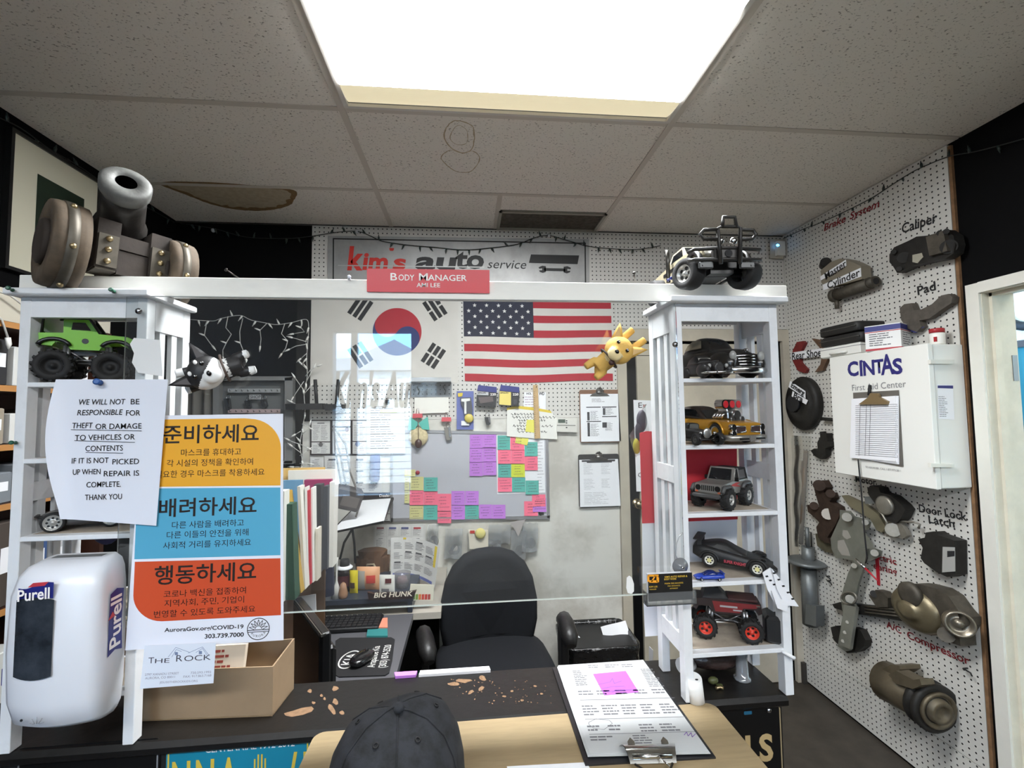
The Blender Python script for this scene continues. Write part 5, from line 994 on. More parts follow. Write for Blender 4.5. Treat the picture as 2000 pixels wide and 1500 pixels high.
for m, w_, h_, lb in ((T(bx + .05, by - .02, .40) @ RZ(.3) @ RX(1.0) @ RY(-.35), .2, .14, 'folded white paper sticking out on the right in the waste bin'), (T(bx - .12, by - .03, .40) @ RX(1.1) @ RZ(.7), .09, .09, 'white paper corner on the left in the waste bin'), (T(bx - .02, by + .02, .41) @ RX(.5) @ RZ(-.2), .12, .08, 'crumpled white paper in the middle of the waste bin')):
    b = B(); b.grid(lambda u, v: m @ V((u * w_ * .7, v * h_ * .7, .012 * sin(u * 6) * v)), 6, 4); b.grid(lambda u, v: m @ V(((1 - u) * w_ * .7, v * h_ * .7, .012 * sin((1 - u) * 6) * v - .0006)), 6, 4); single('waste_paper', b, paper_m, lb, 'paper')

# L-shaped desk and the hutch shelf with files
dk = M('desk_top', (176, 170, 158), .5, noise=(12, .08)); dkd = M('desk_dark', (40, 38, 37), .6)
t = thing('desk', 'L-shaped office desk behind the counter, cluttered with papers', 'desk', T(-.6, 2.0, 0))
wobj('desktop', B().box((-.565, 2.385, .745), (.87, .585, .028)), dk, t); wobj('desktop', B().box((-.62, 1.69, .745), (.74, .80, .028)), M('desk_top_grey', (92, 92, 96), .4), t)
wobj('end_panel', B().box((-.15, 2.55, .365), (.02, .2, .73)), M('panel_grey', (120, 122, 120), .5), t); wobj('end_panel', B().box((-.98, 1.7, .365), (.02, .8, .73)), dkd, t); wobj('modesty_panel', B().box((-.56, 2.66, .45), (.8, .02, .56)), dkd, t); wobj('desk_leg', B().box((-.29, 1.34, .365), (.04, .04, .73)), dkd, t)
single('binder', B().box((-.25, 2.3, .17), (.035, .24, .34)), M('binder_teal', (40, 106, 96), .5), 'teal binder standing on the floor under the desk end', 'binder')
# hutch
hx1, hz = -.575, 1.09; brn = M('hutch_wood', (98, 74, 54), .6, noise=(10, .25), stretch=(1, .2, 1))
t = thing('desk_hutch', 'brown wooden desk hutch carrying the row of files', 'shelf', T(-.8, 1.66, .76)); wobj('shelf', B().box((-.80, 1.66, hz - .008), (.45, .62, .016)), M('hutch_edge', (150, 136, 116), .5), t)
for y in (1.36, 1.96): wobj('side_panel', B().box((-.80, y, (hz - .016 + .76) / 2), (.43, .016, hz - .777)), brn, t)
wobj('back_panel', B().box((-1.01, 1.66, (hz - .016 + .76) / 2), (.016, .58, hz - .777)), brn, t); wobj('inner_panel', B().box((-.64, 1.66, (hz - .016 + .76) / 2), (.012, .58, hz - .777)), brn, t)
def file(x0, x1, top, Y, rgb, nm, label, lean=0, d=.04, th=None, cat='folder'):
    P = YP(Y); a, c = P.p(x0, 1100), P.p(x1, 1100); zt = P.p((x0 + x1) / 2, top).z; b = B(); w_ = c.x - a.x; ln = lean
    b.loft([[V((a.x, Y, hz + .0005)), V((c.x, Y, hz + .0005)), V((c.x, Y + d, hz + .0005)), V((a.x, Y + d, hz + .0005))], [V((a.x + ln, Y, zt)), V((c.x + ln, Y, zt)), V((c.x + ln, Y + d, zt)), V((a.x + ln, Y + d, zt))]]); return single(nm, b, M('file_%d_%d_%d' % rgb, rgb, .6), label, cat, 'files on the desk hutch')
file(520, 553, 960, 1.42, (216, 214, 206), 'folder', 'white folder nearest the poster edge on the hutch'); file(556, 577, 985, 1.44, (44, 78, 60), 'folder', 'dark green folder, lowest at the left of the files', -.012)
file(579, 589, 960, 1.49, (176, 142, 62), 'envelope', 'mustard brown envelope leaning among the files', -.045, cat='envelope'); file(591, 597, 950, 1.52, (214, 210, 200), 'folder', 'cream file leaning right of the mustard envelope', -.02); file(599, 601, 952, 1.545, (206, 204, 198), 'folder', 'thin white file left of the red spine', -.01)
file(603, 607, 958, 1.56, (178, 42, 58), 'folder', 'thin red folder spine among the files', -.008); file(609, 612, 953, 1.575, (222, 220, 214), 'folder', 'white file right of the red spine', -.006); file(615, 620, 1033, 1.59, (208, 200, 184), 'paper_stack', 'short stack of cream cards between the files', 0, cat='papers')
file(613, 627, 947, 1.67, (60, 60, 64), 'notebook', 'dark spiral notebook standing among the files', -.004, .04, cat='notebook'); file(630, 639, 950, 1.70, (70, 72, 78), 'folder', 'charcoal folder right of the spiral notebook', 0, .04)
file(640, 650, 942, 1.72, (226, 222, 214), 'folder', 'tall cream file at the right end of the files', .004, .05); file(592, 645, 937, 1.845, (150, 46, 92), 'folder', 'magenta topped folder behind the notebook', 0, .02); file(560, 655, 918, 1.87, (226, 222, 212), 'folder', 'big white folder at the back of the files', 0, .01); file(546, 588, 938, 1.82, (106, 152, 186), 'folder', 'light blue folder behind the cream file', 0, .01)
file(540, 632, 914, 1.89, (214, 176, 106), 'envelope', 'yellow manila envelope rising behind the files', 0, .008, cat='envelope')
b = B(); P = YP(1.664)
for k in range(22): P.flat(b, [(623, 955 + k * 4), (626, 955 + k * 4), (626, 957 + k * 4), (623, 957 + k * 4)], .003)
# monitor seen edge-on from behind
A_, B_ = U(582, 1170, Z=1.07), U(637, 1240, Z=1.07); d = (B_ - A_).normalized(); t = thing('monitor', 'black computer monitor seen from behind beside the cardboard box', 'monitor', T((A_.x + B_.x) / 2, (A_.y + B_.y) / 2, .76)); mid = (A_ + B_) / 2; n_ = V((-d.y, d.x, 0))
m = frame(V((mid.x, mid.y, .93)), d, (0, 0, 1)); L_ = (B_ - A_).length
wobj('housing', B().box((0, 0, 0), (L_, .29, .028), m, .006), M('monitor_black', (16, 16, 17), .35), t); wobj('silver_rim', B().box((0, .1405, .006), (L_, .006, .012), m), M('monitor_rim', (118, 116, 110), .3, .7), t); wobj('back_bulge', B().box((0, -.01, -.03), (L_ * .6, .18, .035), m, .012), M('monitor_black', (16, 16, 17), .35), t)
wobj('stand', B().box((mid.x, mid.y, .82), (.05, .05, .09)).box((mid.x, mid.y, .767), (.16, .12, .012)), plb, t); wobj('screen', B().box((0, 0, .0145), (L_ - .02, .27, .001), m), M('screen_off', (10, 12, 16), .1), t)
# mouse pad and mouse
P = ZP(.7625); t = thing('mouse_pad', 'black mouse pad with white car dealer lettering on the desk', 'mouse pad', P.m(715, 1318)); wobj('pad', P.panel(B(), [(655, 1252), (664, 1246), (764, 1245), (771, 1249), (766, 1290), (760, 1314), (752, 1319), (662, 1322), (655, 1318)], .004, -.003), M('pad_black', (30, 30, 32), .7), t)
P = ZP(.7637); mk = P.m(683, 1288, .0002, (690, 1277)); wt2 = M('pad_white', (214, 214, 210), .6); wtext('lettering', 'KIA', .05, mk, wt2, t, bold=.01, width=.075, z=.0003); b = B()
for k in range(28):
    a0, a1 = 2 * pi * k / 28, 2 * pi * (k + 1) / 28; b.add([(.06 * cos(a0), .036 * sin(a0), 0), (.06 * cos(a1), .036 * sin(a1), 0), (.054 * cos(a1), .031 * sin(a1), 0), (.054 * cos(a0), .031 * sin(a0), 0)], [(3, 2, 1, 0)], mk @ T(0, 0, .0003))
wobj('logo_ring', b, wt2, t); wtext('lettering', 'Arapahoe Kia', .036, P.m(731, 1282, .0003, (737, 1260)), wt2, t, bold=.01, width=.145, z=0); wtext('lettering', '(303) 874-2520', .036, P.m(753, 1281, .0003, (759, 1259)), wt2, t, bold=.01, width=.155, z=0)
q = P.p(707, 1293); t = thing('mouse', 'black computer mouse on the black mouse pad', 'mouse', T(q.x, q.y, .7642) @ RZ(-.5)); b = B(); sell(b, (0, 0, .014), (.03, .052, .016), None, .8, .8); obj('shell', b, M('mouse_black', (20, 20, 22), .22, coat=.4), t); obj('wheel', B().cyl((-.003, .025, .028), (.003, .025, .028), .006), plb, t)
# things standing on the back desk
def onp(px, Y): q = YP(Y).p(px, 1150); return V((q.x, Y, .759))
SUPZ = 1.0
t = thing('desk_riser', 'dark blue grey plastic desk riser under the sweets', 'riser', T(-.42, 2.25, .76)); zt = U(740, 1166, Y=2.1).z
wobj('top', B().box((-.46, 2.26, zt - .012), (.42, .34, .02)), M('riser_blue', (52, 58, 70), .35), t)
for x in (-.655, -.265): wobj('leg', B().box((x, 2.26, (zt - .022 + .76) / 2), (.02, .32, zt - .783)), M('riser_blue', (52, 58, 70), .35), t)
def zat(px, py, Y): return U(px, py, Y=Y)
Y0 = 2.2; q = V((U(673, 1150, Y=Y0).x, Y0, zt - .0018)); t = thing('bottle', 'black bottle with white shoulder ring standing left of the yellow packet', 'bottle', T(*q)); h = U(673, 1092, Y=Y0).z - q.z
obj('body', B().lathe([(.028, 0), (.036, .005), (.037, h * .6), (.03, h * .72), (.02, h * .76)], 18), M('bottle_black', (26, 18, 20), .25), t); obj('neck_ring', B().lathe([(.034, h * .70), (.036, h * .74), (.026, h * .80), (.022, h * .80)], 18), paper_m, t); obj('cap', B().lathe([(.02, h * .78), (.022, h * .8), (.02, h * .98), (.016, h)], 16), ink, t); obj('label_print', B().lathe([(.0374, h * .2), (.0376, h * .21), (.0376, h * .52), (.0374, h * .53)], 18, None, True, False), M('label_maroon', (72, 24, 30), .4), t)
def packet(x0, y0, x1, y1, Y, rgb, nm, label, cat, puff=.012, z_=None):
    P = YP(Y); t = thing(nm, label, cat, P.m((x0 + x1) / 2, y1)); q = [P.p(x0, y0), P.p(x1, y0), P.p(x1, y1), P.p(x0, y1)]; dz = zt - .0018 - min(q[2].z, q[3].z)
    f = lambda u, v, s: q[0].lerp(q[1], u).lerp(q[3].lerp(q[2], u), v) + V((0, -s * puff * (sin(pi * u) * sin(pi * v)) ** .6, dz))
    b = B(); b.grid(lambda u, v: f(u, 1 - v, 1), 10, 8); b.grid(lambda u, v: f(1 - u, 1 - v, -1), 10, 8); wobj('pouch', b, M('p_%d_%d_%d' % rgb, rgb, .3), t); return t, P, (lambda u, v: f(u, v, 1.08)), q
t, P, f, q = packet(683, 1117, 699, 1162, 2.16, (206, 188, 40), 'snack_bag', 'yellow snack packet beside the black bottle', 'packet'); b = B(); b.grid(lambda u, v: f(.1 + .6 * u, .75 - .25 * v) + V((0, -.003, 0)), 3, 3); wobj('dark_emblem', b, M('emblem_brown', (70, 50, 30), .5), t)
t, P, f, q = packet(697, 1118, 742, 1163, 2.19, (214, 160, 120), 'snack_bag', 'orange and clear snack bag with red tomato print', 'packet', .02); b = B(); b.grid(lambda u, v: f(.45 + .38 * u * 1.0, .66 - .34 * v) + V((0, -.003, 0)), 6, 6); wobj('red_print', b, M('tomato', (190, 66, 56), .4), t); b = B(); b.grid(lambda u, v: f(.02 + .36 * u, .95 - .8 * v) + V((0, -.003, 0)), 6, 6); wobj('clear_side', b, M('foil_grey', (190, 188, 182), .2, .3), t)
t, P, f, q = packet(741, 1122, 771, 1158, 2.14, (222, 220, 212), 'sweet_packet', 'white sweet packet with brown window beside the snack bag', 'packet', .008); b = B(); b.grid(lambda u, v: f(.4 + .4 * u, .42 - .24 * v) + V((0, -.003, 0)), 3, 3); wobj('window', b, M('emblem_maroon', (86, 36, 40), .4), t); b = B(); b.grid(lambda u, v: f(.15 + .5 * u, .88 - .16 * v) + V((0, -.003, 0)), 3, 3); wobj('label_print', b, M('print_list', (132, 130, 132), .8), t)
q = V((U(786, 1150, Y=2.2).x, 2.2, zt - .0018)); h = U(786, 1118, Y=2.2).z - q.z; t = thing('plastic_cup', 'clear plastic cup with a reddish lining on the desk', 'cup', T(*q)); obj('cup', B().lathe([(.026, .001), (.028, .004), (.038, h), (.036, h), (.026, .006)], 18, None, True, False), CLEAR('cup_clear', (.95, .9, .9), .16, .15, .5), t); obj('lining', B().lathe([(.018, .02), (.026, h * .4), (.02, h * .7)], 12), M('lining_red', (150, 110, 110), .6), t)
P = YP(2.085); t = thing('candy_bar', 'dark candy bar with white slanted lettering in front of the sweets', 'candy bar', P.m(767, 1170)); dz = V((0, 0, 0))
bar = B(); P.panel(bar, [(719, 1154), (730, 1157), (800, 1154), (814, 1151), (808, 1166), (722, 1169)], .016); zl = min(q_.z for q_ in bar.v); dzz = zt - .0018 - zl
bar.v = [q_ + V((0, 0, dzz)) for q_ in bar.v]; wobj('wrapper', bar, M('wrapper_brown', (44, 28, 26), .3), t); P2 = YP(2.067); k_ = P2.m(767, 1161.5); k_.translation += V((0, 0, dzz)); wtext('lettering', 'BIG HUNK', .03, k_, M('wrapper_cream', (238, 228, 208), .5), t, bold=.02, shear=.2, width=.165, z=0)
t = thing('paper_bag', 'crumpled brown paper bag behind the sweets', 'bag', T(U(727, 1100, Y=2.45).x, 2.45, .76)); q = U(727, 1098, Y=2.45); b = B(); r_ = random.Random(11); b.loft([[V((q.x + (.085 + r_.uniform(-.012, .012)) * s * cos(a), 2.46 + .05 * s * sin(a) + r_.uniform(-.008, .008), z)) for a in [2 * pi * k / 14 for k in range(14)]] for s, z in ((.9, .7595), (1, .8), (1.02, .9), (.95, q.z - .02), (.8, q.z + .03), (.9, q.z + .06))]); wobj('bag', b, M('kraft_brown', (120, 88, 64), .85, noise=(14, .3)), t); wobj('handle', B().tube([V((q.x - .02, 2.40, q.z - .03)), V((q.x - .01, 2.385, q.z + .01)), V((q.x + .02, 2.385, q.z + .01)), V((q.x + .035, 2.40, q.z - .03))], .005, 6), M('handle_cream', (206, 190, 160), .7), t)
q = U(657, 1170, Y=2.125); t = thing('stylus_stand', 'white cone shaped stylus stand in front of the bottle', 'stand', T(q.x, 2.125, zt - .0018)); h = 0 
obj('cone', B().lathe([(.022, 0), (.024, h + .0), (.01, h + .05), (.004, h + .07), (.004, h + .14), (.007, h + .17)], 14), M('plastic_white', (214, 212, 206), .4), t)
q = U(670, 1170, Y=2.115); t = thing('tan_figurine', 'small glossy tan figurine beside the white cone stand', 'figurine', T(q.x, 2.115, zt - .0018)); h = .004; obj('body', B().lathe([(.016, 0), (.02, h), (.021, h + .015), (.015, h + .04), (.012, h + .055), (.004, h + .062)], 14), M('glazed_tan', (156, 118, 92), .2, coat=.5), t)
P = YP(2.0); t = thing('hanging_pouch', 'dark navy fabric pouch hanging off the end of the hutch', 'pouch', P.m(640, 1165)); wobj('fabric', P.panel(B(), [(623, 1060), (652, 1058), (653, 1160), (622, 1166)], .02), M('pouch_navy', (46, 50, 72), .8, noise=(14, .25)), t); P2 = YP(1.978); wobj('tag_slip', P2.panel(B(), [(627, 1120), (637, 1116), (634, 1158), (625, 1158)], .002), M('slip_grey', (150, 152, 162), .5), t)
P = YP(1.975); t = thing('id_tag', 'pink plastic tag hanging on the navy pouch', 'tag', P.m(633, 1099)); a, c = P.uv(626, 1099), P.uv(640, 1077); wobj('card', B().prism(rrect(a[0], a[1], c[0], c[1], .006), .003, P.M), M('tag_pink', (190, 142, 136), .5), t); wobj('print', P.flat(B(), [(630, 1083), (636, 1083), (636, 1091), (630, 1091)], .0036), ink, t)
P = YP(1.75); single('loose_note', P.panel(B(), [(580, 1165), (617, 1160), (618, 1194), (590, 1196)], .004), paper_m, 'white card with a red corner leaning by the monitor', 'card')
# low clutter on the left desk, pads by the mouse pad
P = ZP(.7618); single('note_pad', P.panel(B(), [(718, 1232), (757, 1231), (757, 1246), (716, 1246)], .008), M('pad_teal', (50, 126, 126), .6), 'teal sticky note pad behind the mouse pad', 'note pad'); single('note_pad', P.panel(B(), [(722, 1214), (757, 1211), (757, 1230), (720, 1230)], .010), M('pad_salmon', (222, 142, 116), .6), 'salmon sticky note pad behind the teal pad', 'note pad')
P = ZP(.763); t = thing('keyboard', 'black keyboard on the desk in front of the sweets', 'keyboard', P.m(700, 1225)); 
b = B(); b.box((-.52, 2.0, .770), (.30, .12, .018), None, .004); wobj('case', b, plb, t); b = B()
for i in range(14):
    for j in range(5): b.box((-.657 + .021 * i, 1.955 + .0225 * j, .781), (.017, .018, .006))
wobj('keys', b, M('key_black', (38, 38, 40), .5), t, kind='stuff')
# paper stack at the counter's back edge
for pts, z, mt, lb in (([(772, 1326), (812, 1322), (815, 1316), (770, 1319)], 1.0226, M('note_violet', (206, 134, 228), .6), 'violet paper edge at the back of the counter'), ([(818, 1321), (958, 1312), (955, 1305), (822, 1312)], 1.0226, paper_m, 'stack of white paper at the back edge of the counter')):
    P = ZP(z); q = [P.p(*k) for k in pts]; b = B(); b.loft([[V((v_.x, 1.121, z)) for v_ in q[:2]] + [V((v_.x, 1.136, z)) for v_ in q[2:]], [V((v_.x, 1.121, z + .006)) for v_ in q[:2]] + [V((v_.x, 1.136, z + .007)) for v_ in q[2:]]]); single('paper_stack', b, mt, lb, 'papers')
# router, hanging adapter, cables, tray
P = YP(2.64); t = thing('router', 'flat black router with two upright antennas on the black wall', 'router', P.m(600, 800)); wobj('body', P.panel(B(), [(565, 789), (636, 788), (636, 800), (566, 800)], .06), plb, t)
for pts in (((622, 790), (619, 742)), ((660, 792), (664, 742))): wobj('antenna', B().tube([P.p(*pts[0]) + V((0, -.03, 0)), P.p(*pts[1]) + V((0, -.03, 0))], .010, 8), plb, t)
wobj('body', P.panel(B(), [(636, 789), (676, 790), (674, 802), (640, 802)], .05), plb, t)
P = YP(2.3); t = thing('adapter_box', 'dark grey adapter box hanging on cables left of the whiteboard', 'adapter', P.m(680, 1002)); q = P.p(678, 972); wobj('box', B().box((0, 0, 0), (.13, .08, .1), T(*q) @ RY(.35) @ RZ(.4), .008), M('adapter_grey', (74, 70, 70), .5), t); wobj('label', B().box((.01, -.0405, -.005), (.08, .001, .05), T(*q) @ RY(.35) @ RZ(.4)), M('adapter_label', (104, 98, 96), .5), t)
for pts in (((650, 835), (665, 890), (678, 960)), ((652, 830), (655, 880), (668, 955)), ((655, 838), (676, 870), (683, 920), (700, 965), (703, 985), (695, 1010))): wobj('cable', B().tube([P.p(*k) for k in pts], .005, 6), M('cable_grey', (112, 108, 104), .6), t)
P = YP(2.3); t = thing('wall_tray', 'dark tray with a handwritten white sheet left of the whiteboard', 'tray', P.m(710, 1028)); a, c = P.p(657, 1020), P.p(755, 1014); wobj('tray', B().loft([[V((a.x, 2.2, a.z - .03)), V((c.x, 2.22, c.z - .0)), V((c.x - .02, 2.64, c.z + .03)), V((a.x + .04, 2.64, a.z + .03))], [V((a.x, 2.2, a.z - .018)), V((c.x, 2.22, c.z + .012)), V((c.x - .02, 2.64, c.z + .042)), V((a.x + .04, 2.64, a.z + .042))]]), plb, t); wobj('sheet', B().loft([[V((a.x + .01, 2.19, a.z - .017)), V((c.x + .005, 2.21, c.z + .0135)), V((c.x - .03, 2.6, c.z + .043)), V((a.x + .05, 2.6, a.z + .043))], [V((a.x + .01, 2.19, a.z - .0155)), V((c.x + .005, 2.21, c.z + .015)), V((c.x - .03, 2.6, c.z + .0445)), V((a.x + .05, 2.6, a.z + .0445))]]), paper_m, t)
for pts in (((690, 1030), (672, 1060), (664, 1092)), ((688, 1032), (692, 1060), (694, 1100))): wobj('cable', B().tube([P.p(*k) for k in pts], .006, 6), plb, t)
# key cabinet on the black wall
P = YP(2.63); t = thing('key_cabinet', 'grey key cabinet with car keys hanging inside on the black wall', 'cabinet', P.m(495, 860)); gcab = M('cabinet_grey', (118, 118, 116), .5); wobj('back', YP(2.678).panel(B(), [(418, 738), (570, 738), (570, 905), (416, 905)], .006), M('cabinet_inner', (96, 97, 97), .6), t)
for q in ([(416, 735), (572, 735), (570, 743), (418, 743)], [(416, 735), (428, 735), (427, 905), (415, 905)], [(556, 738), (572, 736), (571, 905), (555, 905)], [(415, 900), (572, 900), (572, 906), (415, 906)]): wobj('side', P.panel(B(), q, .04, -.04), gcab, t)
P2 = YP(2.655)
for y0, c in ((759, (150, 152, 152)), (799, (170, 150, 148)), (840, (150, 152, 152))):
    rl = wobj('hook_rail', P2.panel(B(), [(446, y0), (548, y0), (548, y0 + 8), (446, y0 + 8)], .006), M('rail%d' % c[1], c, .4), t)
    for k in range(9): wobj('hook', B().tube([P2.p(452 + 11.5 * k, y0 + 4), P2.p(452 + 11.5 * k, y0 + 5) + V((0, -.018, 0)), P2.p(452 + 11.5 * k, y0 + 2) + V((0, -.02, 0))], .0014, 5), ink, rl)
P3 = YP(2.645); wobj('name_strip', P3.panel(B(), [(487, 771), (510, 771), (510, 780), (487, 780)], .001), M('strip_grey', (150, 150, 150), .6), t); P3.text('SHOP', 499, 775.5, 20, 6, ink, t, z=.0016)
for px, y0, y1, lb in ((446, 770, 802, 'silver car keys at the left hook of the key cabinet'), (486, 774, 799, 'black car keys left of the shop strip in the key cabinet'), (517, 772, 796, 'black remote key right of the shop strip in the key cabinet')): keyring(px, y0, y1, lb, 'keys', M('fob_black', (44, 44, 46), .4), 7)
P = YP(2.66); b = B(); q0, q1 = P.p(345, 755), P.p(412, 905); b.grid(lambda u, v: V((q0.x + (q1.x - q0.x) * u, 2.65 + .02 * sin(u * 20), q0.z + (q1.z - q0.z) * v)), 24, 3); b.grid(lambda u, v: V((q1.x - (q1.x - q0.x) * u, 2.656 + .02 * sin((1 - u) * 20), q0.z + (q1.z - q0.z) * v)), 24, 3); single('curtain', b, M('curtain_grey', (104, 100, 94), .8), 'grey curtain hanging beside the key cabinet behind the black dog', 'curtain')
# red and white sheet on the back of the right tower, hanging bag
P = YP(1.106); t = thing('folder_sheet', 'red and white folder fixed behind the right shelf tower', 'folder', P.m(1340, 1110)); wobj('white_sheet', P.panel(B(), [(1255, 1015), (1440, 1008), (1440, 1130), (1256, 1140)], .002, -.003), paper_m, t); wobj('red_cover', P.panel(B(), [(1249, 846), (1262, 842), (1438, 850), (1440, 1014), (1254, 1022)], .002), M('folder_red', (208, 52, 62), .55), t); 
P = YP(1.112); single('paper_sheet', P.panel(B(), [(1256, 1160), (1300, 1158), (1302, 1240), (1260, 1243)], .001), paper_m, 'white sheet hanging low behind the right shelf tower', 'paper')
P = YP(1.125); t = thing('hanging_bag', 'clear plastic bag with dark and yellow contents behind the red folder', 'bag', P.m(1250, 890)); q = [P.p(*k) for k in ((1262, 790), (1230, 850), (1242, 895), (1270, 885))]; b = B(); b.grid(lambda u, v: q[0].lerp(q[3], v).lerp(q[0].lerp(q[1], min(1, v * 1.4)) if v < .7 else q[1].lerp(q[2], (v - .7) / .3), u) + V((0, .02 * sin(u * pi) + .006 * sin(9 * v + 7 * u), 0)), 8, 10); wobj('film', b, bagm, t); wobj('contents', B().ell(P.p(1257, 822) + V((0, .012, 0)), (.014, .008, .028)).ell(P.p(1252, 845) + V((0, .012, 0)), (.01, .008, .03)), M('bag_dark', (66, 60, 72), .6), t); wobj('yellow_contents', B().ell(P.p(1247, 872) + V((0, .012, 0)), (.01, .008, .02)), M('bag_yellow', (190, 180, 60), .6), t)
# card holder stuck on the screen
P = YP(.944); t = thing('card_holder', 'clear card holder with black and yellow business cards on the screen', 'card holder', P.m(1300, 1174)); a, c = P.p(1258, 1172), P.p(1346, 1116)
for k in range(5): wobj('card', B().box(((a.x + c.x) / 2, .935 - .0022 * k, (a.z + c.z) / 2 + .004), (c.x - a.x - .006, .0016, c.z - a.z)), M('card_black', (18, 17, 16), .5) if k == 4 else paper_m, t)
P = YP(.9252); cy_ = M('card_gold', (226, 186, 66), .5)
P.text("KIM'S AUTO REPAIR &", 1320, 1126, 44, 3.6, cy_, t, z=.0005, bold=.01); P.text('BODY WORK', 1309, 1131, 24, 3.6, cy_, t, z=.0005, bold=.01); P.text('MAIN 303.364.0372', 1316, 1139, 36, 3, cy_, t, z=.0005); P.text('FAX 3033643372', 1316, 1144, 24, 2.4, cy_, t, z=.0005); P.text('AUTOBODY', 1316, 1149, 16, 2.2, cy_, t, z=.0005); P.text('KIM LEE', 1276, 1146, 16, 3.4, cy_, t, z=.0005); P.text('MANAGER', 1275, 1151, 13, 2.2, cy_, t, z=.0005)
b = B()
for q in ([(1264, 1124), (1268, 1124), (1268, 1136), (1264, 1136)], [(1266, 1122), (1286, 1122), (1286, 1126), (1266, 1126)], [(1282, 1124), (1287, 1128), (1287, 1137), (1282, 1137)], [(1268, 1133), (1284, 1133), (1284, 1138), (1268, 1138)], [(1278, 1124), (1281, 1124), (1274, 1136), (1271, 1136)]): P.flat(b, q, .0006)
wobj('engine_symbol', b, M('card_orange', (238, 160, 40), .5), t)
hc = CLEAR('holder_clear', (.95, .94, .9), .12, .04, 1.6)
wobj('pocket', B().box(((a.x + c.x) / 2, .922, a.z + .010), (c.x - a.x + .006, .002, .024)).box(((a.x + c.x) / 2, .9325, a.z - .003), (c.x - a.x + .006, .023, .002)).box((a.x - .002, .9325, a.z + .01), (.002, .023, .024)).box((c.x + .002, .9325, a.z + .01), (.002, .023, .024)), hc, t)
q = YS.p(1328, 1105) + V((0, -.001, 0)); wobj('suction_cup', B().lathe([(.017, 0), (.0165, .002), (.008, .007), (.005, .011), (.001, .0115)], 20, T(*q) @ RX(pi / 2)), M('cup_rubber', (120, 122, 124), .15), t); wobj('cup_bolt', B().lathe([(.0038, .0112), (.0038, .014), (.001, .0145)], 10, T(*q) @ RX(pi / 2)), sm, t)
# ================================================================ toy vehicles
rub = M('tyre_rubber', (26, 25, 25), .75); rsil = M('rim_silver', (176, 175, 170), .3, .35); rblk = M('rim_black', (24, 23, 23), .7); chrm = M('toy_chrome', (206, 206, 206), .18, 1); tglass = M('toy_glass', (22, 24, 26), .08, coat=.3); tblk = M('toy_black', (20, 19, 19), .35)
def cr(a, n):
    """smooth table: rows of numbers interpolated n times between stations"""
    out = []; L = len(a)
    for i in range(L - 1):
        p0, p1, p2, p3 = a[max(i - 1, 0)], a[i], a[i + 1], a[min(i + 2, L - 1)]
        for k in range(n):
            t = k / n; out.append([.5 * (2 * y + (z - x) * t + (2 * x - 5 * y + 4 * z - w) * t * t + (3 * y - x - 3 * z + w) * t ** 3) for x, y, z, w in zip(p0, p1, p2, p3)])
    return out + [list(a[-1])]
def hull(b, st, n=4, M=None):
    """stations (x, half width, bottom, waist, top, top half width)"""
    R = []
    for x, w_, z0, zb, zt, tw in cr(st, n):
        side = [(w_ * .86, z0), (w_ * .98, z0 + (zb - z0) * .18), (w_, z0 + (zb - z0) * .55), (w_ * .97, zb), (tw + (w_ - tw) * .3, zb + (zt - zb) * .7), (tw * .8, zt - (zt - zb) * .06), (tw * .4, zt)]
        R.append([V((x, -y, z)) for y, z in side] + [V((x, y, z)) for y, z in reversed(side)])
    return b.loft(R, M, True)
def wheel(t, x, y, z, R, w_, rr, rim, lugs=0, spokes=5, tilt=0, dark=None, deep=.2):
    """wheel with its outer side along sign of y"""
    s = 1 if y > 0 else -1; m = T(x, y, z) @ RZ(tilt) @ RX(-s * pi / 2)
    wh_ = obj('wheel', B().lathe([(rr, -w_ / 2), (R * .94, -w_ / 2), (R, -w_ * .32), (R, w_ * .32), (R * .94, w_ / 2), (rr * 1.04, w_ / 2), (rr, w_ * .4)], 28, m, True, False), rub, t)
    if lugs:
        b = B()
        for k in range(lugs):
            a = 2 * pi * k / lugs
            for o, sg in ((0, -1), (.5, 1)): aa = a + o * 2 * pi / lugs; b.box((R, 0, sg * w_ * .22), (R * .13, R * .17, w_ * .5), m @ RZ(aa) @ RX(.3 * sg))
        obj('tread', b, rub, wh_)
    b = B(); f = w_ / 2 - w_ * deep
    b.lathe([(rr * 1.0, w_ / 2 * .96), (rr * .9, w_ / 2 * .9), (rr * .84, f), (rr * .3, f - w_ * .02), (rr * .26, w_ * .42), (rr * .02, w_ * .44)], 24, m, True, False); obj('rim', b, rim, wh_)
    if spokes:
        b = B()
        for k in range(spokes): a = 2 * pi * k / spokes; b.prism(circ(rr * .6 * cos(a), rr * .6 * sin(a), rr * (.9 / spokes + .04), 8), w_ * .012, m @ T(0, 0, f + w_ * .02))
        obj('rim_hole', b, dark or tblk, wh_)
    return wh_
def four(t, wb_, tr, z, R, w_, rr, rim, **k):
    for x in (wb_[0], wb_[1]):
        for y in (-tr, tr): wheel(t, x, y, z, R, w_, rr, rim, **k)
def place(px, Y, z, ang): return T(U(px, 760, Y=Y).x, Y, z) @ RZ(rad(ang))
S1, S2, S3, S4, S5 = [z + .0005 for z in SH]
dust = M('dusty_black_paint', (30, 28, 26), .32, coat=.5, noise=(30, .35))

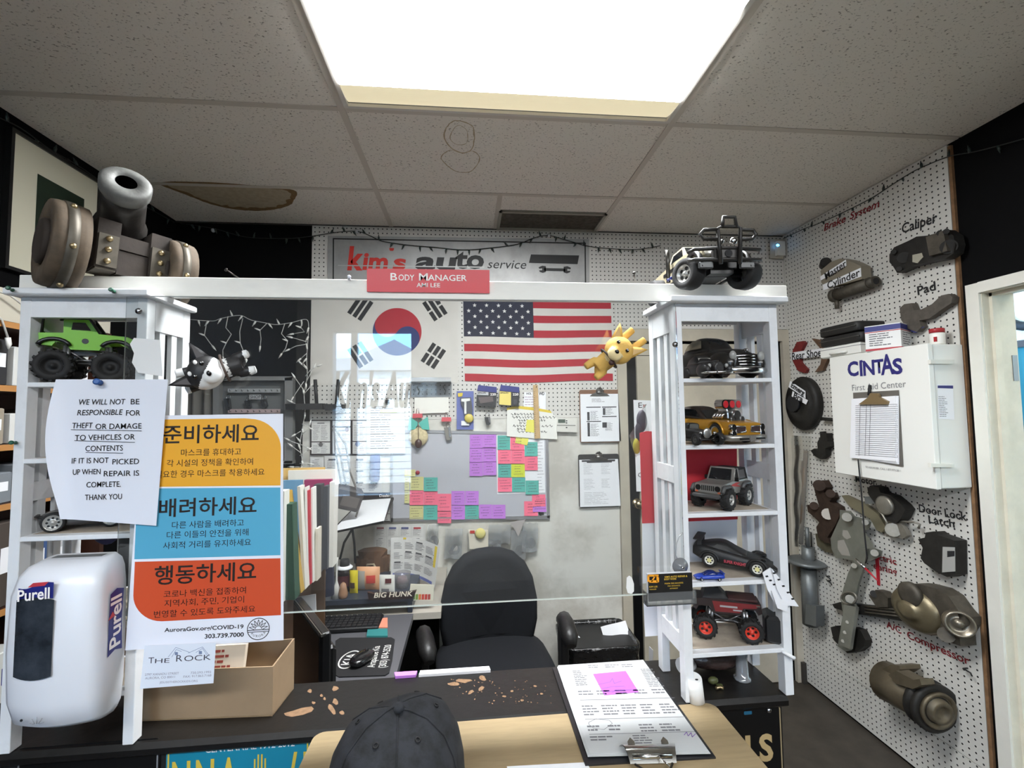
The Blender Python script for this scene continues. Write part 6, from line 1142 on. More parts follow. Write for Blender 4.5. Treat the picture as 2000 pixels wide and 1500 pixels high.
# old black coupe, shelf 1 right
t = thing('toy_coupe', 'large dusty black old coupe with chrome grille, top shelf of the right tower', 'toy car', T(U(1464, 700, Y=.95).x - .024, 1.062, S1) @ RZ(rad(-78)) @ MX.Diagonal((1.0, 1.14, 1.42, 1)))
b = B(); hull(b, [(-.112, .022, .018, .028, .034, .015), (-.10, .036, .012, .036, .044, .022), (-.06, .043, .010, .042, .050, .03), (0, .044, .010, .043, .050, .03), (.05, .042, .010, .042, .050, .022), (.09, .036, .012, .036, .046, .014), (.108, .026, .016, .03, .04, .01)], 4); obj('body', b, dust, t)
b = B(); hull(b, [(-.075, .022, .042, .046, .050, .014), (-.055, .032, .044, .052, .064, .022), (-.02, .034, .046, .054, .074, .026), (.015, .034, .046, .053, .070, .026), (.036, .032, .044, .048, .052, .022)], 4); c = obj('cabin', b, dust, t)
for s in (-1, 1):
    obj('side_window', B().add([(-.05, s * .0345, .054), (-.03, s * .036, .054), (.012, s * .036, .054), (.008, s * .0325, .067), (-.022, s * .033, .069), (-.042, s * .032, .063)], [(0, 1, 2, 3, 4, 5)]), M('dull_window', (120, 112, 96), .25), c)
    obj('fender', B().ell((.072, s * .036, .022), (.042, .016, .020), None, 18, 10), dust, t); obj('fender', B().ell((-.066, s * .038, .02), (.034, .011, .018), None, 18, 10), dust, t)
    obj('headlight', B().ell((.108, s * .034, .034), (.006, .0078, .0078), None, 12, 8), M('lamp_glass', (150, 150, 146), .15), t)
for s in (-1, 1): obj('windscreen', B().add([(.0375, s * .001, .049), (.034, s * .026, .049), (.021, s * .024, .066), (.0225, s * .001, .0675)], [(0, 1, 2, 3) if s > 0 else (3, 2, 1, 0)]), tglass, c)
for k in range(5): obj('grille_bar', B().tube([(.100 - .002 * abs(k - 2), -.034 + .003 * (4 - k), .016 + .0045 * k), (.1125, -.014, .016 + .0045 * k), (.1145, 0, .0163 + .0045 * k), (.1125, .014, .016 + .0045 * k), (.100 - .002 * abs(k - 2), .034 - .003 * (4 - k), .016 + .0045 * k)], .0014, 6), chrm, t)
obj('bumper', B().tube([(.082, -.047, .012), (.108, -.042, .012), (.1205, -.016, .012), (.122, 0, .012), (.1205, .016, .012), (.108, .042, .012), (.082, .047, .012)], [.003, .0052, .0055, .0058, .0055, .0052, .003], 8), chrm, t); obj('hood_ornament', B().ell((.104, 0, .043), (.008, .003, .0035), None, 8, 6), chrm, t)
four(t, (-.066, .07), .038, .0165, .0165, .012, .010, rsil, spokes=0)

# small black sedan in front of it
t = thing('toy_sedan', 'small black old sedan parked before the large coupe on the top shelf', 'toy car', place(1376, 1.0, S1, -92)); sb = M('black_paint_matte', (34, 33, 33), .42)
b = B(); hull(b, [(-.075, .014, .014, .02, .026, .01), (-.06, .022, .010, .026, .034, .016), (-.02, .026, .009, .030, .037, .02), (.01, .026, .009, .030, .037, .018), (.04, .020, .010, .028, .036, .010), (.066, .012, .012, .026, .034, .006), (.071, .008, .014, .022, .030, .004)], 4); obj('body', b, sb, t)
b = B(); hull(b, [(-.058, .012, .030, .034, .038, .008), (-.04, .020, .032, .038, .050, .014), (-.008, .021, .034, .040, .055, .016), (.012, .020, .032, .036, .040, .014)], 4); c = obj('cabin', b, sb, t)
obj('windscreen', B().add([(.0125, -.016, .036), (.0125, .016, .036), (.0035, .0145, .0485), (.0035, -.0145, .0485)], [(0, 1, 2, 3)]), M('dull_screen', (146, 142, 134), .2), c); obj('hood_strip', B().tube([(.012, 0, .0365), (.04, 0, .0372), (.066, 0, .035)], .0012, 6), chrm, t)
for s in (-1, 1): obj('fender', B().ell((.046, s * .024, .017), (.026, .0105, .016), None, 16, 10), sb, t); obj('fender', B().ell((-.04, s * .025, .016), (.024, .008, .014), None, 16, 10), sb, t); obj('headlight', B().ell((.064, s * .019, .025), (.004, .0045, .005), None, 10, 6), M('lamp_glass', (150, 150, 146), .15), t)
obj('bumper', B().tube([(.062, -.036, .010), (.074, -.024, .010), (.079, 0, .010), (.074, .024, .010), (.062, .036, .010)], [.0018, .0026, .0028, .0026, .0018], 7), chrm, t)
for s in (-.01, .01): obj('bumper_guard', B().box((.079, s, .0105), (.003, .003, .008)), chrm, t)
b = B()
for k in range(7): b.box((.0712, 0, .0145 + .0024 * k), (.0015, .013 - .0006 * k, .0009))
obj('grille', b, M('grille_grey', (80, 80, 80), .3, .6), t); four(t, (-.04, .046), .024, .012, .012, .009, .0085, M('white_wall', (206, 204, 198), .5), spokes=0)

# gold muscle car with blower engine
gold = M('gold_paint', (196, 142, 44), .3, .35, coat=.5, noise=(30, .18))
t = thing('toy_muscle_car', 'gold muscle car with chrome blower engine, second shelf of the right tower', 'toy car', T(U(1462, 830, Y=.95).x - .032, 1.07, S2) @ RZ(rad(-74)) @ MX.Diagonal((1, 1.06, 1.26, 1)))
b = B(); hull(b, [(-.125, .040, .016, .036, .042, .034), (-.09, .046, .012, .042, .048, .036), (-.03, .046, .011, .040, .045, .036), (.03, .046, .011, .039, .044, .036), (.08, .045, .012, .037, .042, .034), (.115, .043, .014, .034, .038, .034), (.120, .042, .018, .031, .034, .034)], 4); obj('body', b, gold, t)
b = B(); hull(b, [(-.092, .030, .042, .046, .048, .026), (-.06, .035, .044, .050, .064, .028), (-.02, .036, .044, .051, .068, .029), (.012, .035, .042, .048, .060, .028), (.034, .033, .040, .043, .045, .030)], 4); c = obj('roof', b, M('roof_black', (40, 32, 28), .5), t)
for s in (-1, 1): obj('side_window', B().add([(-.05, s * .0372, .051), (.02, s * .0372, .049), (.004, s * .033, .061), (-.036, s * .034, .063)], [(0, 1, 2, 3)]), tglass, c); obj('wheel_arch', B().tube([V((.075 + .023 * cos(a), s * .0462, .019 + .021 * sin(a))) for a in [pi * k / 10 for k in range(11)]], .0022, 6), gold, t)
obj('windscreen', B().add([(.0355, -.029, .0445), (.0355, .029, .0445), (.0135, .027, .0605), (.0135, -.027, .0605)], [(0, 1, 2, 3)]), tglass, c)
for s in (-1, 1): obj('grille', B().add([(.1205, s * .006, .0225), (.1205, s * .033, .021), (.1205, s * .033, .031), (.1205, s * .008, .0305)], [(0, 1, 2, 3)]), M('grille_dark', (52, 34, 34), .5), t); obj('grille_frame', B().tube([(.121, s * .006, .022), (.121, s * .034, .0205), (.121, s * .034, .0318), (.121, s * .008, .031)], .0013, 6, close=True), chrm, t); obj('headlight', B().cyl((.112, s * .0395, .0295), (.1225, s * .0395, .0295), .006).cyl((.112, s * .0395, .0185), (.1225, s * .0395, .0185), .006), chrm, t)
obj('bumper', B().tube([(.10, -.049, .012), (.120, -.045, .012), (.1255, -.02, .0115), (.1265, 0, .0115), (.1255, .02, .0115), (.120, .045, .012), (.10, .049, .012)], .0052, 8), M('bumper_silver', (160, 156, 148), .3, .7), t); obj('intake_slot', B().box((.1315, -.022, .0105), (.002, .024, .0028)).box((.1315, .022, .0105), (.002, .024, .0028)), tblk, t); obj('number_plate', B().box((.132, 0, .011), (.002, .016, .008)), M('plate_dull', (108, 104, 98), .5), t)
b = B(); b.box((.062, 0, .05), (.036, .026, .016), None, .003).cyl((.085, 0, .049), (.094, 0, .049), .010, n=14).cyl((.088, -.011, .043), (.094, -.011, .043), .006).cyl((.088, .012, .043), (.096, .012, .043), .0055); en = obj('engine', b, M('engine_steel', (150, 150, 150), .25, .9), t)
for s in (-1, 1):
    for k in range(4): obj('exhaust_pipe', B().tube([(.05 + .008 * k, s * .013, .052), (.05 + .008 * k, s * .021, .051), (.047 + .008 * k, s * .024, .045)], .0028, 6), chrm, en)
obj('intake_scoop', B().prism(rrect(-.029, -.0085, .029, .0085, .008, 5), .022, frame((.058, 0, .070), (0, 1, 0), None, (1, 0, 0))), chrm, en)
for y in (-.018, 0, .018): obj('scoop_disc', B().cyl((.0802, y, .070), (.0812, y, .070), .0065), M('scoop_red', (190, 34, 44), .4), en)
obj('blower_stack', B().box((.064, 0, .06), (.026, .024, .008), None, .002), chrm, en); four(t, (-.075, .075), .040, .0185, .0185, .014, .013, rsil, spokes=5)

# black hot rod
t = thing('toy_hot_rod', 'tiny black hot rod with round radiator beside the gold car', 'toy car', place(1358, .995, S2, -86))
obj('body', hull(B(), [(-.06, .016, .014, .026, .030, .014), (-.03, .019, .012, .030, .036, .016), (0, .017, .012, .028, .034, .012), (.03, .011, .014, .026, .032, .008), (.036, .010, .016, .024, .03, .007)], 3), tblk, t)
obj('cabin', hull(B(), [(-.052, .013, .03, .034, .042, .012), (-.03, .015, .032, .038, .047, .013), (-.012, .014, .03, .034, .046, .013)], 3), tblk, t); obj('windscreen', B().add([(-.0105, -.0115, .033), (-.0105, .0115, .033), (-.0105, .0105, .0445), (-.0105, -.0105, .0445)], [(0, 1, 2, 3)]), M('dull_window2', (90, 90, 86), .2), t)
obj('radiator', B().ell((.040, 0, .026), (.003, .0095, .0115), None, 16, 8), M('radiator_silver', (176, 176, 172), .3, .8), t)
for s in (-1, 1): obj('headlight', B().ell((.042, s * .016, .026), (.004, .0036, .0036), None, 10, 6), chrm, t); obj('fender', B().tube([(.058, s * .026, .012), (.046, s * .026, .023), (.03, s * .024, .022), (.012, s * .021, .010), (-.015, s * .021, .009)], .0035, 6), tblk, t)
obj('axle', B().cyl((.042, -.027, .0125), (.042, .027, .0125), .0016), tblk, t); obj('axle', B().cyl((-.042, -.027, .0145), (-.042, .027, .0145), .0016), tblk, t)
for x, R in ((.042, .0135), (-.042, .0155)):
    for s in (-1, 1): wheel(t, x, s * .027, R, R, .009, R * .55, M('rim_dull', (86, 84, 82), .4, .6), spokes=0)

# silver four-by-four
slv = M('silver_paint', (150, 148, 142), .35, .45, noise=(30, .14)); 
t = thing('toy_jeep', 'silver toy off-roader with red flashes, third shelf of the right tower', 'toy car', place(1403, 1.03, S3 + .0016, 214))
obj('body', B().prism([(-.062, .030), (.062, .030), (.066, .036), (.066, .052), (.058, .055), (.012, .058), (-.064, .058), (-.066, .045)], .062, T(0, .031, 0) @ RX(pi / 2)), slv, t)
obj('soft_top', B().loft([[V((-.065, -.03, .058)), V((.006, -.03, .058)), V((.006, .03, .058)), V((-.065, .03, .058))], [V((-.062, -.026, .084)), V((-.004, -.026, .086)), V((-.004, .026, .086)), V((-.062, .026, .084))]]), M('soft_top_black', (28, 28, 29), .7), t)
obj('windscreen_frame', B().loft([[V((.008, -.031, .057)), V((.011, -.031, .057)), V((.011, .031, .057)), V((.008, .031, .057))], [V((-.006, -.028, .087)), V((-.003, -.028, .087)), V((-.003, .028, .087)), V((-.006, .028, .087))]]), slv, t); obj('windscreen', B().add([(.0115, -.026, .060), (.0115, .026, .060), (.0, .024, .084), (.0, -.024, .084)], [(0, 1, 2, 3)]), tglass, t)
for s in (-1, 1):
    obj('side_window', B().add([(-.052, s * .0306, .061), (-.022, s * .0306, .061), (-.022, s * .0276, .080), (-.052, s * .0276, .080)], [(0, 1, 2, 3)]), M('soft_window', (80, 80, 80), .3), t); obj('door_frame', B().tube([(.006, s * .031, .059), (-.006, s * .0285, .084), (-.018, s * .0285, .084), (-.018, s * .031, .059)], .0016, 6), slv, t)
    for fx_ in ((.072, .062, .036, .024), (-.024, -.034, -.06, -.068)): obj('fender', B().tube([(q_, s * .036, z_) for q_, z_ in zip(fx_, (.039, .0495, .0495, .039))], .0045, 6), M('fender_grey', (74, 74, 74), .5), t)
    obj('red_flash', B().add([(.024, s * .0315, .050), (-.004, s * .0315, .0545), (-.022, s * .0315, .052), (-.006, s * .0315, .049), (-.026, s * .0315, .043), (.004, s * .0315, .046)], [(0, 1, 2, 3, 4, 5)]), M('flash_red', (170, 50, 48), .5), t)
    obj('headlight', B().cyl((.064, s * .0225, .046), (.0675, s * .0225, .046), .0062), tblk, t); obj('turn_lamp', B().box((.0665, s * .026, .0375), (.001, .006, .0035)), M('lamp_orange', (200, 104, 66), .4), t); obj('wing_mirror', B().box((.002, s * .036, .062), (.004, .008, .009), None, .001), tblk, t)
    obj('wiper', B().tube([(.0125, s * .006, .0605), (.0075, s * .020, .069)], .0007, 5), tblk, t)
for k in range(7): obj('grille_slot', B().box((.0665, -.0135 + .0045 * k, .046), (.0008, .0022, .011)), tblk, t)
obj('bumper', B().box((.074, 0, .030), (.010, .062, .008), None, .002).box((-.07, 0, .030), (.008, .056, .008), None, .002), M('fender_grey', (74, 74, 74), .5), t); obj('chassis', B().box((0, 0, .026), (.13, .036, .012)).cyl((.042, -.03, .021), (.042, .03, .021), .003).cyl((-.042, -.03, .021), (-.042, .03, .021), .003), tblk, t)
four(t, (-.042, .044), .034, .0225, .0225, .018, .0115, rsil, lugs=14, spokes=5)
single('white_ball', B().ell((U(1476, 984, Y=1.06).x, 1.06, S3 + .005), .0048), wl, 'tiny white ball beside the silver off-roader', 'ball')

# black wedge sports car
wb_ = M('wedge_black', (30, 30, 30), .5, noise=(40, .25))
t = thing('toy_wedge_car', 'black plastic wedge sports car with cream wheels, fourth shelf of the right tower', 'toy car', place(1418, 1.035, S4 + .0045, -36) @ RY(rad(3)) @ MX.Scale(.8, 4))
obj('body', hull(B(), [(-.105, .034, .026, .046, .050, .03), (-.08, .042, .018, .050, .056, .034), (-.03, .044, .014, .044, .052, .036), (.02, .044, .013, .040, .046, .034), (.07, .042, .014, .034, .038, .03), (.105, .038, .016, .024, .027, .028), (.112, .036, .018, .022, .024, .026)], 4), wb_, t)
c = obj('cabin', hull(B(), [(-.085, .028, .05, .053, .058, .02), (-.05, .033, .046, .053, .068, .024), (-.022, .034, .044, .052, .070, .025), (.01, .033, .042, .048, .056, .025), (.036, .03, .040, .043, .045, .024)], 4), wb_, t)
for s in (-1, 1):
    obj('side_window', B().add([(-.052, s * .0345, .054), (-.004, s * .0355, .051), (.016, s * .0335, .0485), (-.012, s * .029, .062), (-.04, s * .029, .064)], [(0, 1, 2, 3, 4)]), M('window_matte', (44, 44, 44), .3), c)
    m = T(.008, s * .0447, .024) @ (RX(pi / 2) if s < 0 else RZ(pi) @ RX(pi / 2)); text('lettering', 'SUPER KNIGHT', .0115, m, M('toy_red', (196, 70, 84), .5), t, bold=.02, width=.056, z=.0006)
    for x in (-.058, .064): obj('wheel_arch', B().tube([V((x + .0245 * cos(a), s * .0445, .021 + .0225 * sin(a))) for a in [pi * k / 10 for k in range(11)]], .0032, 6), wb_, t)
obj('spoiler', B().box((-.092, 0, .072), (.024, .086, .004), None, .001).box((-.088, -.03, .062), (.012, .004, .02)).box((-.088, .03, .062), (.012, .004, .02)), wb_, t); obj('front_lamp', B().box((.078, -.026, .041), (.012, .012, .008), None, .002).box((.078, .026, .041), (.012, .012, .008), None, .002), tblk, t)
cw = M('rim_cream', (222, 214, 150), .5)
for x in (-.058, .064):
    for s in (-1, 1): wheel(t, x, s * .040, .0195, .0205, .014, .0125, M('rim_white', (220, 218, 208), .5), lugs=0, spokes=6, deep=.12); m = T(x, s * .0475, .0195) @ RX(-s * pi / 2); obj('hub_disc', B().cyl((0, 0, 0), (0, 0, .0008), .006, M=m), cw, t)
# blue car
bl = M('blue_paint', (36, 66, 168), .3, coat=.5); t = thing('toy_sports_car', 'tiny blue sports car in front of the black wedge car', 'toy car', place(1371, .978, S4, 172))
obj('body', hull(B(), [(-.03, .011, .005, .010, .012, .008), (-.02, .013, .004, .010, .013, .010), (.0, .013, .004, .010, .012, .010), (.02, .013, .004, .008, .010, .009), (.03, .010, .004, .006, .007, .007)], 3), bl, t); obj('cabin', hull(B(), [(-.018, .009, .011, .012, .014, .007), (-.008, .010, .012, .014, .019, .007), (.002, .010, .012, .013, .018, .007), (.012, .009, .011, .0115, .012, .007)], 3), M('blue_glass', (24, 40, 96), .15), t)
obj('spoiler', B().box((-.028, 0, .0155), (.005, .024, .0012)).box((-.028, .008, .0135), (.003, .001, .004)).box((-.028, -.008, .0135), (.003, .001, .004)), bl, t); four(t, (-.018, .019), .0115, .0042, .0042, .003, .0024, chrm, spokes=0)

def monster(name, label, mat, M_, R, wb2, body, rim, trk=.034):
    """raised truck: body stations in the table, cage chassis, big lugged wheels"""
    t = thing(name, label, 'toy truck', M_); h = R * 2
    for s in (-1, 1):
        b = B(); z = R * 1.05
        for a, c in (((-wb2, z), (-wb2 * .3, h * .72)), ((-wb2 * .3, h * .72), (wb2 * .3, h * .72)), ((wb2 * .3, h * .72), (wb2, z)), ((-wb2 * .7, h * 1.06), (-wb2 * .1, h * .74)), ((wb2 * .7, h * 1.06), (wb2 * .1, h * .74)), ((-wb2 * .7, h * 1.06), (wb2 * .7, h * 1.06))): b.tube([(a[0], s * trk * .5, a[1]), (c[0], s * trk * .5, c[1])], .0016, 5)
        obj('chassis_bar', b, M('bar_silver', (150, 150, 152), .3, .8), t)
        for x in (-wb2 * .82, wb2 * .82):
            for k in (0, 1): obj('shock', B().cyl((x + .006 * k, s * trk * .62, R * 1.1), (x * .9 + .006 * k, s * trk * .58, h * 1.18), .0032, n=8), M('bar_silver', (150, 150, 152), .3, .8), t)
    obj('gearbox', B().box((0, 0, h * .66), (wb2 * 1.1, trk * .7, h * .2), None, .003).box((0, 0, h * .95), (wb2 * 1.2, trk * .8, h * .12)).cyl((-wb2, -trk, R), (-wb2, trk, R), .004).cyl((wb2, -trk, R), (wb2, trk, R), .004), tblk, t)
    for x in (-wb2, wb2):
        for s in (-1, 1): wheel(t, x, s * trk, R, R * .95, R * 1.0, R * .56, rim, lugs=15, spokes=5 if rim != rblk else 0, deep=.32)
    return t, h
# green truck
gm = M('green_paint', (112, 176, 32), .35); t, h = monster('toy_monster_truck', 'green monster truck with big tyres on the left tower', 0, place(172, 1.03, S1 + .002, 24), .0312, .043, 0, rblk, .037)
z0 = h * 1.05
obj('body', B().prism([(-.068, z0 + .008), (-.05, z0 + .006), (-.045, z0 + .014), (-.03, z0 + .014), (-.022, z0), (.022, z0), (.03, z0 + .016), (.052, z0 + .017), (.062, z0 + .010), (.074, z0 + .012), (.076, z0 + .026), (.066, z0 + .031), (.018, z0 + .034), (.010, z0 + .036), (-.07, z0 + .031)], .06, T(0, .03, 0) @ RX(pi / 2)), gm, t)
obj('door_panel', B().prism([(-.034, z0 + .032), (.02, z0 + .034), (.004, z0 + .062), (-.034, z0 + .060)], .0585, T(0, .02925, 0) @ RX(pi / 2)), gm, t)
for s in (-1, 1):
    obj('side_window', B().add([(-.022, s * .0297, z0 + .040), (.008, s * .0297, z0 + .040), (-.001, s * .0297, z0 + .056), (-.020, s * .0297, z0 + .055)], [(0, 1, 2, 3)]), tglass, t); obj('roll_cage', B().tube([(-.066, s * .027, z0 + .03), (-.064, s * .027, z0 + .066), (-.03, s * .027, z0 + .071), (.002, s * .027, z0 + .068), (.022, s * .027, z0 + .035)], .0028, 6), tblk, t)
    for x in (-.046, .05): obj('fender', B().tube([V((x + .024 * cos(a), s * .033, z0 + .004 + .016 * sin(a))) for a in [.2 + (pi - .4) * k / 8 for k in range(9)]], .004, 6), tblk, t)
    obj('round_emblem', B().cyl((.0, s * .030, z0 + .018), (.0, s * .0306, z0 + .018), .0055), tblk, t)
obj('windscreen', B().add([(.021, -.026, z0 + .036), (.021, .026, z0 + .036), (.0055, .025, z0 + .061), (.0055, -.025, z0 + .061)], [(0, 1, 2, 3)]), tglass, t); obj('roof', B().box((-.018, 0, z0 + .066), (.042, .052, .006), None, .002), tblk, t); obj('spare_wheel', B().cyl((-.069, 0, z0 + .03), (-.079, 0, z0 + .03), .02, n=20), rub, t)
obj('hood_patch', B().box((.046, 0, z0 + .0325), (.03, .03, .003), None, .001), M('green_dark', (70, 104, 36), .5), t)
# black and red truck
t, h = monster('toy_monster_truck', 'black and red monster truck with red wheels, bottom shelf of the right tower', 0, place(1400, 1.035, S5 + .0018, -22), .0250, .047, 0, M('rim_red', (206, 62, 44), .4), .032); z0 = h * 1.05
mr = M('truck_black', (36, 24, 24), .4)
obj('body', B().prism([(-.07, z0 + .008), (-.064, z0 + .004), (-.058, z0 + .014), (-.036, z0 + .014), (-.028, z0), (.028, z0), (.036, z0 + .014), (.058, z0 + .014), (.064, z0 + .004), (.072, z0 + .008), (.070, z0 + .028), (.0, z0 + .032), (-.07, z0 + .03)], .05, T(0, .025, 0) @ RX(pi / 2)), mr, t)
obj('cabin', B().loft([[V((-.05, -.022, z0 + .03)), V((.006, -.022, z0 + .031)), V((.006, .022, z0 + .031)), V((-.05, .022, z0 + .03))], [V((-.044, -.018, z0 + .052)), V((-.014, -.018, z0 + .053)), V((-.014, .018, z0 + .053)), V((-.044, .018, z0 + .052))]]), M('cabin_dark', (24, 22, 22), .6), t)
for s in (-1, 1): obj('red_panel', B().add([(-.03, s * .0256, z0 + .027), (.068, s * .0256, z0 + .027), (.06, s * .0256, z0 + .018), (.034, s * .0256, z0 + .016), (.026, s * .0256, z0 + .005), (-.024, s * .0256, z0 + .004)], [(0, 1, 2, 3, 4, 5)]), M('truck_red', (112, 30, 32), .4), t); obj('stripe', B().box((.004, s * .0258, z0 + .017), (.036, .0008, .004)).box((.022, s * .0258, z0 + .0105), (.018, .0008, .003)), M('stripe_grey', (150, 146, 146), .4), t); obj('lamp', B().box((.064, s * .0258, z0 + .024), (.008, .0008, .003)), chrm, t)
obj('bed_cover', B().box((.034, 0, z0 + .0325), (.06, .046, .005), None, .001), M('truck_maroon', (58, 28, 26), .5), t)
q = place(1489, 1.0, S5, -28); single('battery_box', B().box((0, 0, .0295), (.036, .06, .058), q, .006), M('battery_black', (24, 24, 25), .4), 'black battery box beside the red-wheeled truck', 'box')
# silver car behind the notice
t = thing('toy_roadster', 'grey toy car with silver spoked wheel half hidden by the liability notice', 'toy car', place(184, 1.04, S3, 203)); gc = M('grey_paint', (92, 92, 94), .3, .5)
obj('body', hull(B(), [(-.075, .026, .012, .026, .03, .02), (-.04, .034, .010, .03, .036, .028), (.0, .034, .009, .028, .034, .028), (.05, .033, .010, .03, .036, .026), (.068, .026, .014, .026, .032, .02)], 4), gc, t); obj('cabin', hull(B(), [(-.04, .022, .03, .034, .038, .018), (-.02, .026, .034, .040, .05, .02), (.01, .025, .032, .038, .048, .02), (.03, .022, .03, .032, .034, .018)], 4), tglass, t); obj('bumper', B().tube([(.055, -.036, .028), (.074, -.02, .03), (.076, 0, .03), (.074, .02, .03), (.055, .036, .028)], .003, 6), tblk, t)
for x in (-.044, .044):
    for s in (-1, 1): wheel(t, x, s * .034, .019, .019, .014, .0145, rsil, spokes=8)

# large off-road truck on the cross rail
ot = M('truck_beige', (178, 168, 140), .5, noise=(8, .3)); bz = 1.9267
t = thing('toy_offroad_truck', 'large black and beige off-road toy truck with bull bar on the cross rail', 'toy truck', T(U(1425, 480, Y=.89).x + .005, 1.03, bz) @ RZ(rad(-93)))
obj('chassis', B().box((-.02, 0, .006), (.26, .05, .012)).box((.02, 0, .022), (.17, .07, .022)).cyl((.085, -.055, .004), (.085, .055, .004), .005).cyl((-.10, -.055, .012), (-.10, .055, .012), .005), tblk, t)
obj('body', B().loft([[V((x, -w_, a)) for a in (z0, z1)] + [V((x, w_ if k else w_, a)) for k, a in ((0, z1), (1, z0))] for x, w_, z0, z1 in ((-.15, .05, .025, .062), (-.02, .052, .022, .066), (.05, .050, .026, .064), (.112, .044, .034, .058))]), ot, t)
c = obj('cab', B().loft([[V((-.075, -.046, .062)), V((.035, -.046, .063)), V((.035, .046, .063)), V((-.075, .046, .062))], [V((-.062, -.036, .098)), V((-.002, -.036, .098)), V((-.002, .036, .098)), V((-.062, .036, .098))]]), ot, t)
obj('windscreen', B().add([(.0335, -.040, .066), (.0335, .040, .066), (.0035, .034, .095), (.0035, -.034, .095)], [(0, 1, 2, 3)]), tglass, c); obj('black_hood', B().box((.075, 0, .063), (.07, .07, .004), T(0, 0, 0) @ RY(.06), .001), tblk, t)
for s in (-1, 1):
    obj('side_window', B().add([(-.06, s * .0446, .068), (.018, s * .0446, .068), (-.002, s * .0375, .093), (-.055, s * .0375, .093)], [(0, 1, 2, 3)]), tglass, c); obj('fender', B().tube([V((.085 + .042 * cos(a), s * .052, .008 + .044 * sin(a))) for a in [pi * k / 9 for k in range(10)]], .006, 6), tblk, t); obj('side_stripe', B().box((-.03, s * .0525, .05), (.11, .001, .008)), tblk, t)
    obj('headlight', B().cyl((.108, s * .030, .046), (.117, s * .030, .046), .009), M('lamp_clear', (220, 216, 202), .1), t); obj('spot_lamp', B().ell((.135, s * .014, .062), (.006, .008, .008), None, 12, 8), chrm, t)
    obj('side_step', B().tube([(.05, s * .058, .012), (-.06, s * .058, .012)], .004, 6), tblk, t); obj('fog_lamp', B().box((.128, s * .044, .012), (.008, .030, .014), None, .002), M('fog_grey', (70, 72, 72), .3), t)
obj('exhaust_stack', B().tube([(-.03, -.062, .02), (-.03, -.062, .085), (-.034, -.062, .098), (-.044, -.062, .102)], .0052, 8), M('stack_grey', (70, 68, 64), .3, .8), t)
bb = M('bull_bar', (52, 50, 48), .4, .3)
obj('bull_bar', B().tube([(.145, -.020, .01), (.145, -.024, .085), (.145, -.014, .088), (.145, .014, .088), (.145, .024, .085), (.145, .020, .01)], .0042, 7).tube([(.145, -.024, .082), (.142, -.052, .082), (.140, -.060, .074), (.140, -.052, .064), (.144, -.024, .062)], .0042, 7).tube([(.145, .024, .082), (.142, .052, .082), (.140, .060, .074), (.140, .052, .064), (.144, .024, .062)], .0042, 7).tube([(.146, -.015, .086), (.146, -.012, .108), (.146, .012, .108), (.146, .015, .086)], .0042, 7), bb, t)
obj('bumper', B().box((.132, 0, .032), (.014, .062, .026), None, .003).tube([(.12, -.078, .042), (.134, -.070, .044), (.138, 0, .046), (.134, .070, .044), (.12, .078, .042)], .004, 7).tube([(.12, -.078, .024), (.134, -.070, .022), (.138, 0, .022), (.134, .070, .022), (.12, .078, .024)], .004, 7), bb, t); obj('winch_hole', B().cyl((.139, 0, .034), (.1405, 0, .034), .008), ink, t)
for x, zz in ((.085, .006), (-.105, .012)):
    for s in (-1, 1): wheel(t, x, s * .062, zz, .034, .034, .019, rsil, spokes=5, tilt=.42 if x > 0 else 0)
# ================================================================ right pegboard wall: car parts, labels, first-aid cabinet
WX = 1.982; PW = XPR(WX); iron = M('cast_iron', (92, 86, 76), .6, .5, noise=(18, .4), bump=(50, .3)); irond = M('dark_iron', (44, 42, 39), .6, .4, noise=(20, .4), bump=(60, .4)); alum = M('dull_aluminium', (142, 138, 128), .45, .6, noise=(14, .25)); zinc = M('zinc_plate', (136, 138, 130), .42, .6, noise=(9, .2)); rust = M('rusty_steel', (66, 50, 40), .75, .4, noise=(22, .45), bump=(50, .4)); sgrey = M('steel_grey', (112, 116, 116), .45, .5, noise=(12, .15))
def on(px, py, d=0): return XPR(WX - d).p(px, py)
def outl(b, pts, th, z0=0): return XPR(WX - z0 - th).panel(b, pts, th, -th)
def wlab(txt, cx, cy, w_, h, mat, ax, label, strip=None, bold=.018, shear=0, z=.0008):
    t = thing('wall_label', label, 'label', PW.m(cx, cy + h)); k = z
    if strip: wobj('strip', outl(B(), strip, .0012, z), paper_m, t); k = z + .0018
    for s, x, y, ww_, hh, a in txt: XPR(WX - k).text(s, x, y, ww_, hh, mat, t, z=.0003, bold=bold, ax=a, shear=shear)
    return t
red_l = M('label_red', (128, 30, 36), .6); 
wlab([('Brake', 1629, 437, 50, 14, (1651, 427)), ('System', 1687, 411, 66, 14, (1717, 397.5))], 1660, 424, 0, 12, red_l, None, 'dark red slanted lettering about brakes near the ceiling', shear=.2)
wlab([('Caliper', 1794, 437, 72, 20, (1830, 425))], 1794, 437, 0, 15, ink, None, 'black lettering naming the caliper above it'); wlab([('Pad', 1809, 564, 38, 18, (1827, 558.5))], 1809, 564, 0, 12, ink, None, 'black lettering naming the pad above it'); wlab([('Motor', 1690, 939, 44, 13, (1711, 942.5))], 1690, 936, 0, 10, ink, None, 'black lettering below the first-aid cabinet')
wlab([('Door Lock', 1838, 1001, 100, 16, (1887, 1010)), ('Latch', 1838, 1019, 56, 15, (1864, 1024))], 1838, 1010, 0, 20, ink, None, 'two lines of black lettering above the black latch'); wlab([('ctric', 1733, 1093, 36, 13, (1751, 1098)), ('eering', 1728, 1111, 48, 13, (1752, 1118))], 1735, 1105, 0, 14, red_l, None, 'dark red lettering on a clear sheet behind the grey regulator plate')
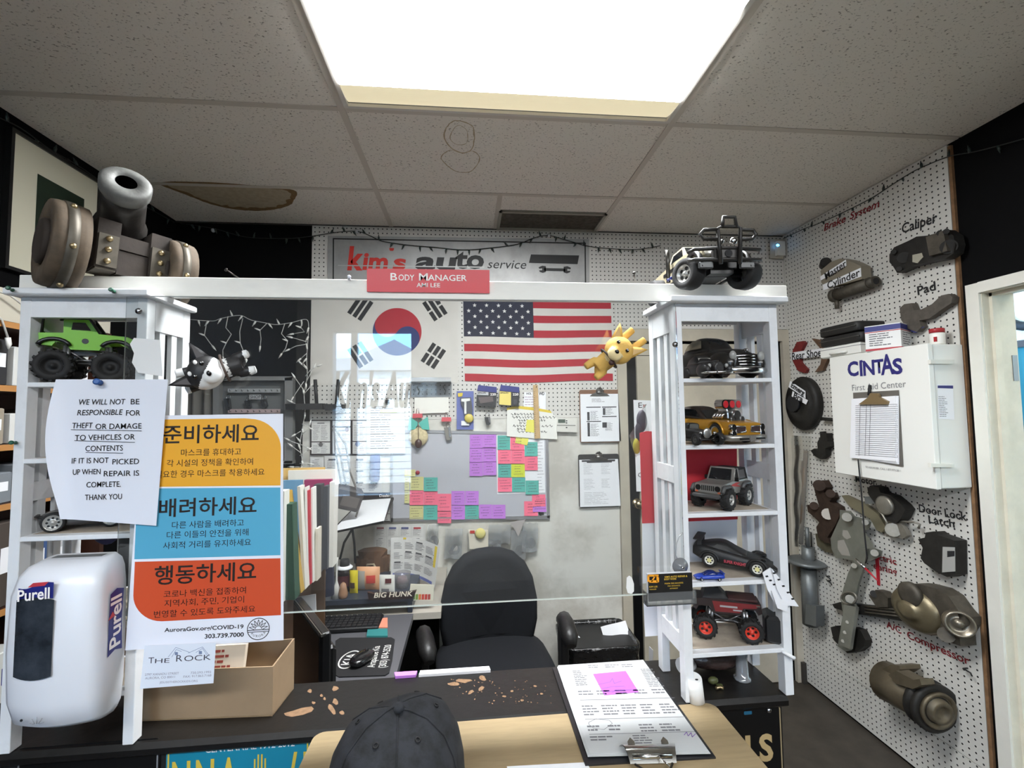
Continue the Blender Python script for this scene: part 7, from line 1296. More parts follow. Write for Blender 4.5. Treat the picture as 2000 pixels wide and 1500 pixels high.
wlab([('A/C', 1746, 1226, 32, 13, (1761, 1233)), ('Compressor', 1828, 1264, 132, 15, (1893, 1292))], 1800, 1255, 0, 14, red_l, None, 'dark red lettering naming the compressor below it'); wlab([('u', 1588, 943, 8, 9, None)], 1588, 943, 0, 8, ink, None, 'last black letters of a label beside the rusty knuckle')
wlab([('Rear Shoe', 1574, 693, 60, 15, (1604, 688.5))], 1574, 693, 0, 12, ink, None, 'white label strip lying across the two brake shoes', [(1544, 689), (1605, 680), (1606, 695), (1546, 703)], z=.022)
# caliper
t = thing('brake_caliper', 'black brake caliper high on the right pegboard', 'car part', on(1800, 520) and T(*on(1800, 520)))
b = B(); outl(b, [(1737, 497), (1746, 483), (1775, 470), (1790, 462), (1812, 460), (1830, 455), (1846, 449), (1862, 460), (1866, 478), (1862, 495), (1845, 506), (1812, 512), (1780, 520), (1752, 533), (1744, 520), (1737, 512)], .045, .012); wobj('body', b, irond, t)

for x, y, r in ((1765, 503, .024), (1853, 482, .028)): wobj('piston_bore', B().cyl(on(x, y, .055), on(x, y, .066), r), irond, t)
wobj('bracket', outl(B(), [(1808, 463), (1842, 450), (1850, 490), (1815, 500)], .02, .056), iron, t); wobj('label_sticker', outl(B(), [(1782, 498), (1800, 494), (1803, 502), (1792, 514), (1782, 512)], .002, .058), M('sticker_grey', (160, 156, 140), .5), t)
for x, y in ((1835, 455), (1848, 452), (1745, 492), (1756, 525)): wobj('bolt', B().cyl(on(x, y, .0), on(x, y, .075), .011, n=8), irond, t)
# master cylinder
t = thing('master_cylinder', 'brake master cylinder with pale reservoir and two label strips', 'car part', T(*on(1655, 590))); b = B(); outl(b, [(1603, 528), (1622, 512), (1640, 505), (1655, 508), (1668, 513), (1682, 520), (1684, 545), (1655, 553), (1612, 562), (1604, 552)], .05, .02); wobj('reservoir', b, M('reservoir_tan', (126, 118, 102), .5), t)
wobj('filler_cap', B().cyl(on(1610, 519, .03), on(1613, 511, .05), .026), irond, t); wobj('cylinder', B().cyl(on(1630, 578, .04), on(1700, 553, .04), .030).cyl(on(1688, 557, .04), on(1711, 549, .04), .026).cyl(on(1628, 578, .04), on(1636, 576, .04), .036), iron, t); wobj('pipe', B().cyl(on(1634, 585, .04), on(1635, 603, .04), .011), iron, t); wobj('bore', B().cyl(on(1708, 550, .04), on(1711.5, 548.8, .04), .016), ink, t)
for q, s, x, y, w_, ax in (([(1602, 540), (1652, 507), (1653, 519), (1603, 548)], 'Master', 1630, 528, 50, (1652, 514)), ([(1607, 556), (1681, 523), (1682, 540), (1608, 567)], 'Cylinder', 1645, 546, 72, (1679, 532))): wobj('label_strip', outl(B(), q, .001, .072), paper_m, t); PW2 = XPR(WX - .0735); PW2.text(s, x + 1, y, w_, 15, ink, t, z=.001, bold=.014, ax=ax)
# brake pad
t = thing('brake_pad', 'curved brown grey brake pad at the right of the pegboard', 'car part', T(*on(1800, 640))); pad = M('pad_grey', (84, 78, 70), .8, noise=(30, .3)); wobj('pad', outl(B(), [(1757, 602), (1766, 594), (1780, 592), (1785, 606), (1800, 604), (1820, 594), (1838, 577), (1852, 574), (1860, 580), (1858, 592), (1840, 604), (1815, 622), (1795, 626), (1800, 638), (1790, 648), (1772, 642), (1760, 625)], .03, .004), pad, t); wobj('shim', outl(B(), [(1795, 640), (1803, 638), (1786, 650), (1776, 646)], .01, .02), M('shim_blue', (48, 54, 110), .5), t)
# brake shoes
for pts, mt, lb in (([(1568, 666), (1572, 670), (1562, 690), (1563, 708), (1576, 722), (1572, 729), (1558, 724), (1548, 705), (1548, 685), (1556, 668)], M('shoe_red', (122, 36, 34), .6, noise=(30, .3)), 'red curved brake shoe, left of the pair'), ([(1585, 661), (1605, 665), (1616, 682), (1616, 702), (1606, 724), (1591, 727), (1602, 712), (1605, 694), (1600, 678)], M('shoe_brown', (104, 78, 58), .7, noise=(30, .3)), 'brown curved brake shoe, right of the pair')): single('brake_shoe', outl(B(), pts, .018, .001), mt, lb, 'car part')
# drum
t = thing('brake_drum', 'dark brake backing plate with torn emergency brake label', 'car part', T(*on(1575, 830))); m = frame(on(1577, 788), (0, -1, 0), (0, 0, 1)); r = .155; wobj('plate', B().lathe([(r, .003), (r * 1.02, .03), (r * .94, .05), (r * .8, .045), (r * .72, .06), (r * .45, .065), (r * .40, .05), (.001, .048)], 32, m @ MX.Diagonal((.82, 1, 1, 1))), irond, t); wobj('hub_hole', B().cyl((-.04, 0, .05), (-.04, 0, .067), .05, M=m), ink, t)
wobj('lever', B().tube([on(1605, 818, .03), on(1630, 820, .03)], .01, 6), irond, t)
PW2 = XPR(WX - .072)
for q, s, x, y, ax in (([(1543, 744), (1573, 764), (1573, 778), (1540, 756)], 'Emerg', 1558, 760, (1571, 769)), ([(1548, 764), (1578, 782), (1574, 790), (1546, 774)], 'Bra', 1559, 776, (1568, 781))): wobj('label_strip', outl(B(), q, .001, .07), paper_m, t); PW2.text(s, x, y, 28, 11, ink, t, z=.001, bold=.03, ax=ax)
# small ball joint and clear tube bag
t = thing('ball_joint', 'small dark ball joint hanging left of the first-aid cabinet', 'car part', T(*on(1600, 890))); wobj('joint', outl(B(), [(1605, 847), (1614, 846), (1616, 862), (1622, 870), (1612, 876), (1612, 888), (1602, 897), (1590, 890), (1583, 880), (1590, 876), (1597, 880), (1596, 864)], .035, .003), irond, t); wobj('stud', B().cyl(on(1609, 855, .02), on(1607, 843, .02), .016), irond, t)
t = thing('shrink_tube_bag', 'long clear plastic sleeve with thin rods hanging in the corner', 'bag', T(*on(1565, 1070))); b = B(); q = [on(*k) for k in ((1550, 850), (1588, 852), (1576, 1070), (1540, 1062))]; b.grid(lambda u, v: q[0].lerp(q[1], u).lerp(q[3].lerp(q[2], u), v) + V((-.012 - .018 * sin(u * pi) - .003 * sin(v * 19 + u * 5), 0, 0)), 8, 16); wobj('sleeve', b, CLEAR('sleeve_clear', (.86, .85, .8), .14, .25, .8), t)
for a, c in (((1566, 900), (1553, 1058)), ((1574, 880), (1564, 1062)), ((1558, 870), (1546, 1040))): wobj('rod', B().cyl(on(*a, .012), on(*c, .012), .012, n=8), M('rod_brown', (110, 96, 80), .5), t)
# knuckle
t = thing('steering_knuckle', 'rusty steering knuckle left of the window regulator', 'car part', T(*on(1605, 1050))); wobj('casting', outl(B(), [(1592, 940), (1606, 938), (1614, 952), (1608, 962), (1622, 962), (1626, 972), (1620, 980), (1636, 990), (1640, 1005), (1632, 1025), (1622, 1040), (1616, 1050), (1622, 1062), (1612, 1060), (1598, 1050), (1594, 1030), (1600, 1020), (1590, 1010), (1578, 1000), (1576, 986), (1586, 990), (1600, 990), (1594, 970), (1590, 955)], .04, .004), rust, t); wobj('hub_bore', B().cyl(on(1617, 1004, .044), on(1617, 1004, .05), .03), M('bore_pale', (176, 170, 160), .5), t); wobj('bushing', B().cyl(on(1600, 948, .03), on(1600, 948, .065), .03), rust, t)
for x, y in ((1622, 964), (1590, 988)): wobj('bushing', B().cyl(on(x, y, .03), on(x, y, .06), .022), rust, t)
single('brake_lining', outl(B(), [(1592, 1042), (1622, 1056), (1630, 1082), (1612, 1078), (1596, 1066)], .02, .002), M('lining_olive', (84, 78, 58), .8, noise=(20, .4)), 'brown grey curved lining under the rusty knuckle', 'car part')
# regulator plate and arm
t = thing('window_regulator', 'large grey window regulator plate with a long arm', 'car part', T(*on(1660, 1280))); wobj('plate', outl(B(), [(1640, 996), (1660, 998), (1668, 1008), (1690, 1014), (1700, 1020), (1696, 1034), (1686, 1036), (1702, 1060), (1706, 1070), (1722, 1076), (1720, 1086), (1700, 1096), (1686, 1096), (1676, 1098), (1655, 1092), (1632, 1090), (1624, 1072), (1622, 1052), (1632, 1030), (1640, 1012)], .006, .04), zinc, t)
for q in ([(1646, 1035), (1655, 1036), (1662, 1050), (1654, 1054), (1645, 1046)], [(1636, 1056), (1648, 1054), (1656, 1072), (1660, 1086), (1644, 1084), (1636, 1072)]): wobj('cut_out', outl(B(), q, .0008, .0464), M('shadow_grey', (150, 146, 138), .8), t)
wobj('arm', outl(B(), [(1676, 1070), (1694, 1072), (1686, 1110), (1676, 1140), (1668, 1180), (1674, 1190), (1660, 1270), (1650, 1272), (1636, 1262), (1646, 1200), (1642, 1166), (1656, 1120), (1670, 1090)], .012, .046), zinc, t); wobj('arm_flange', outl(B(), [(1648, 1180), (1672, 1186), (1660, 1268), (1640, 1260)], .016, .058), M('zinc_plate2', (150, 152, 144), .42, .6, noise=(9, .2)), t)
for x, y, r in ((1654, 1010, .022), (1690, 1020, .014), (1708, 1080, .016), (1660, 1170, .02), (1655, 1215, .008), (1650, 1235, .008), (1646, 1252, .008), (1668, 1105, .012)): wobj('rivet', B().cyl(on(x, y, .045), on(x, y, .078), r, n=12), alum, t)
wobj('ring', B().tube([on(1658 + 15 * cos(a), 1168 + 12 * sin(a), .07) for a in [2 * pi * k / 18 for k in range(18)]], .005, 6, close=True), alum, t)
t = thing('regulator_motor', 'dark window motor with round silver cap and cable arm', 'car part', T(*on(1740, 1050))); wobj('housing', outl(B(), [(1694, 954), (1700, 948), (1716, 952), (1720, 962), (1740, 968), (1760, 985), (1768, 995), (1760, 1012), (1750, 1022), (1735, 1018), (1720, 1010), (1710, 985), (1696, 966)], .05, .004), irond, t); wobj('cap', B().lathe([(.044, 0), (.044, .014), (.034, .018), (.001, .019)], 20, frame(on(1731, 987, .052), (0, -1, 0), (0, 0, 1))), alum, t); wobj('connector', outl(B(), [(1688, 970), (1710, 972), (1712, 984), (1690, 984)], .04, .01), sgrey, t)
wobj('guide', outl(B(), [(1643, 968), (1652, 967), (1690, 985), (1715, 1005), (1730, 1030), (1722, 1040), (1712, 1036), (1700, 1014), (1660, 990)], .018, .003), M('guide_tan', (132, 126, 104), .5, .5), t); wobj('pulley_plate', outl(B(), [(1728, 1032), (1738, 1018), (1756, 1018), (1768, 1036), (1772, 1046), (1764, 1052), (1730, 1048)], .02, .02), alum, t); wobj('pulley', B().cyl(on(1744, 1035, .04), on(1744, 1035, .055), .03), alum, t); wobj('cable', B().tube([on(1712, 992, .06), on(1724, 1006, .065), (on(1732, 1020, .065)), on(1731, 1040, .06)], .005, 6).tube([on(1750, 1018, .04), on(1785, 1020, .04), on(1797, 1024, .03), on(1794, 1032, .03)], .005, 6), alum, t)
# strut
t = thing('suspension_strut', 'long grey suspension strut hanging beside the corner', 'car part', T(*on(1585, 1220))); wobj('tube', B().cyl(on(1583, 1220, .05), on(1579, 1110, .05), .040).cyl(on(1579, 1110, .05), on(1578, 1068, .05), .033).cyl(on(1578, 1068, .05), on(1576, 1030, .05), .011), sgrey, t); wobj('spring_seat', B().lathe([(.1, 0), (.11, .012), (.09, .022), (.04, .026)], 24, T(*on(1576, 1100, .05))), sgrey, t); wobj('knuckle_bracket', outl(B(), [(1574, 1180), (1594, 1184), (1594, 1224), (1572, 1218)], .05, .04), sgrey, t); wobj('top_wire', B().tube([on(1574, 1066, .03), on(1573, 1036, .03), on(1584, 1040, .03), on(1585, 1070, .03)], .004, 6), irond, t)
# latch
t = thing('door_latch', 'black door lock latch with pale end plate', 'car part', T(*on(1830, 1120))); wobj('body', outl(B(), [(1793, 1053), (1806, 1050), (1808, 1040), (1822, 1038), (1830, 1044), (1864, 1056), (1865, 1122), (1850, 1127), (1830, 1118), (1805, 1100), (1798, 1090), (1802, 1070)], .055, .003), irond, t); wobj('end_plate', outl(B(), [(1841, 1068), (1864, 1069), (1865, 1116), (1840, 1118)], .003, .059), M('plate_pale', (176, 176, 172), .4, .3), t); wobj('slot', outl(B(), [(1850, 1076), (1864, 1076), (1864, 1086), (1850, 1088)], .001, .0625), ink, t)
# rack with motor
t = thing('steering_motor', 'large cast electric steering motor with ribbed rack and pulley', 'car part', T(*on(1800, 1260))); wobj('rack', outl(B(), [(1625, 1180), (1640, 1176), (1690, 1182), (1780, 1190), (1800, 1206), (1790, 1218), (1720, 1206), (1665, 1198), (1630, 1188)], .034, .004), irond, t)
for k in range(3): wobj('rib', B().tube([on(1690, 1184 + 6 * k, .04), on(1768, 1193 + 6 * k, .04)], .005, 6), iron, t)
wobj('lug', outl(B(), [(1697, 1164), (1710, 1152), (1724, 1156), (1734, 1168), (1734, 1186), (1712, 1186)], .04, .01), iron, t); wobj('lug_bolt', B().cyl(on(1707, 1160, .03), on(1707, 1160, .056), .016), irond, t)
m = frame(on(1806, 1172, .01), (0, -1, 0), (0, 0, 1)); wobj('housing', B().lathe([(.06, .02), (.105, .03), (.112, .05), (.098, .075), (.07, .088), (.045, .092), (.04, .105), (.03, .11), (.001, .111)], 28, m @ T(.015, -.03, 0) @ MX.Diagonal((1.05, .85, 1, 1))), M('bronze_cast', (124, 114, 90), .4, .6, noise=(14, .3)), t); wobj('cast_body', outl(B(), [(1754, 1166), (1762, 1146), (1785, 1140), (1800, 1142), (1830, 1150), (1852, 1164), (1870, 1190), (1884, 1206), (1884, 1222), (1874, 1240), (1876, 1262), (1842, 1250), (1834, 1226), (1800, 1222), (1775, 1216)], .07, .004), iron, t)
wobj('top_cap', B().lathe([(.05, 0), (.05, .02), (.03, .026), (.001, .027)], 20, frame(on(1782, 1160, .085), (0, -1, 0), (0, 0, 1))), iron, t); wobj('pulley', B().lathe([(.044, 0), (.048, .01), (.048, .05), (.04, .052), (.036, .03), (.015, .03), (.014, .045), (.001, .046)], 24, frame(on(1868, 1214, .06), (.1, -1, 0), None, (-.6, -.8, .15))), M('pulley_steel', (130, 122, 108), .35, .8), t); wobj('mount_ear', B().cyl(on(1848, 1240, .06), on(1848, 1240, .09), .028), iron, t)
# bracket foot below regulator, compressor
t = thing('motor_bracket', 'dark bracket and small motor at the foot of the regulator arm', 'car part', T(*on(1655, 1275))); wobj('body', outl(B(), [(1622, 1225), (1634, 1222), (1640, 1240), (1665, 1225), (1680, 1230), (1690, 1250), (1688, 1262), (1676, 1272), (1655, 1276), (1640, 1262), (1628, 1250)], .036, .003), irond, t)
t = thing('compressor', 'cylindrical air conditioning compressor with round pulley, lowest on the pegboard', 'car part', T(*on(1790, 1410))); A0, A1, A2 = on(1732, 1330, .07), on(1805, 1368, .075), on(1838, 1392, .08); comp = M('compressor_cast', (108, 98, 80), .5, .5, noise=(14, .3), bump=(40, .3))
wobj('body', B().cyl(A0, A1, .085, .08, 22), comp, t); wobj('rear_head', outl(B(), [(1720, 1308), (1740, 1298), (1756, 1300), (1758, 1308), (1742, 1318), (1740, 1370), (1728, 1362), (1722, 1340)], .10, .02), comp, t); wobj('manifold', outl(B(), [(1735, 1318), (1750, 1310), (1784, 1328), (1796, 1326), (1800, 1338), (1782, 1346), (1750, 1335)], .06, .10), comp, t)
d = (A2 - A1).normalized(); mp_ = frame(A1, d.orthogonal(), None, d); wobj('pulley', B().lathe([(.085, 0), (.098, .004), (.098, .02), (.09, .026), (.09, .034), (.098, .04), (.098, .056), (.085, .06), (.06, .05), (.055, .062), (.03, .064), (.026, .05), (.001, .05)], 30, mp_), irond, t); wobj('clutch_plate', B().lathe([(.074, .056), (.074, .070), (.064, .072), (.062, .062), (.05, .062), (.046, .082), (.03, .084), (.026, .070), (.001, .070)], 26, mp_), comp, t)
for x, y in ((1722, 1346), (1741, 1350)): wobj('bolt', B().cyl(on(x, y, .1), on(x, y, .14), .010, n=8), alum, t)
# hooks
for x, y, lb in ((1620, 1125, 'upper black peg hook right of the strut'), (1622, 1134, 'lower black peg hook right of the strut'), (1890, 1305, 'bent peg hook near the right end of the compressor lettering'), (1836, 1335, 'small peg hook above the compressor')): q = on(x, y); single('peg_hook', B().tube([q, q + V((-.02, 0, 0)), q + V((-.024, -.03, 0)), q + V((-.02, -.032, -.012))], .003, 6), ink, lb, 'hook')
# first-aid cabinet
yn = PW.p(1889, 800).y; fx = U(1818, 800, Y=yn).x; yf = U(1626, 800, X=fx).y; zt_ = U(1814, 672, Y=yn).z; zb_ = U(1836, 955, Y=yn).z; D_ = WX - fx
t = thing('first_aid_cabinet', 'white metal first-aid cabinet with navy lettering on the pegboard', 'cabinet', T(WX, (yn + yf) / 2, zb_)); cabm = M('cabinet_white', (226, 226, 220), .35); wobj('case', B().box((fx + D_ / 2 + .012, (yn + yf) / 2, (zt_ + zb_) / 2), (D_ - .026, yf - yn, zt_ - zb_), None, .004), cabm, t); wobj('door', B().box((fx + .011, (yn + yf) / 2, (zt_ + zb_) / 2), (.022, yf - yn + .006, zt_ - zb_ + .006), None, .003), cabm, t)
PC = XPR(fx - .0005); nv = M('logo_navy2', (38, 36, 110), .4); gl_ = M('logo_grey', (130, 130, 132), .5)
PC.text('C', 1666, 722, 21, 28, nv, t, bold=.035); PC.text('I', 1682, 722, 5, 28, nv, t, bold=.03); wobj('logo_dot', PC.flat(B(), [(1679, 704), (1684, 703), (1686, 706), (1683, 709), (1679, 708)], .001), nv, t); PC.text('N', 1697, 720, 22, 29, nv, t, bold=.03); PC.text('T', 1717, 717, 18, 27, nv, t, bold=.03); PC.text('A', 1733, 714, 26, 40, nv, t, bold=.025); PC.text('S', 1753, 717, 19, 30, nv, t, bold=.035)
PC.text('First Aid Center', 1713, 754.5, 112, 13, gl_, t, ax=(1769, 750)); PC.text('TO REORDER, CALL 1.877.973.2811', 1724, 916, 72, 4, gl_, t, ax=(1760, 920))
for y0 in (707, 908):
    P = YP(yn - .0005); wobj('latch', P.panel(B(), [(1812, y0 - 4), (1858, y0 - 2 - (2 if y0 < 800 else 0)), (1858, y0 + 4), (1812, y0 + 4)], .012), M('latch_white', (214, 213, 204), .3), t)
P = YP(yn - .0005); wobj('label_sticker', P.flat(B(), [(1830, 751), (1861, 752), (1864, 820), (1833, 818)], .0006), paper_m, t); wobj('label_band', P.flat(B(), [(1831, 753), (1861, 753), (1861, 759), (1831, 758)], .001), nv, t); b = B(); printed(b, P.m(1835, 815, .001), 0, 0, .045, .085, 12, .3, 1, 0, 3); wobj('print', b, grey_ink, t)
# clipboard with pads on the cabinet, cord and pen
P = XPR(fx - .001); t = thing('clipboard', 'grey clipboard with a pad of ruled sheets hanging on the first-aid cabinet', 'clipboard', P.m(1710, 905)); wobj('board', P.panel(B(), [(1668, 767), (1756, 762), (1765, 911), (1672, 895)], .005), M('board_grey2', (96, 92, 86), .5), t)
for k in range(3): wobj('sheet', P.panel(B(), [(1669, 779), (1758 - k, 773), (1759 - 2 * k, 907 - k * 3), (1666, 894 - k * 0)], .003, .006 + .0034 * k), paper_m, t)
b = B(); P2 = XPR(fx - .0175)
for k in range(26): P2.flat(b, [(1671, 792 + 3.8 * k), (1754, 789 + 4.15 * k), (1754, 789.7 + 4.15 * k), (1671, 792.7 + 3.8 * k)], .0006)
for x in (1680, 1692, 1700): P2.flat(b, [(x, 790), (x + .7, 790), (x - 2, 890), (x - 2.7, 890)], .0006)
wobj('ruled_lines', b, grey_ink, t); wobj('clip', P2.panel(B(), [(1681, 790), (1700, 776), (1704, 768), (1718, 768), (1722, 776), (1738, 784), (1736, 790)], .012), M('clip_brass', (150, 130, 96), .35, .8), t); wobj('hook', B().tube([P2.p(1697, 772), P2.p(1695, 752) + V((.01, 0, 0))], .006, 7), ink, t)
t = thing('pen_cord', 'black cord with a red and silver pen hanging from the cabinet clipboard', 'cord', T(*P2.p(1684, 1000))); pc_ = [P2.p(*k) + V((.0 + .003 * i, 0, 0)) for i, k in enumerate(((1676, 897), (1681, 960), (1686, 1040), (1690, 1090), (1686, 1100)))]; wobj('cord', B().tube(pc_, .0035, 6), ink, t); wobj('pen', B().cyl(P2.p(1671, 1092), P2.p(1690, 1110), .006), chrm, t); wobj('pen_barrel', B().cyl(P2.p(1690, 1110), P2.p(1714, 1134), .005, .003), M('pen_red', (170, 30, 44), .4), t)
single('red_strip', outl(B(), [(1709, 1088), (1715, 1088), (1718, 1144), (1713, 1142)], .004, .001), M('pen_red', (170, 30, 44), .4), 'narrow red strip on the pegboard beside the pen', 'strip')
# things on top of the cabinet
zz = zt_ + .0035
def xy(px, Y): return V((U(px, 670, Y=Y).x, Y))
q = U(1803 + 15, 672, Y=yn + .06); t = thing('pill_bottle', 'small white bottle with red lid on the first-aid cabinet', 'bottle', T(q.x + .02, yn + .05, zz)); obj('body', B().lathe([(.024, .0005), (.026, .004), (.026, .046), (.022, .05)], 18), M('bottle_white', (224, 222, 214), .35), t); obj('lid', B().lathe([(.025, .050), (.0255, .066), (.022, .068), (.001, .068)], 18), M('lid_red', (158, 34, 40), .4), t); obj('label_mark', B().box((-.022, -.012, .022), (.006, .01, .02)), M('lid_red', (158, 34, 40), .4), t)
ya, yb = U(1758, 660, X=fx + .05).y, U(1687, 660, X=fx + .05).y
t = thing('supply_carton', 'white supply carton with blue top and red base on the cabinet', 'carton', T(fx + .09, (ya + yb) / 2, zz) @ RZ(.5)); cw_, cd2, chh = .16, .13, .115
obj('carton', B().box((0, 0, chh / 2 + .0003), (cw_, cd2, chh)), M('carton_white', (222, 222, 220), .5), t); obj('blue_band', B().box((0, 0, chh * .87), (cw_ + .0012, cd2 + .0012, chh * .2)), M('carton_blue', (40, 46, 116), .5), t); obj('red_band', B().box((0, 0, chh * .05), (cw_ + .001, cd2 + .001, chh * .08)).box((0, 0, chh * .74), (cw_ + .001, cd2 + .001, chh * .03)), M('carton_red', (170, 44, 54), .5), t)
b = B(); printed(b, T(-cw_ / 2 - .001, 0, 0) @ RZ(-pi / 2) @ RX(pi / 2), -.05, .02, .05, .08, 6, .4, 1, 0, 5); printed(b, T(0, -cd2 / 2 - .001, 0) @ RX(pi / 2), -.06, .02, .06, .08, 6, .4, 1, 0, 6); obj('print', b, grey_ink, t)
yc, yd = U(1692, 660, X=fx + .06).y, U(1612, 660, X=fx + .06).y; Ym = (yc + yd) / 2; W_ = yd - yc
t = thing('white_case', 'white plastic case lying on the far end of the cabinet', 'case', T(fx + .1, Ym, zz)); obj('case', B().box((0, 0, .03), (.15, W_, .056), None, .006), cabm, t); obj('handle', B().tube([(-.075, -.05, .02), (-.09, -.04, .02), (-.09, .04, .02), (-.075, .05, .02)], .006, 6), cabm, t); obj('lid_line', B().box((0, 0, .044), (.151, W_ + .001, .003)), gl_, t)
for k, (hh, sc_, lb) in enumerate(((.05, 1.05, 'lower black zip case on the white case'), (.052, .98, 'upper black zip case, topmost of the stack'))):
    z_ = zz + .0590 + k * .0515; t = thing('zip_case', lb, 'case', T(fx + .1, Ym - .01 + .01 * k, z_)); b = B(); sell(b, (0, 0, hh / 2), (.085, W_ * .52 * sc_, hh / 2), None, .25, .3); obj('case', b, M('case_black', (22, 21, 20), .6, bump=(90, .3)), t); obj('zip', B().tube([(-.084, y_ * W_ * .5 * sc_, hh * .55) for y_ in (-.95, -.5, 0, .5, .95)], .0025, 5), M('zip_grey', (60, 58, 54), .4), t)
# ================================================================ cannon, flying dogs, left background, odds and ends on the counter
ow = M('old_wood', (92, 78, 62), .8, noise=(22, .4), bump=(40, .5)); owd = M('old_wood_dark', (50, 41, 34), .8, noise=(18, .4), bump=(40, .5)); bnd = M('iron_band', (92, 86, 76), .5, .5, noise=(26, .3)); bz_ = M('brass_stud', (166, 148, 112), .3, .8)
CL, CR = V((U(122, 478, Y=.95).x, .948, 1.8850 + .0845)), V((U(342, 500, Y=1.095).x, 1.092, 1.8850 + .074)); ax_ = (CR - CL).normalized()
t = thing('model_cannon', 'rough wooden model cannon on the left tower and cross rail', 'cannon', T(CL.x + .05, 1.02, 1.885)); 
def cw2(c, R, wdt, nm_face):
    m = frame(c, (0, 0, 1), None, -ax_); w = wobj('wheel', B().lathe([(.001, -wdt / 2), (R * .98, -wdt / 2), (R, -wdt * .3), (R, wdt * .3), (R * .97, wdt / 2), (R * .6, wdt / 2), (R * .58, wdt * .42), (.001, wdt * .42)], 26, m), ow, t); wobj('hub_plate', B().lathe([(R * .52, wdt * .40), (R * .52, wdt * .58), (R * .46, wdt * .64), (.001, wdt * .64)], 22, m), nm_face, w); wobj('band', B().lathe([(R * 1.005, -wdt * .16), (R * 1.025, -wdt * .15), (R * 1.025, wdt * .16), (R * 1.005, wdt * .17)], 26, m, True, False), bnd, w)
    for k in range(6): a = k * pi / 3 + .3; wobj('stud', B().ell(m @ V((R * 1.025 * cos(a), R * 1.025 * sin(a), 0)), .0055, None, 8, 6), bz_, w)
cw2(CL, .084, .052, owd); cw2(CR, .073, .046, owd)
wobj('axle', B().cyl(CL, CR, .013), owd, t); sd_ = V((ax_.y, -ax_.x, 0))
for k, f in enumerate((.33, .80)):
    c = CL.lerp(CR, f) + V((0, 0, .012)); m = frame(c, sd_, None, ax_); cbk = wobj('cheek', B().box((0, -.006, 0), (.062, .10, .036), m), owd, t); wobj('cheek_plate', B().box((.0325, .008, 0), (.004, .066, .032), m).box((0, .0455, 0), (.06, .004, .032), m), bnd, cbk)
    for y_ in (.03, .006, -.016): wobj('bolt', B().ell(m @ V((.036, y_, .0)), (.006, .006, .006), None, 8, 6), bz_, cbk)
c = CL.lerp(CR, .56); wobj('bed', B().box((0, -.03, 0), (.055, .03, .11), frame(c, sd_, None, ax_)).box((0, .012, 0), (.05, .05, .05), frame(c, sd_, None, ax_)), owd, t)
U0 = U(236, 440, Y=1.045); d = V((.56, -.70, .43)).normalized() * .125; L = d.length; m = frame(U0, d.orthogonal(), None, d); wobj('barrel', B().lathe([(.044, -.02), (.046, 0), (.040, L * .12), (.038, L * .5), (.037, L * .74)], 24, m), M('cannon_dark', (48, 45, 42), .5, .5, noise=(26, .35), bump=(60, .5)), t); wobj('muzzle', B().lathe([(.037, L * .72), (.042, L * .8), (.0425, L * .97), (.037, L), (.018, L * 1.0), (.016, L * .7), (.001, L * .69)], 24, m), M('muzzle_grey', (104, 104, 101), .6, .3, noise=(40, .3), bump=(70, .5)), t); wobj('bore', B().lathe([(.0172, L * .995), (.0158, L * .74), (.001, L * .735)], 20, m, True, False), M('bore_black', (6, 6, 6), 1, spec=0), t)

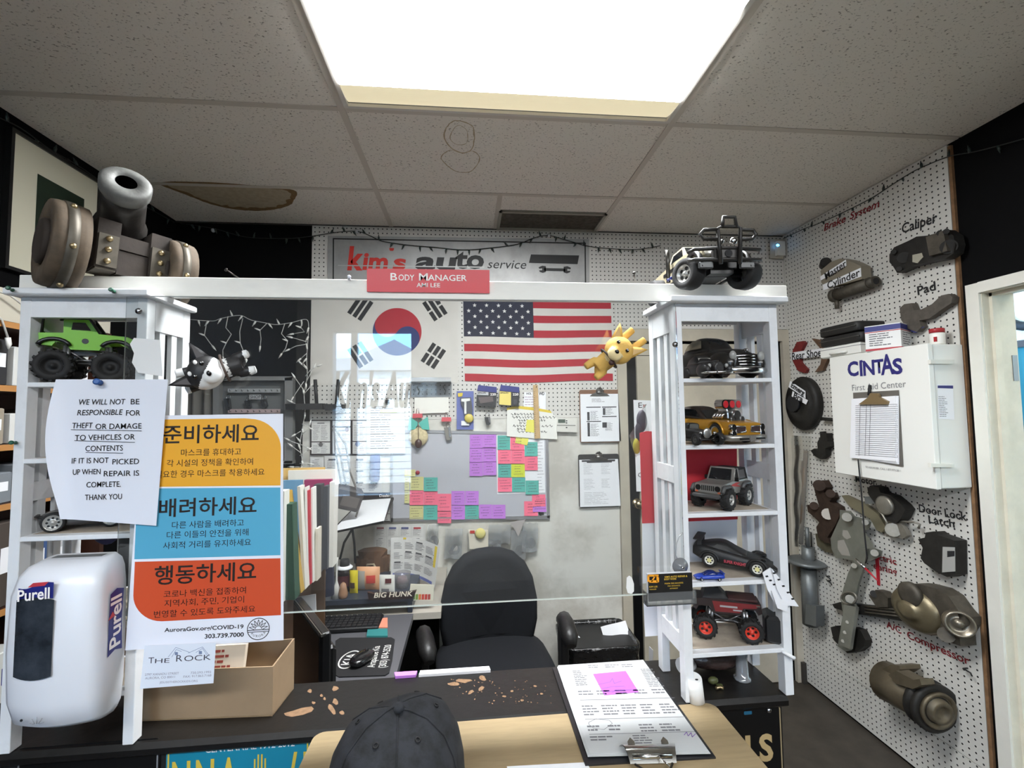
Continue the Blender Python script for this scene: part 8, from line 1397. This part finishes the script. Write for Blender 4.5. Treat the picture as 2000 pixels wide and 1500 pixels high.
# two flying dog figurines stuck to the screen
def dog(px, py, ang, hr, label, main, white_, tan, sc_=1.0, medal=None):
    """figurine lying along local x, head at -x end facing -y (towards the customer)"""
    q = YP(.925).p(px, py); t = thing('dog_figurine', label, 'figurine', T(*q) @ RZ(-q.x * .75) @ RY(rad(ang)) @ MX.Scale(sc_, 4)); b = B(); fl = .016 if medal else 0; HM = T(-.016, -.012, 0) @ RY(rad(hr)); HI = HM.inverted()
    b.tube([(-.005, .010, 0), (.02, .012, 0), (.045, .012, 0)], [.021, .021, .018], 16); b.ell((0, 0, 0), (.032, .026, .033), HM, 22, 14); b.ell((.014, -.021, 0), (.017, .012, .017), HM, 14, 10)
    for z, x2 in ((.013, .074), (-.014, .076)): b.tube([(.036, .012, z), (.050, .010, z * 1.25), (x2 - .011, .006, z * 1.3)], [.012, .010, .0085], 10)
    for z, dx in ((.011, -.066), (-.013, -.060)): b.tube([(-.008, .014, z), (-.036, .015, z * 1.3), (dx - fl, .012, z * 1.5)], [.011, .0095, .0085], 10)
    b.tube([(.044, .02, 0), (.052, .022, .008), (.046, .0225, .014)], [.007, .007, .005], 8)
    def reg(c, n):
        h = HI @ c; head = V((h.x / .034, h.y / .03, h.z / .035)).length < 1.06 or (h - V((.014, -.021, 0))).length < .021
        if head: return 1 if h.y < .004 and h.x > (.001 if white_ else .006) and (white_ or abs(h.z) < .017) else 0
        if not white_: return 0
        return 1 if c.x > .053 or c.x < -.052 or (.004 < c.x < .022 and c.y < .004) else 0
    blob('body', b, .0022, [main, tan or white_], reg, t, 5)
    for s in (-1, 1):
        e = B(); h0 = HM @ V((-.024, .0, s * .012)); h1 = HM @ V((-.002, .002, s * .031)); tip = HM @ V((-.046, -.004, s * .044)); y_ = V((0, .005, 0)); k = lambda p_, f: p_.lerp(tip, f)
        e.loft([[h0 - y_, h1 - y_, h1 + y_, h0 + y_], [k(h0, .55) - y_ * .8 + V((-.002, 0, 0)), k(h1, .55) - y_ * .8 + V((.001, 0, 0)), k(h1, .55) + y_ * .5, k(h0, .55) + y_ * .5], [k(h0, .97) - y_ * .2, k(h1, .97) - y_ * .2, k(h1, .97) + y_ * .2, k(h0, .97) + y_ * .2]], None, True); ea = obj('ear', e, main, t); y2 = V((0, -.0062, 0)); m_ = (h0 + h1) / 2; obj('inner_ear', B().add([m_.lerp(h0, .6) + y2, m_.lerp(h1, .6) + y2, tip.lerp(m_, .2) + y2 * .7], [(0, 1, 2)]), M('inner_ear_%d' % bool(medal), (206, 170, 110) if medal else (84, 80, 80), .6), ea)
        ey = obj('eye', B().ell(HM @ V((-.009, -.0248, s * .0135)), (.0042, .003, .0042), None, 12, 8), M('eye_black', (12, 10, 10), .1, coat=.6), t); obj('glint', B().ell(HM @ V((-.0102, -.0280, s * .0135 + .0012)), (.001, .0006, .001), None, 6, 5), wl, ey)
        if white_: obj('brow', B().ell(HM @ V((-.020, -.0198, s * .0115)), (.0034, .0022, .0044), None, 10, 6), white_, t)
    obj('nose', B().ell(HM @ V((.010, -.0335, 0)), (.0042, .003, .0052), None, 12, 8), M('nose_black', (14, 12, 12), .25), t)
    obj('collar', B().tube([V((.0155 if white_ else .012, -.001 + .0265 * cos(a), .0265 * sin(a))) for a in [2 * pi * k / 24 for k in range(24)]], .0024, 6, close=True), M('collar_dark', (50, 40, 36), .6) if medal else M('collar_brown', (76, 62, 54), .6), t)
    if medal: obj('tag', B().lathe([(.0066, 0), (.0066, .002), (.001, .0025)], 16, T(.016, -.027, .012) @ RX(pi / 2)), M('tag_brown', (70, 44, 38), .5), t)
    obj('suction_mount', B().cyl((.01, .018, 0), (.01, .0232, 0), .012), M('cup_rubber', (120, 122, 124), .15), t)
dk_ = M('dog_black', (38, 37, 38), .5); dwh = M('dog_white', (232, 232, 230), .5); dtn = M('dog_tan', (222, 178, 92), .75, bump=(260, .3)); dcr = M('dog_cream', (236, 214, 160), .75, bump=(260, .3))
dog(422, 724, -20, 40, 'black and white flying dog figurine on the left of the screen', dk_, dwh, None, .98)
dog(1197, 694, 143, -6, 'tan flying dog figurine with a brown tag on the right of the screen', dtn, None, dcr, .9, True)

# picture frame and bookcase on the left
XLw = XL + .002; P = PL((XL + .03, 0, 0), (1, 0, 0), (0, 1, 0)); ya, yb = 1.74, 2.115; za, zb = 2.17, 2.655
t = thing('framed_picture', 'framed picture with wide cream mat high on the black left wall', 'picture', T(XL, 1.93, za)); b = B()
for c, dd in (((XL + .013, ya - .006, (za + zb) / 2), (.024, .012, zb - za + .024)), ((XL + .013, yb + .006, (za + zb) / 2), (.024, .012, zb - za + .024)), ((XL + .013, (ya + yb) / 2, za - .006), (.024, yb - ya, .012)), ((XL + .013, (ya + yb) / 2, zb + .006), (.024, yb - ya, .012))): b.box(c, dd)
wobj('frame', b, M('frame_black', (18, 18, 18), .4), t); wobj('mat_board', B().box((XL + .011, (ya + yb) / 2, (za + zb) / 2), (.012, yb - ya, zb - za)), M('mat_cream', (206, 202, 180), .7), t); wobj('print', B().box((XL + .0178, (ya + yb) / 2 + .015, (za + zb) / 2 - .01), (.001, .21, .30)), M('print_green', (30, 48, 32), .5, noise=(5, .4)), t)
wobj('subject', B().box((XL + .0188, 1.93, 2.37), (.0008, .05, .03)).box((XL + .0188, 1.935, 2.395), (.0008, .02, .04)), M('print_rust', (84, 66, 46), .6), t); wobj('hook', B().box((XL + .02, 1.96, zb + .014), (.01, .014, .016)), ink, t)
bx0, bx1, by0, by1 = -1.62, -1.40, .95, 1.92; wd = M('bookcase_brown', (60, 32, 20), .5, noise=(8, .3), stretch=(1, .2, 1)); edg = M('bookcase_edge', (176, 124, 70), .5)
t = thing('bookcase', 'dark brown bookcase with light shelf edges behind the left tower', 'bookcase', T(-1.51, 1.43, 0)); wobj('back', B().box((bx0 + .006, (by0 + by1) / 2, .98), (.01, by1 - by0, 1.93)), wd, t)
for y in (by0, by1): wobj('side', B().box(((bx0 + bx1) / 2, y, .985), (bx1 - bx0, .02, 1.95)), wd, t)
for z in (.08, .42, .76, 1.06, 1.375, 1.555, 1.735, 1.93): s = wobj('shelf', B().box(((bx0 + bx1) / 2, (by0 + by1) / 2, z - .009), (bx1 - bx0 - .012, by1 - by0 - .022, .018)), wd, t); wobj('edge', B().box((bx1 - .003, (by0 + by1) / 2, z - .009), (.006, by1 - by0 - .022, .0182)), edg, s)
single('header_board', B().box((-1.43, 1.45, 1.985), (.02, 1.0, .1)), M('board_cream', (190, 184, 168), .6), 'cream board standing along the top of the bookcase', 'board')
k = 0
for z in (1.735, 1.555, 1.375, 1.06, .76):
    y = by0 + .04
    for j in range(9):
        k += 1; th = rnd.uniform(.05, .11); hh = rnd.uniform(.09, .15) if z > 1.2 else rnd.uniform(.16, .26); c = rnd.choice(((60, 84, 128), (186, 188, 190), (40, 40, 42), (150, 140, 124), (206, 206, 202), (70, 62, 56), (118, 124, 130)))
        nm_ = {(60, 84, 128): 'blue', (186, 188, 190): 'light grey', (40, 40, 42): 'black', (150, 140, 124): 'tan', (206, 206, 202): 'white', (70, 62, 56): 'brown', (118, 124, 130): 'grey'}[c]
        if y + th > by1 - .03: break
        o = single('storage_box', B().box((bx1 - .085, y + th / 2, z + hh / 2 + .0005), (.13, th - .006, hh), None, .003), M('stored_%d' % c[0], c, .6), '%s box, %s from the near end on the %s bookcase shelf' % (nm_, ('first', 'second', 'third', 'fourth', 'fifth', 'sixth', 'seventh', 'eighth', 'ninth')[j], {1.735: 'top', 1.555: 'second', 1.375: 'third', 1.06: 'fourth', .76: 'fifth'}[z]), 'box', 'boxes on the bookcase'); y += th + rnd.uniform(.0, .03)
        wobj('label_patch', B().box((bx1 - .0195, y - th / 2 - .01, z + hh * .55), (.001, th * .5, hh * .3)), paper_m if nm_ != 'white' else M('logo_navy', (34, 40, 118), .4), o)
b = B(); q = [V((-1.395, y_, z_)) for y_, z_ in ((1.40, 2.02), (1.45, 1.97), (1.50, 1.93), (1.52, 1.88))]; t = thing('bulb_string', 'white mini bulb wire hanging over the bookcase top', 'fairy lights', T(-1.395, 1.45, 1.9)); wobj('wire', B().tube(q, .003, 5).tube([q[0], q[0] + V((0, .12, -.01)), q[0] + V((0, .2, -.05))], .003, 5), ww, t); wobj('bulb', B().tube([q[-1], q[-1] + V((0, .004, -.02)), q[-1] + V((0, .004, -.035))], [.007, .007, .002], 6), bw_, t)
single('navy_cloth', B().ell(U(208, 1062, Y=1.25), (.035, .02, .05), None, 14, 10), M('cloth_navy', (28, 30, 66), .8, noise=(12, .3)), 'navy cloth bundle hanging behind the lowest shelf of the left tower', 'cloth'); o = bpy.data.objects['navy_cloth']; o.location = V((U(208, 1062, Y=1.13).x, 1.13, 1.35)); o.matrix_world = T(*o.location)

# beside and under the right tower
P = ZP(1.0225); q = P.p(1363, 1374); t = thing('foam_cylinder', 'white slanted foam cylinder with two holes at the foot of the right tower', 'cylinder', T(q.x, q.y + .004, 1.0225)); wht = M('foam_white', (234, 234, 232), .6); R_ = .0165
obj('body', B().loft([[V((R_ * cos(a), R_ * .75 * sin(a), .0003)) for a in [2 * pi * k / 22 for k in range(22)]], [V((R_ * cos(a) * .95 - .004, R_ * .75 * sin(a), .05 + .006 * sin(a))) for a in [2 * pi * k / 22 for k in range(22)]]], None, True), wht, t)
for x, y in ((-.009, .003), (-.001, -.004)): obj('hole', B().ell((x, y, .0505 + y * .5), (.0035, .0028, .0008), None, 10, 5), ink, t)
single('plastic_wrapped_bundle', B().ell((U(1408, 1310, Y=1.06).x, 1.075, 1.05), (.075, .03, .0265), None, 22, 12), M('bundle_maroon', (74, 58, 54), .25, noise=(14, .5), bump=(26, .8, .01), coat=.4), 'dark plastic wrapped bundle lying under the bottom shelf of the right tower', 'bundle')
q = P.p(1456, 1332); t = thing('glass_cup', 'upside down clear grey cup under the bottom shelf of the right tower', 'cup', T(q.x, q.y + .012, 1.0225)); obj('cup', B().lathe([(.018, .0003), (.0185, .004), (.0135, .006), (.012, .05), (.018, .07), (.017, .071)], 18, None, True, False), CLEAR('cup_grey', (.62, .66, .7), .3, .05, 1.5), t)
q = P.p(1393, 1336); single('green_bits', B().ell((q.x, q.y, 1.0305), (.012, .008, .008), None, 10, 6).box((q.x + .008, q.y - .012, 1.0255), (.012, .006, .005)), M('bits_green', (74, 78, 44), .5), 'small olive green trinket behind the white foam cylinder', 'trinket'); q = P.p(1404, 1347); single('brass_bits', B().tube([V((q.x - .006, q.y, 1.026)), V((q.x + .004, q.y + .003, 1.026)), V((q.x + .010, q.y - .002, 1.026))], .0032, 7), bz_, 'brass bit beside the olive trinket', 'trinket')
q = P.p(1302, 1300); single('white_roll', B().cyl((q.x + .02, 1.06, 1.0415), (q.x + .045, 1.075, 1.0415), .0185, n=18), paper_m, 'white paper roll standing behind the front post of the right tower', 'roll')
# price tag bundle on the right tower's outer post, little white hook
P = YP(.9575); t = thing('price_tags', 'bundle of white printed price tags hanging on the outer post of the right tower', 'tags', P.m(1525, 1190)); 
for k, q in enumerate(([(1488, 1118), (1503, 1108), (1530, 1165), (1512, 1180), (1497, 1150)], [(1503, 1108), (1516, 1124), (1556, 1182), (1530, 1180), (1514, 1150)], [(1500, 1150), (1512, 1160), (1534, 1176), (1528, 1190), (1512, 1184)])):
    w_ = wobj('tag', P.panel(B(), q, .002, .001 + .004 * k), paper_m, t); b = B(); PP_ = YP(.9575 - .0032 - .004 * k)
    for i in range(5 if k < 2 else 0): x, y = q[0][0] + (q[2][0] - q[0][0]) * (.12 + .17 * i) + (2 if k == 0 else 0), q[0][1] + (q[2][1] - q[0][1]) * (.14 + .17 * i); PP_.flat(b, [(x - 1, y), (x + 4, y - 1), (x + 6, y + 2), (x + 1, y + 3)], .0004); 
    if k < 2: wobj('print', b, ink, w_)
q = YP(.955).p(1536, 1277); single('white_hook', B().tube([q + V((-.006, .006, .002)), q, q + V((.008, -.004, -.004)), q + V((.014, -.004, -.008))], [.003, .0035, .0035, .0045], 8), M('hook_white', (236, 236, 236), .3), 'small white hook on the outer post of the right tower', 'hook')
q = YP(.956)
single('strap_cord', B().tube([q.p(1334, 1040), q.p(1326, 1048), q.p(1321, 1062), q.p(1320, 1085), q.p(1327, 1098)], .0012, 5), M('clip_clear', (188, 190, 192), .1), 'thin clear cord above the suction cup on the right tower', 'cord')
single('sticker', XPR(.4475).panel(B(), [(1268, 1262), (1276, 1270), (1275, 1298), (1268, 1290)], .0008), M('sticker_bw', (170, 170, 170), .5), 'small grey sticker low on the side of the right tower', 'sticker')
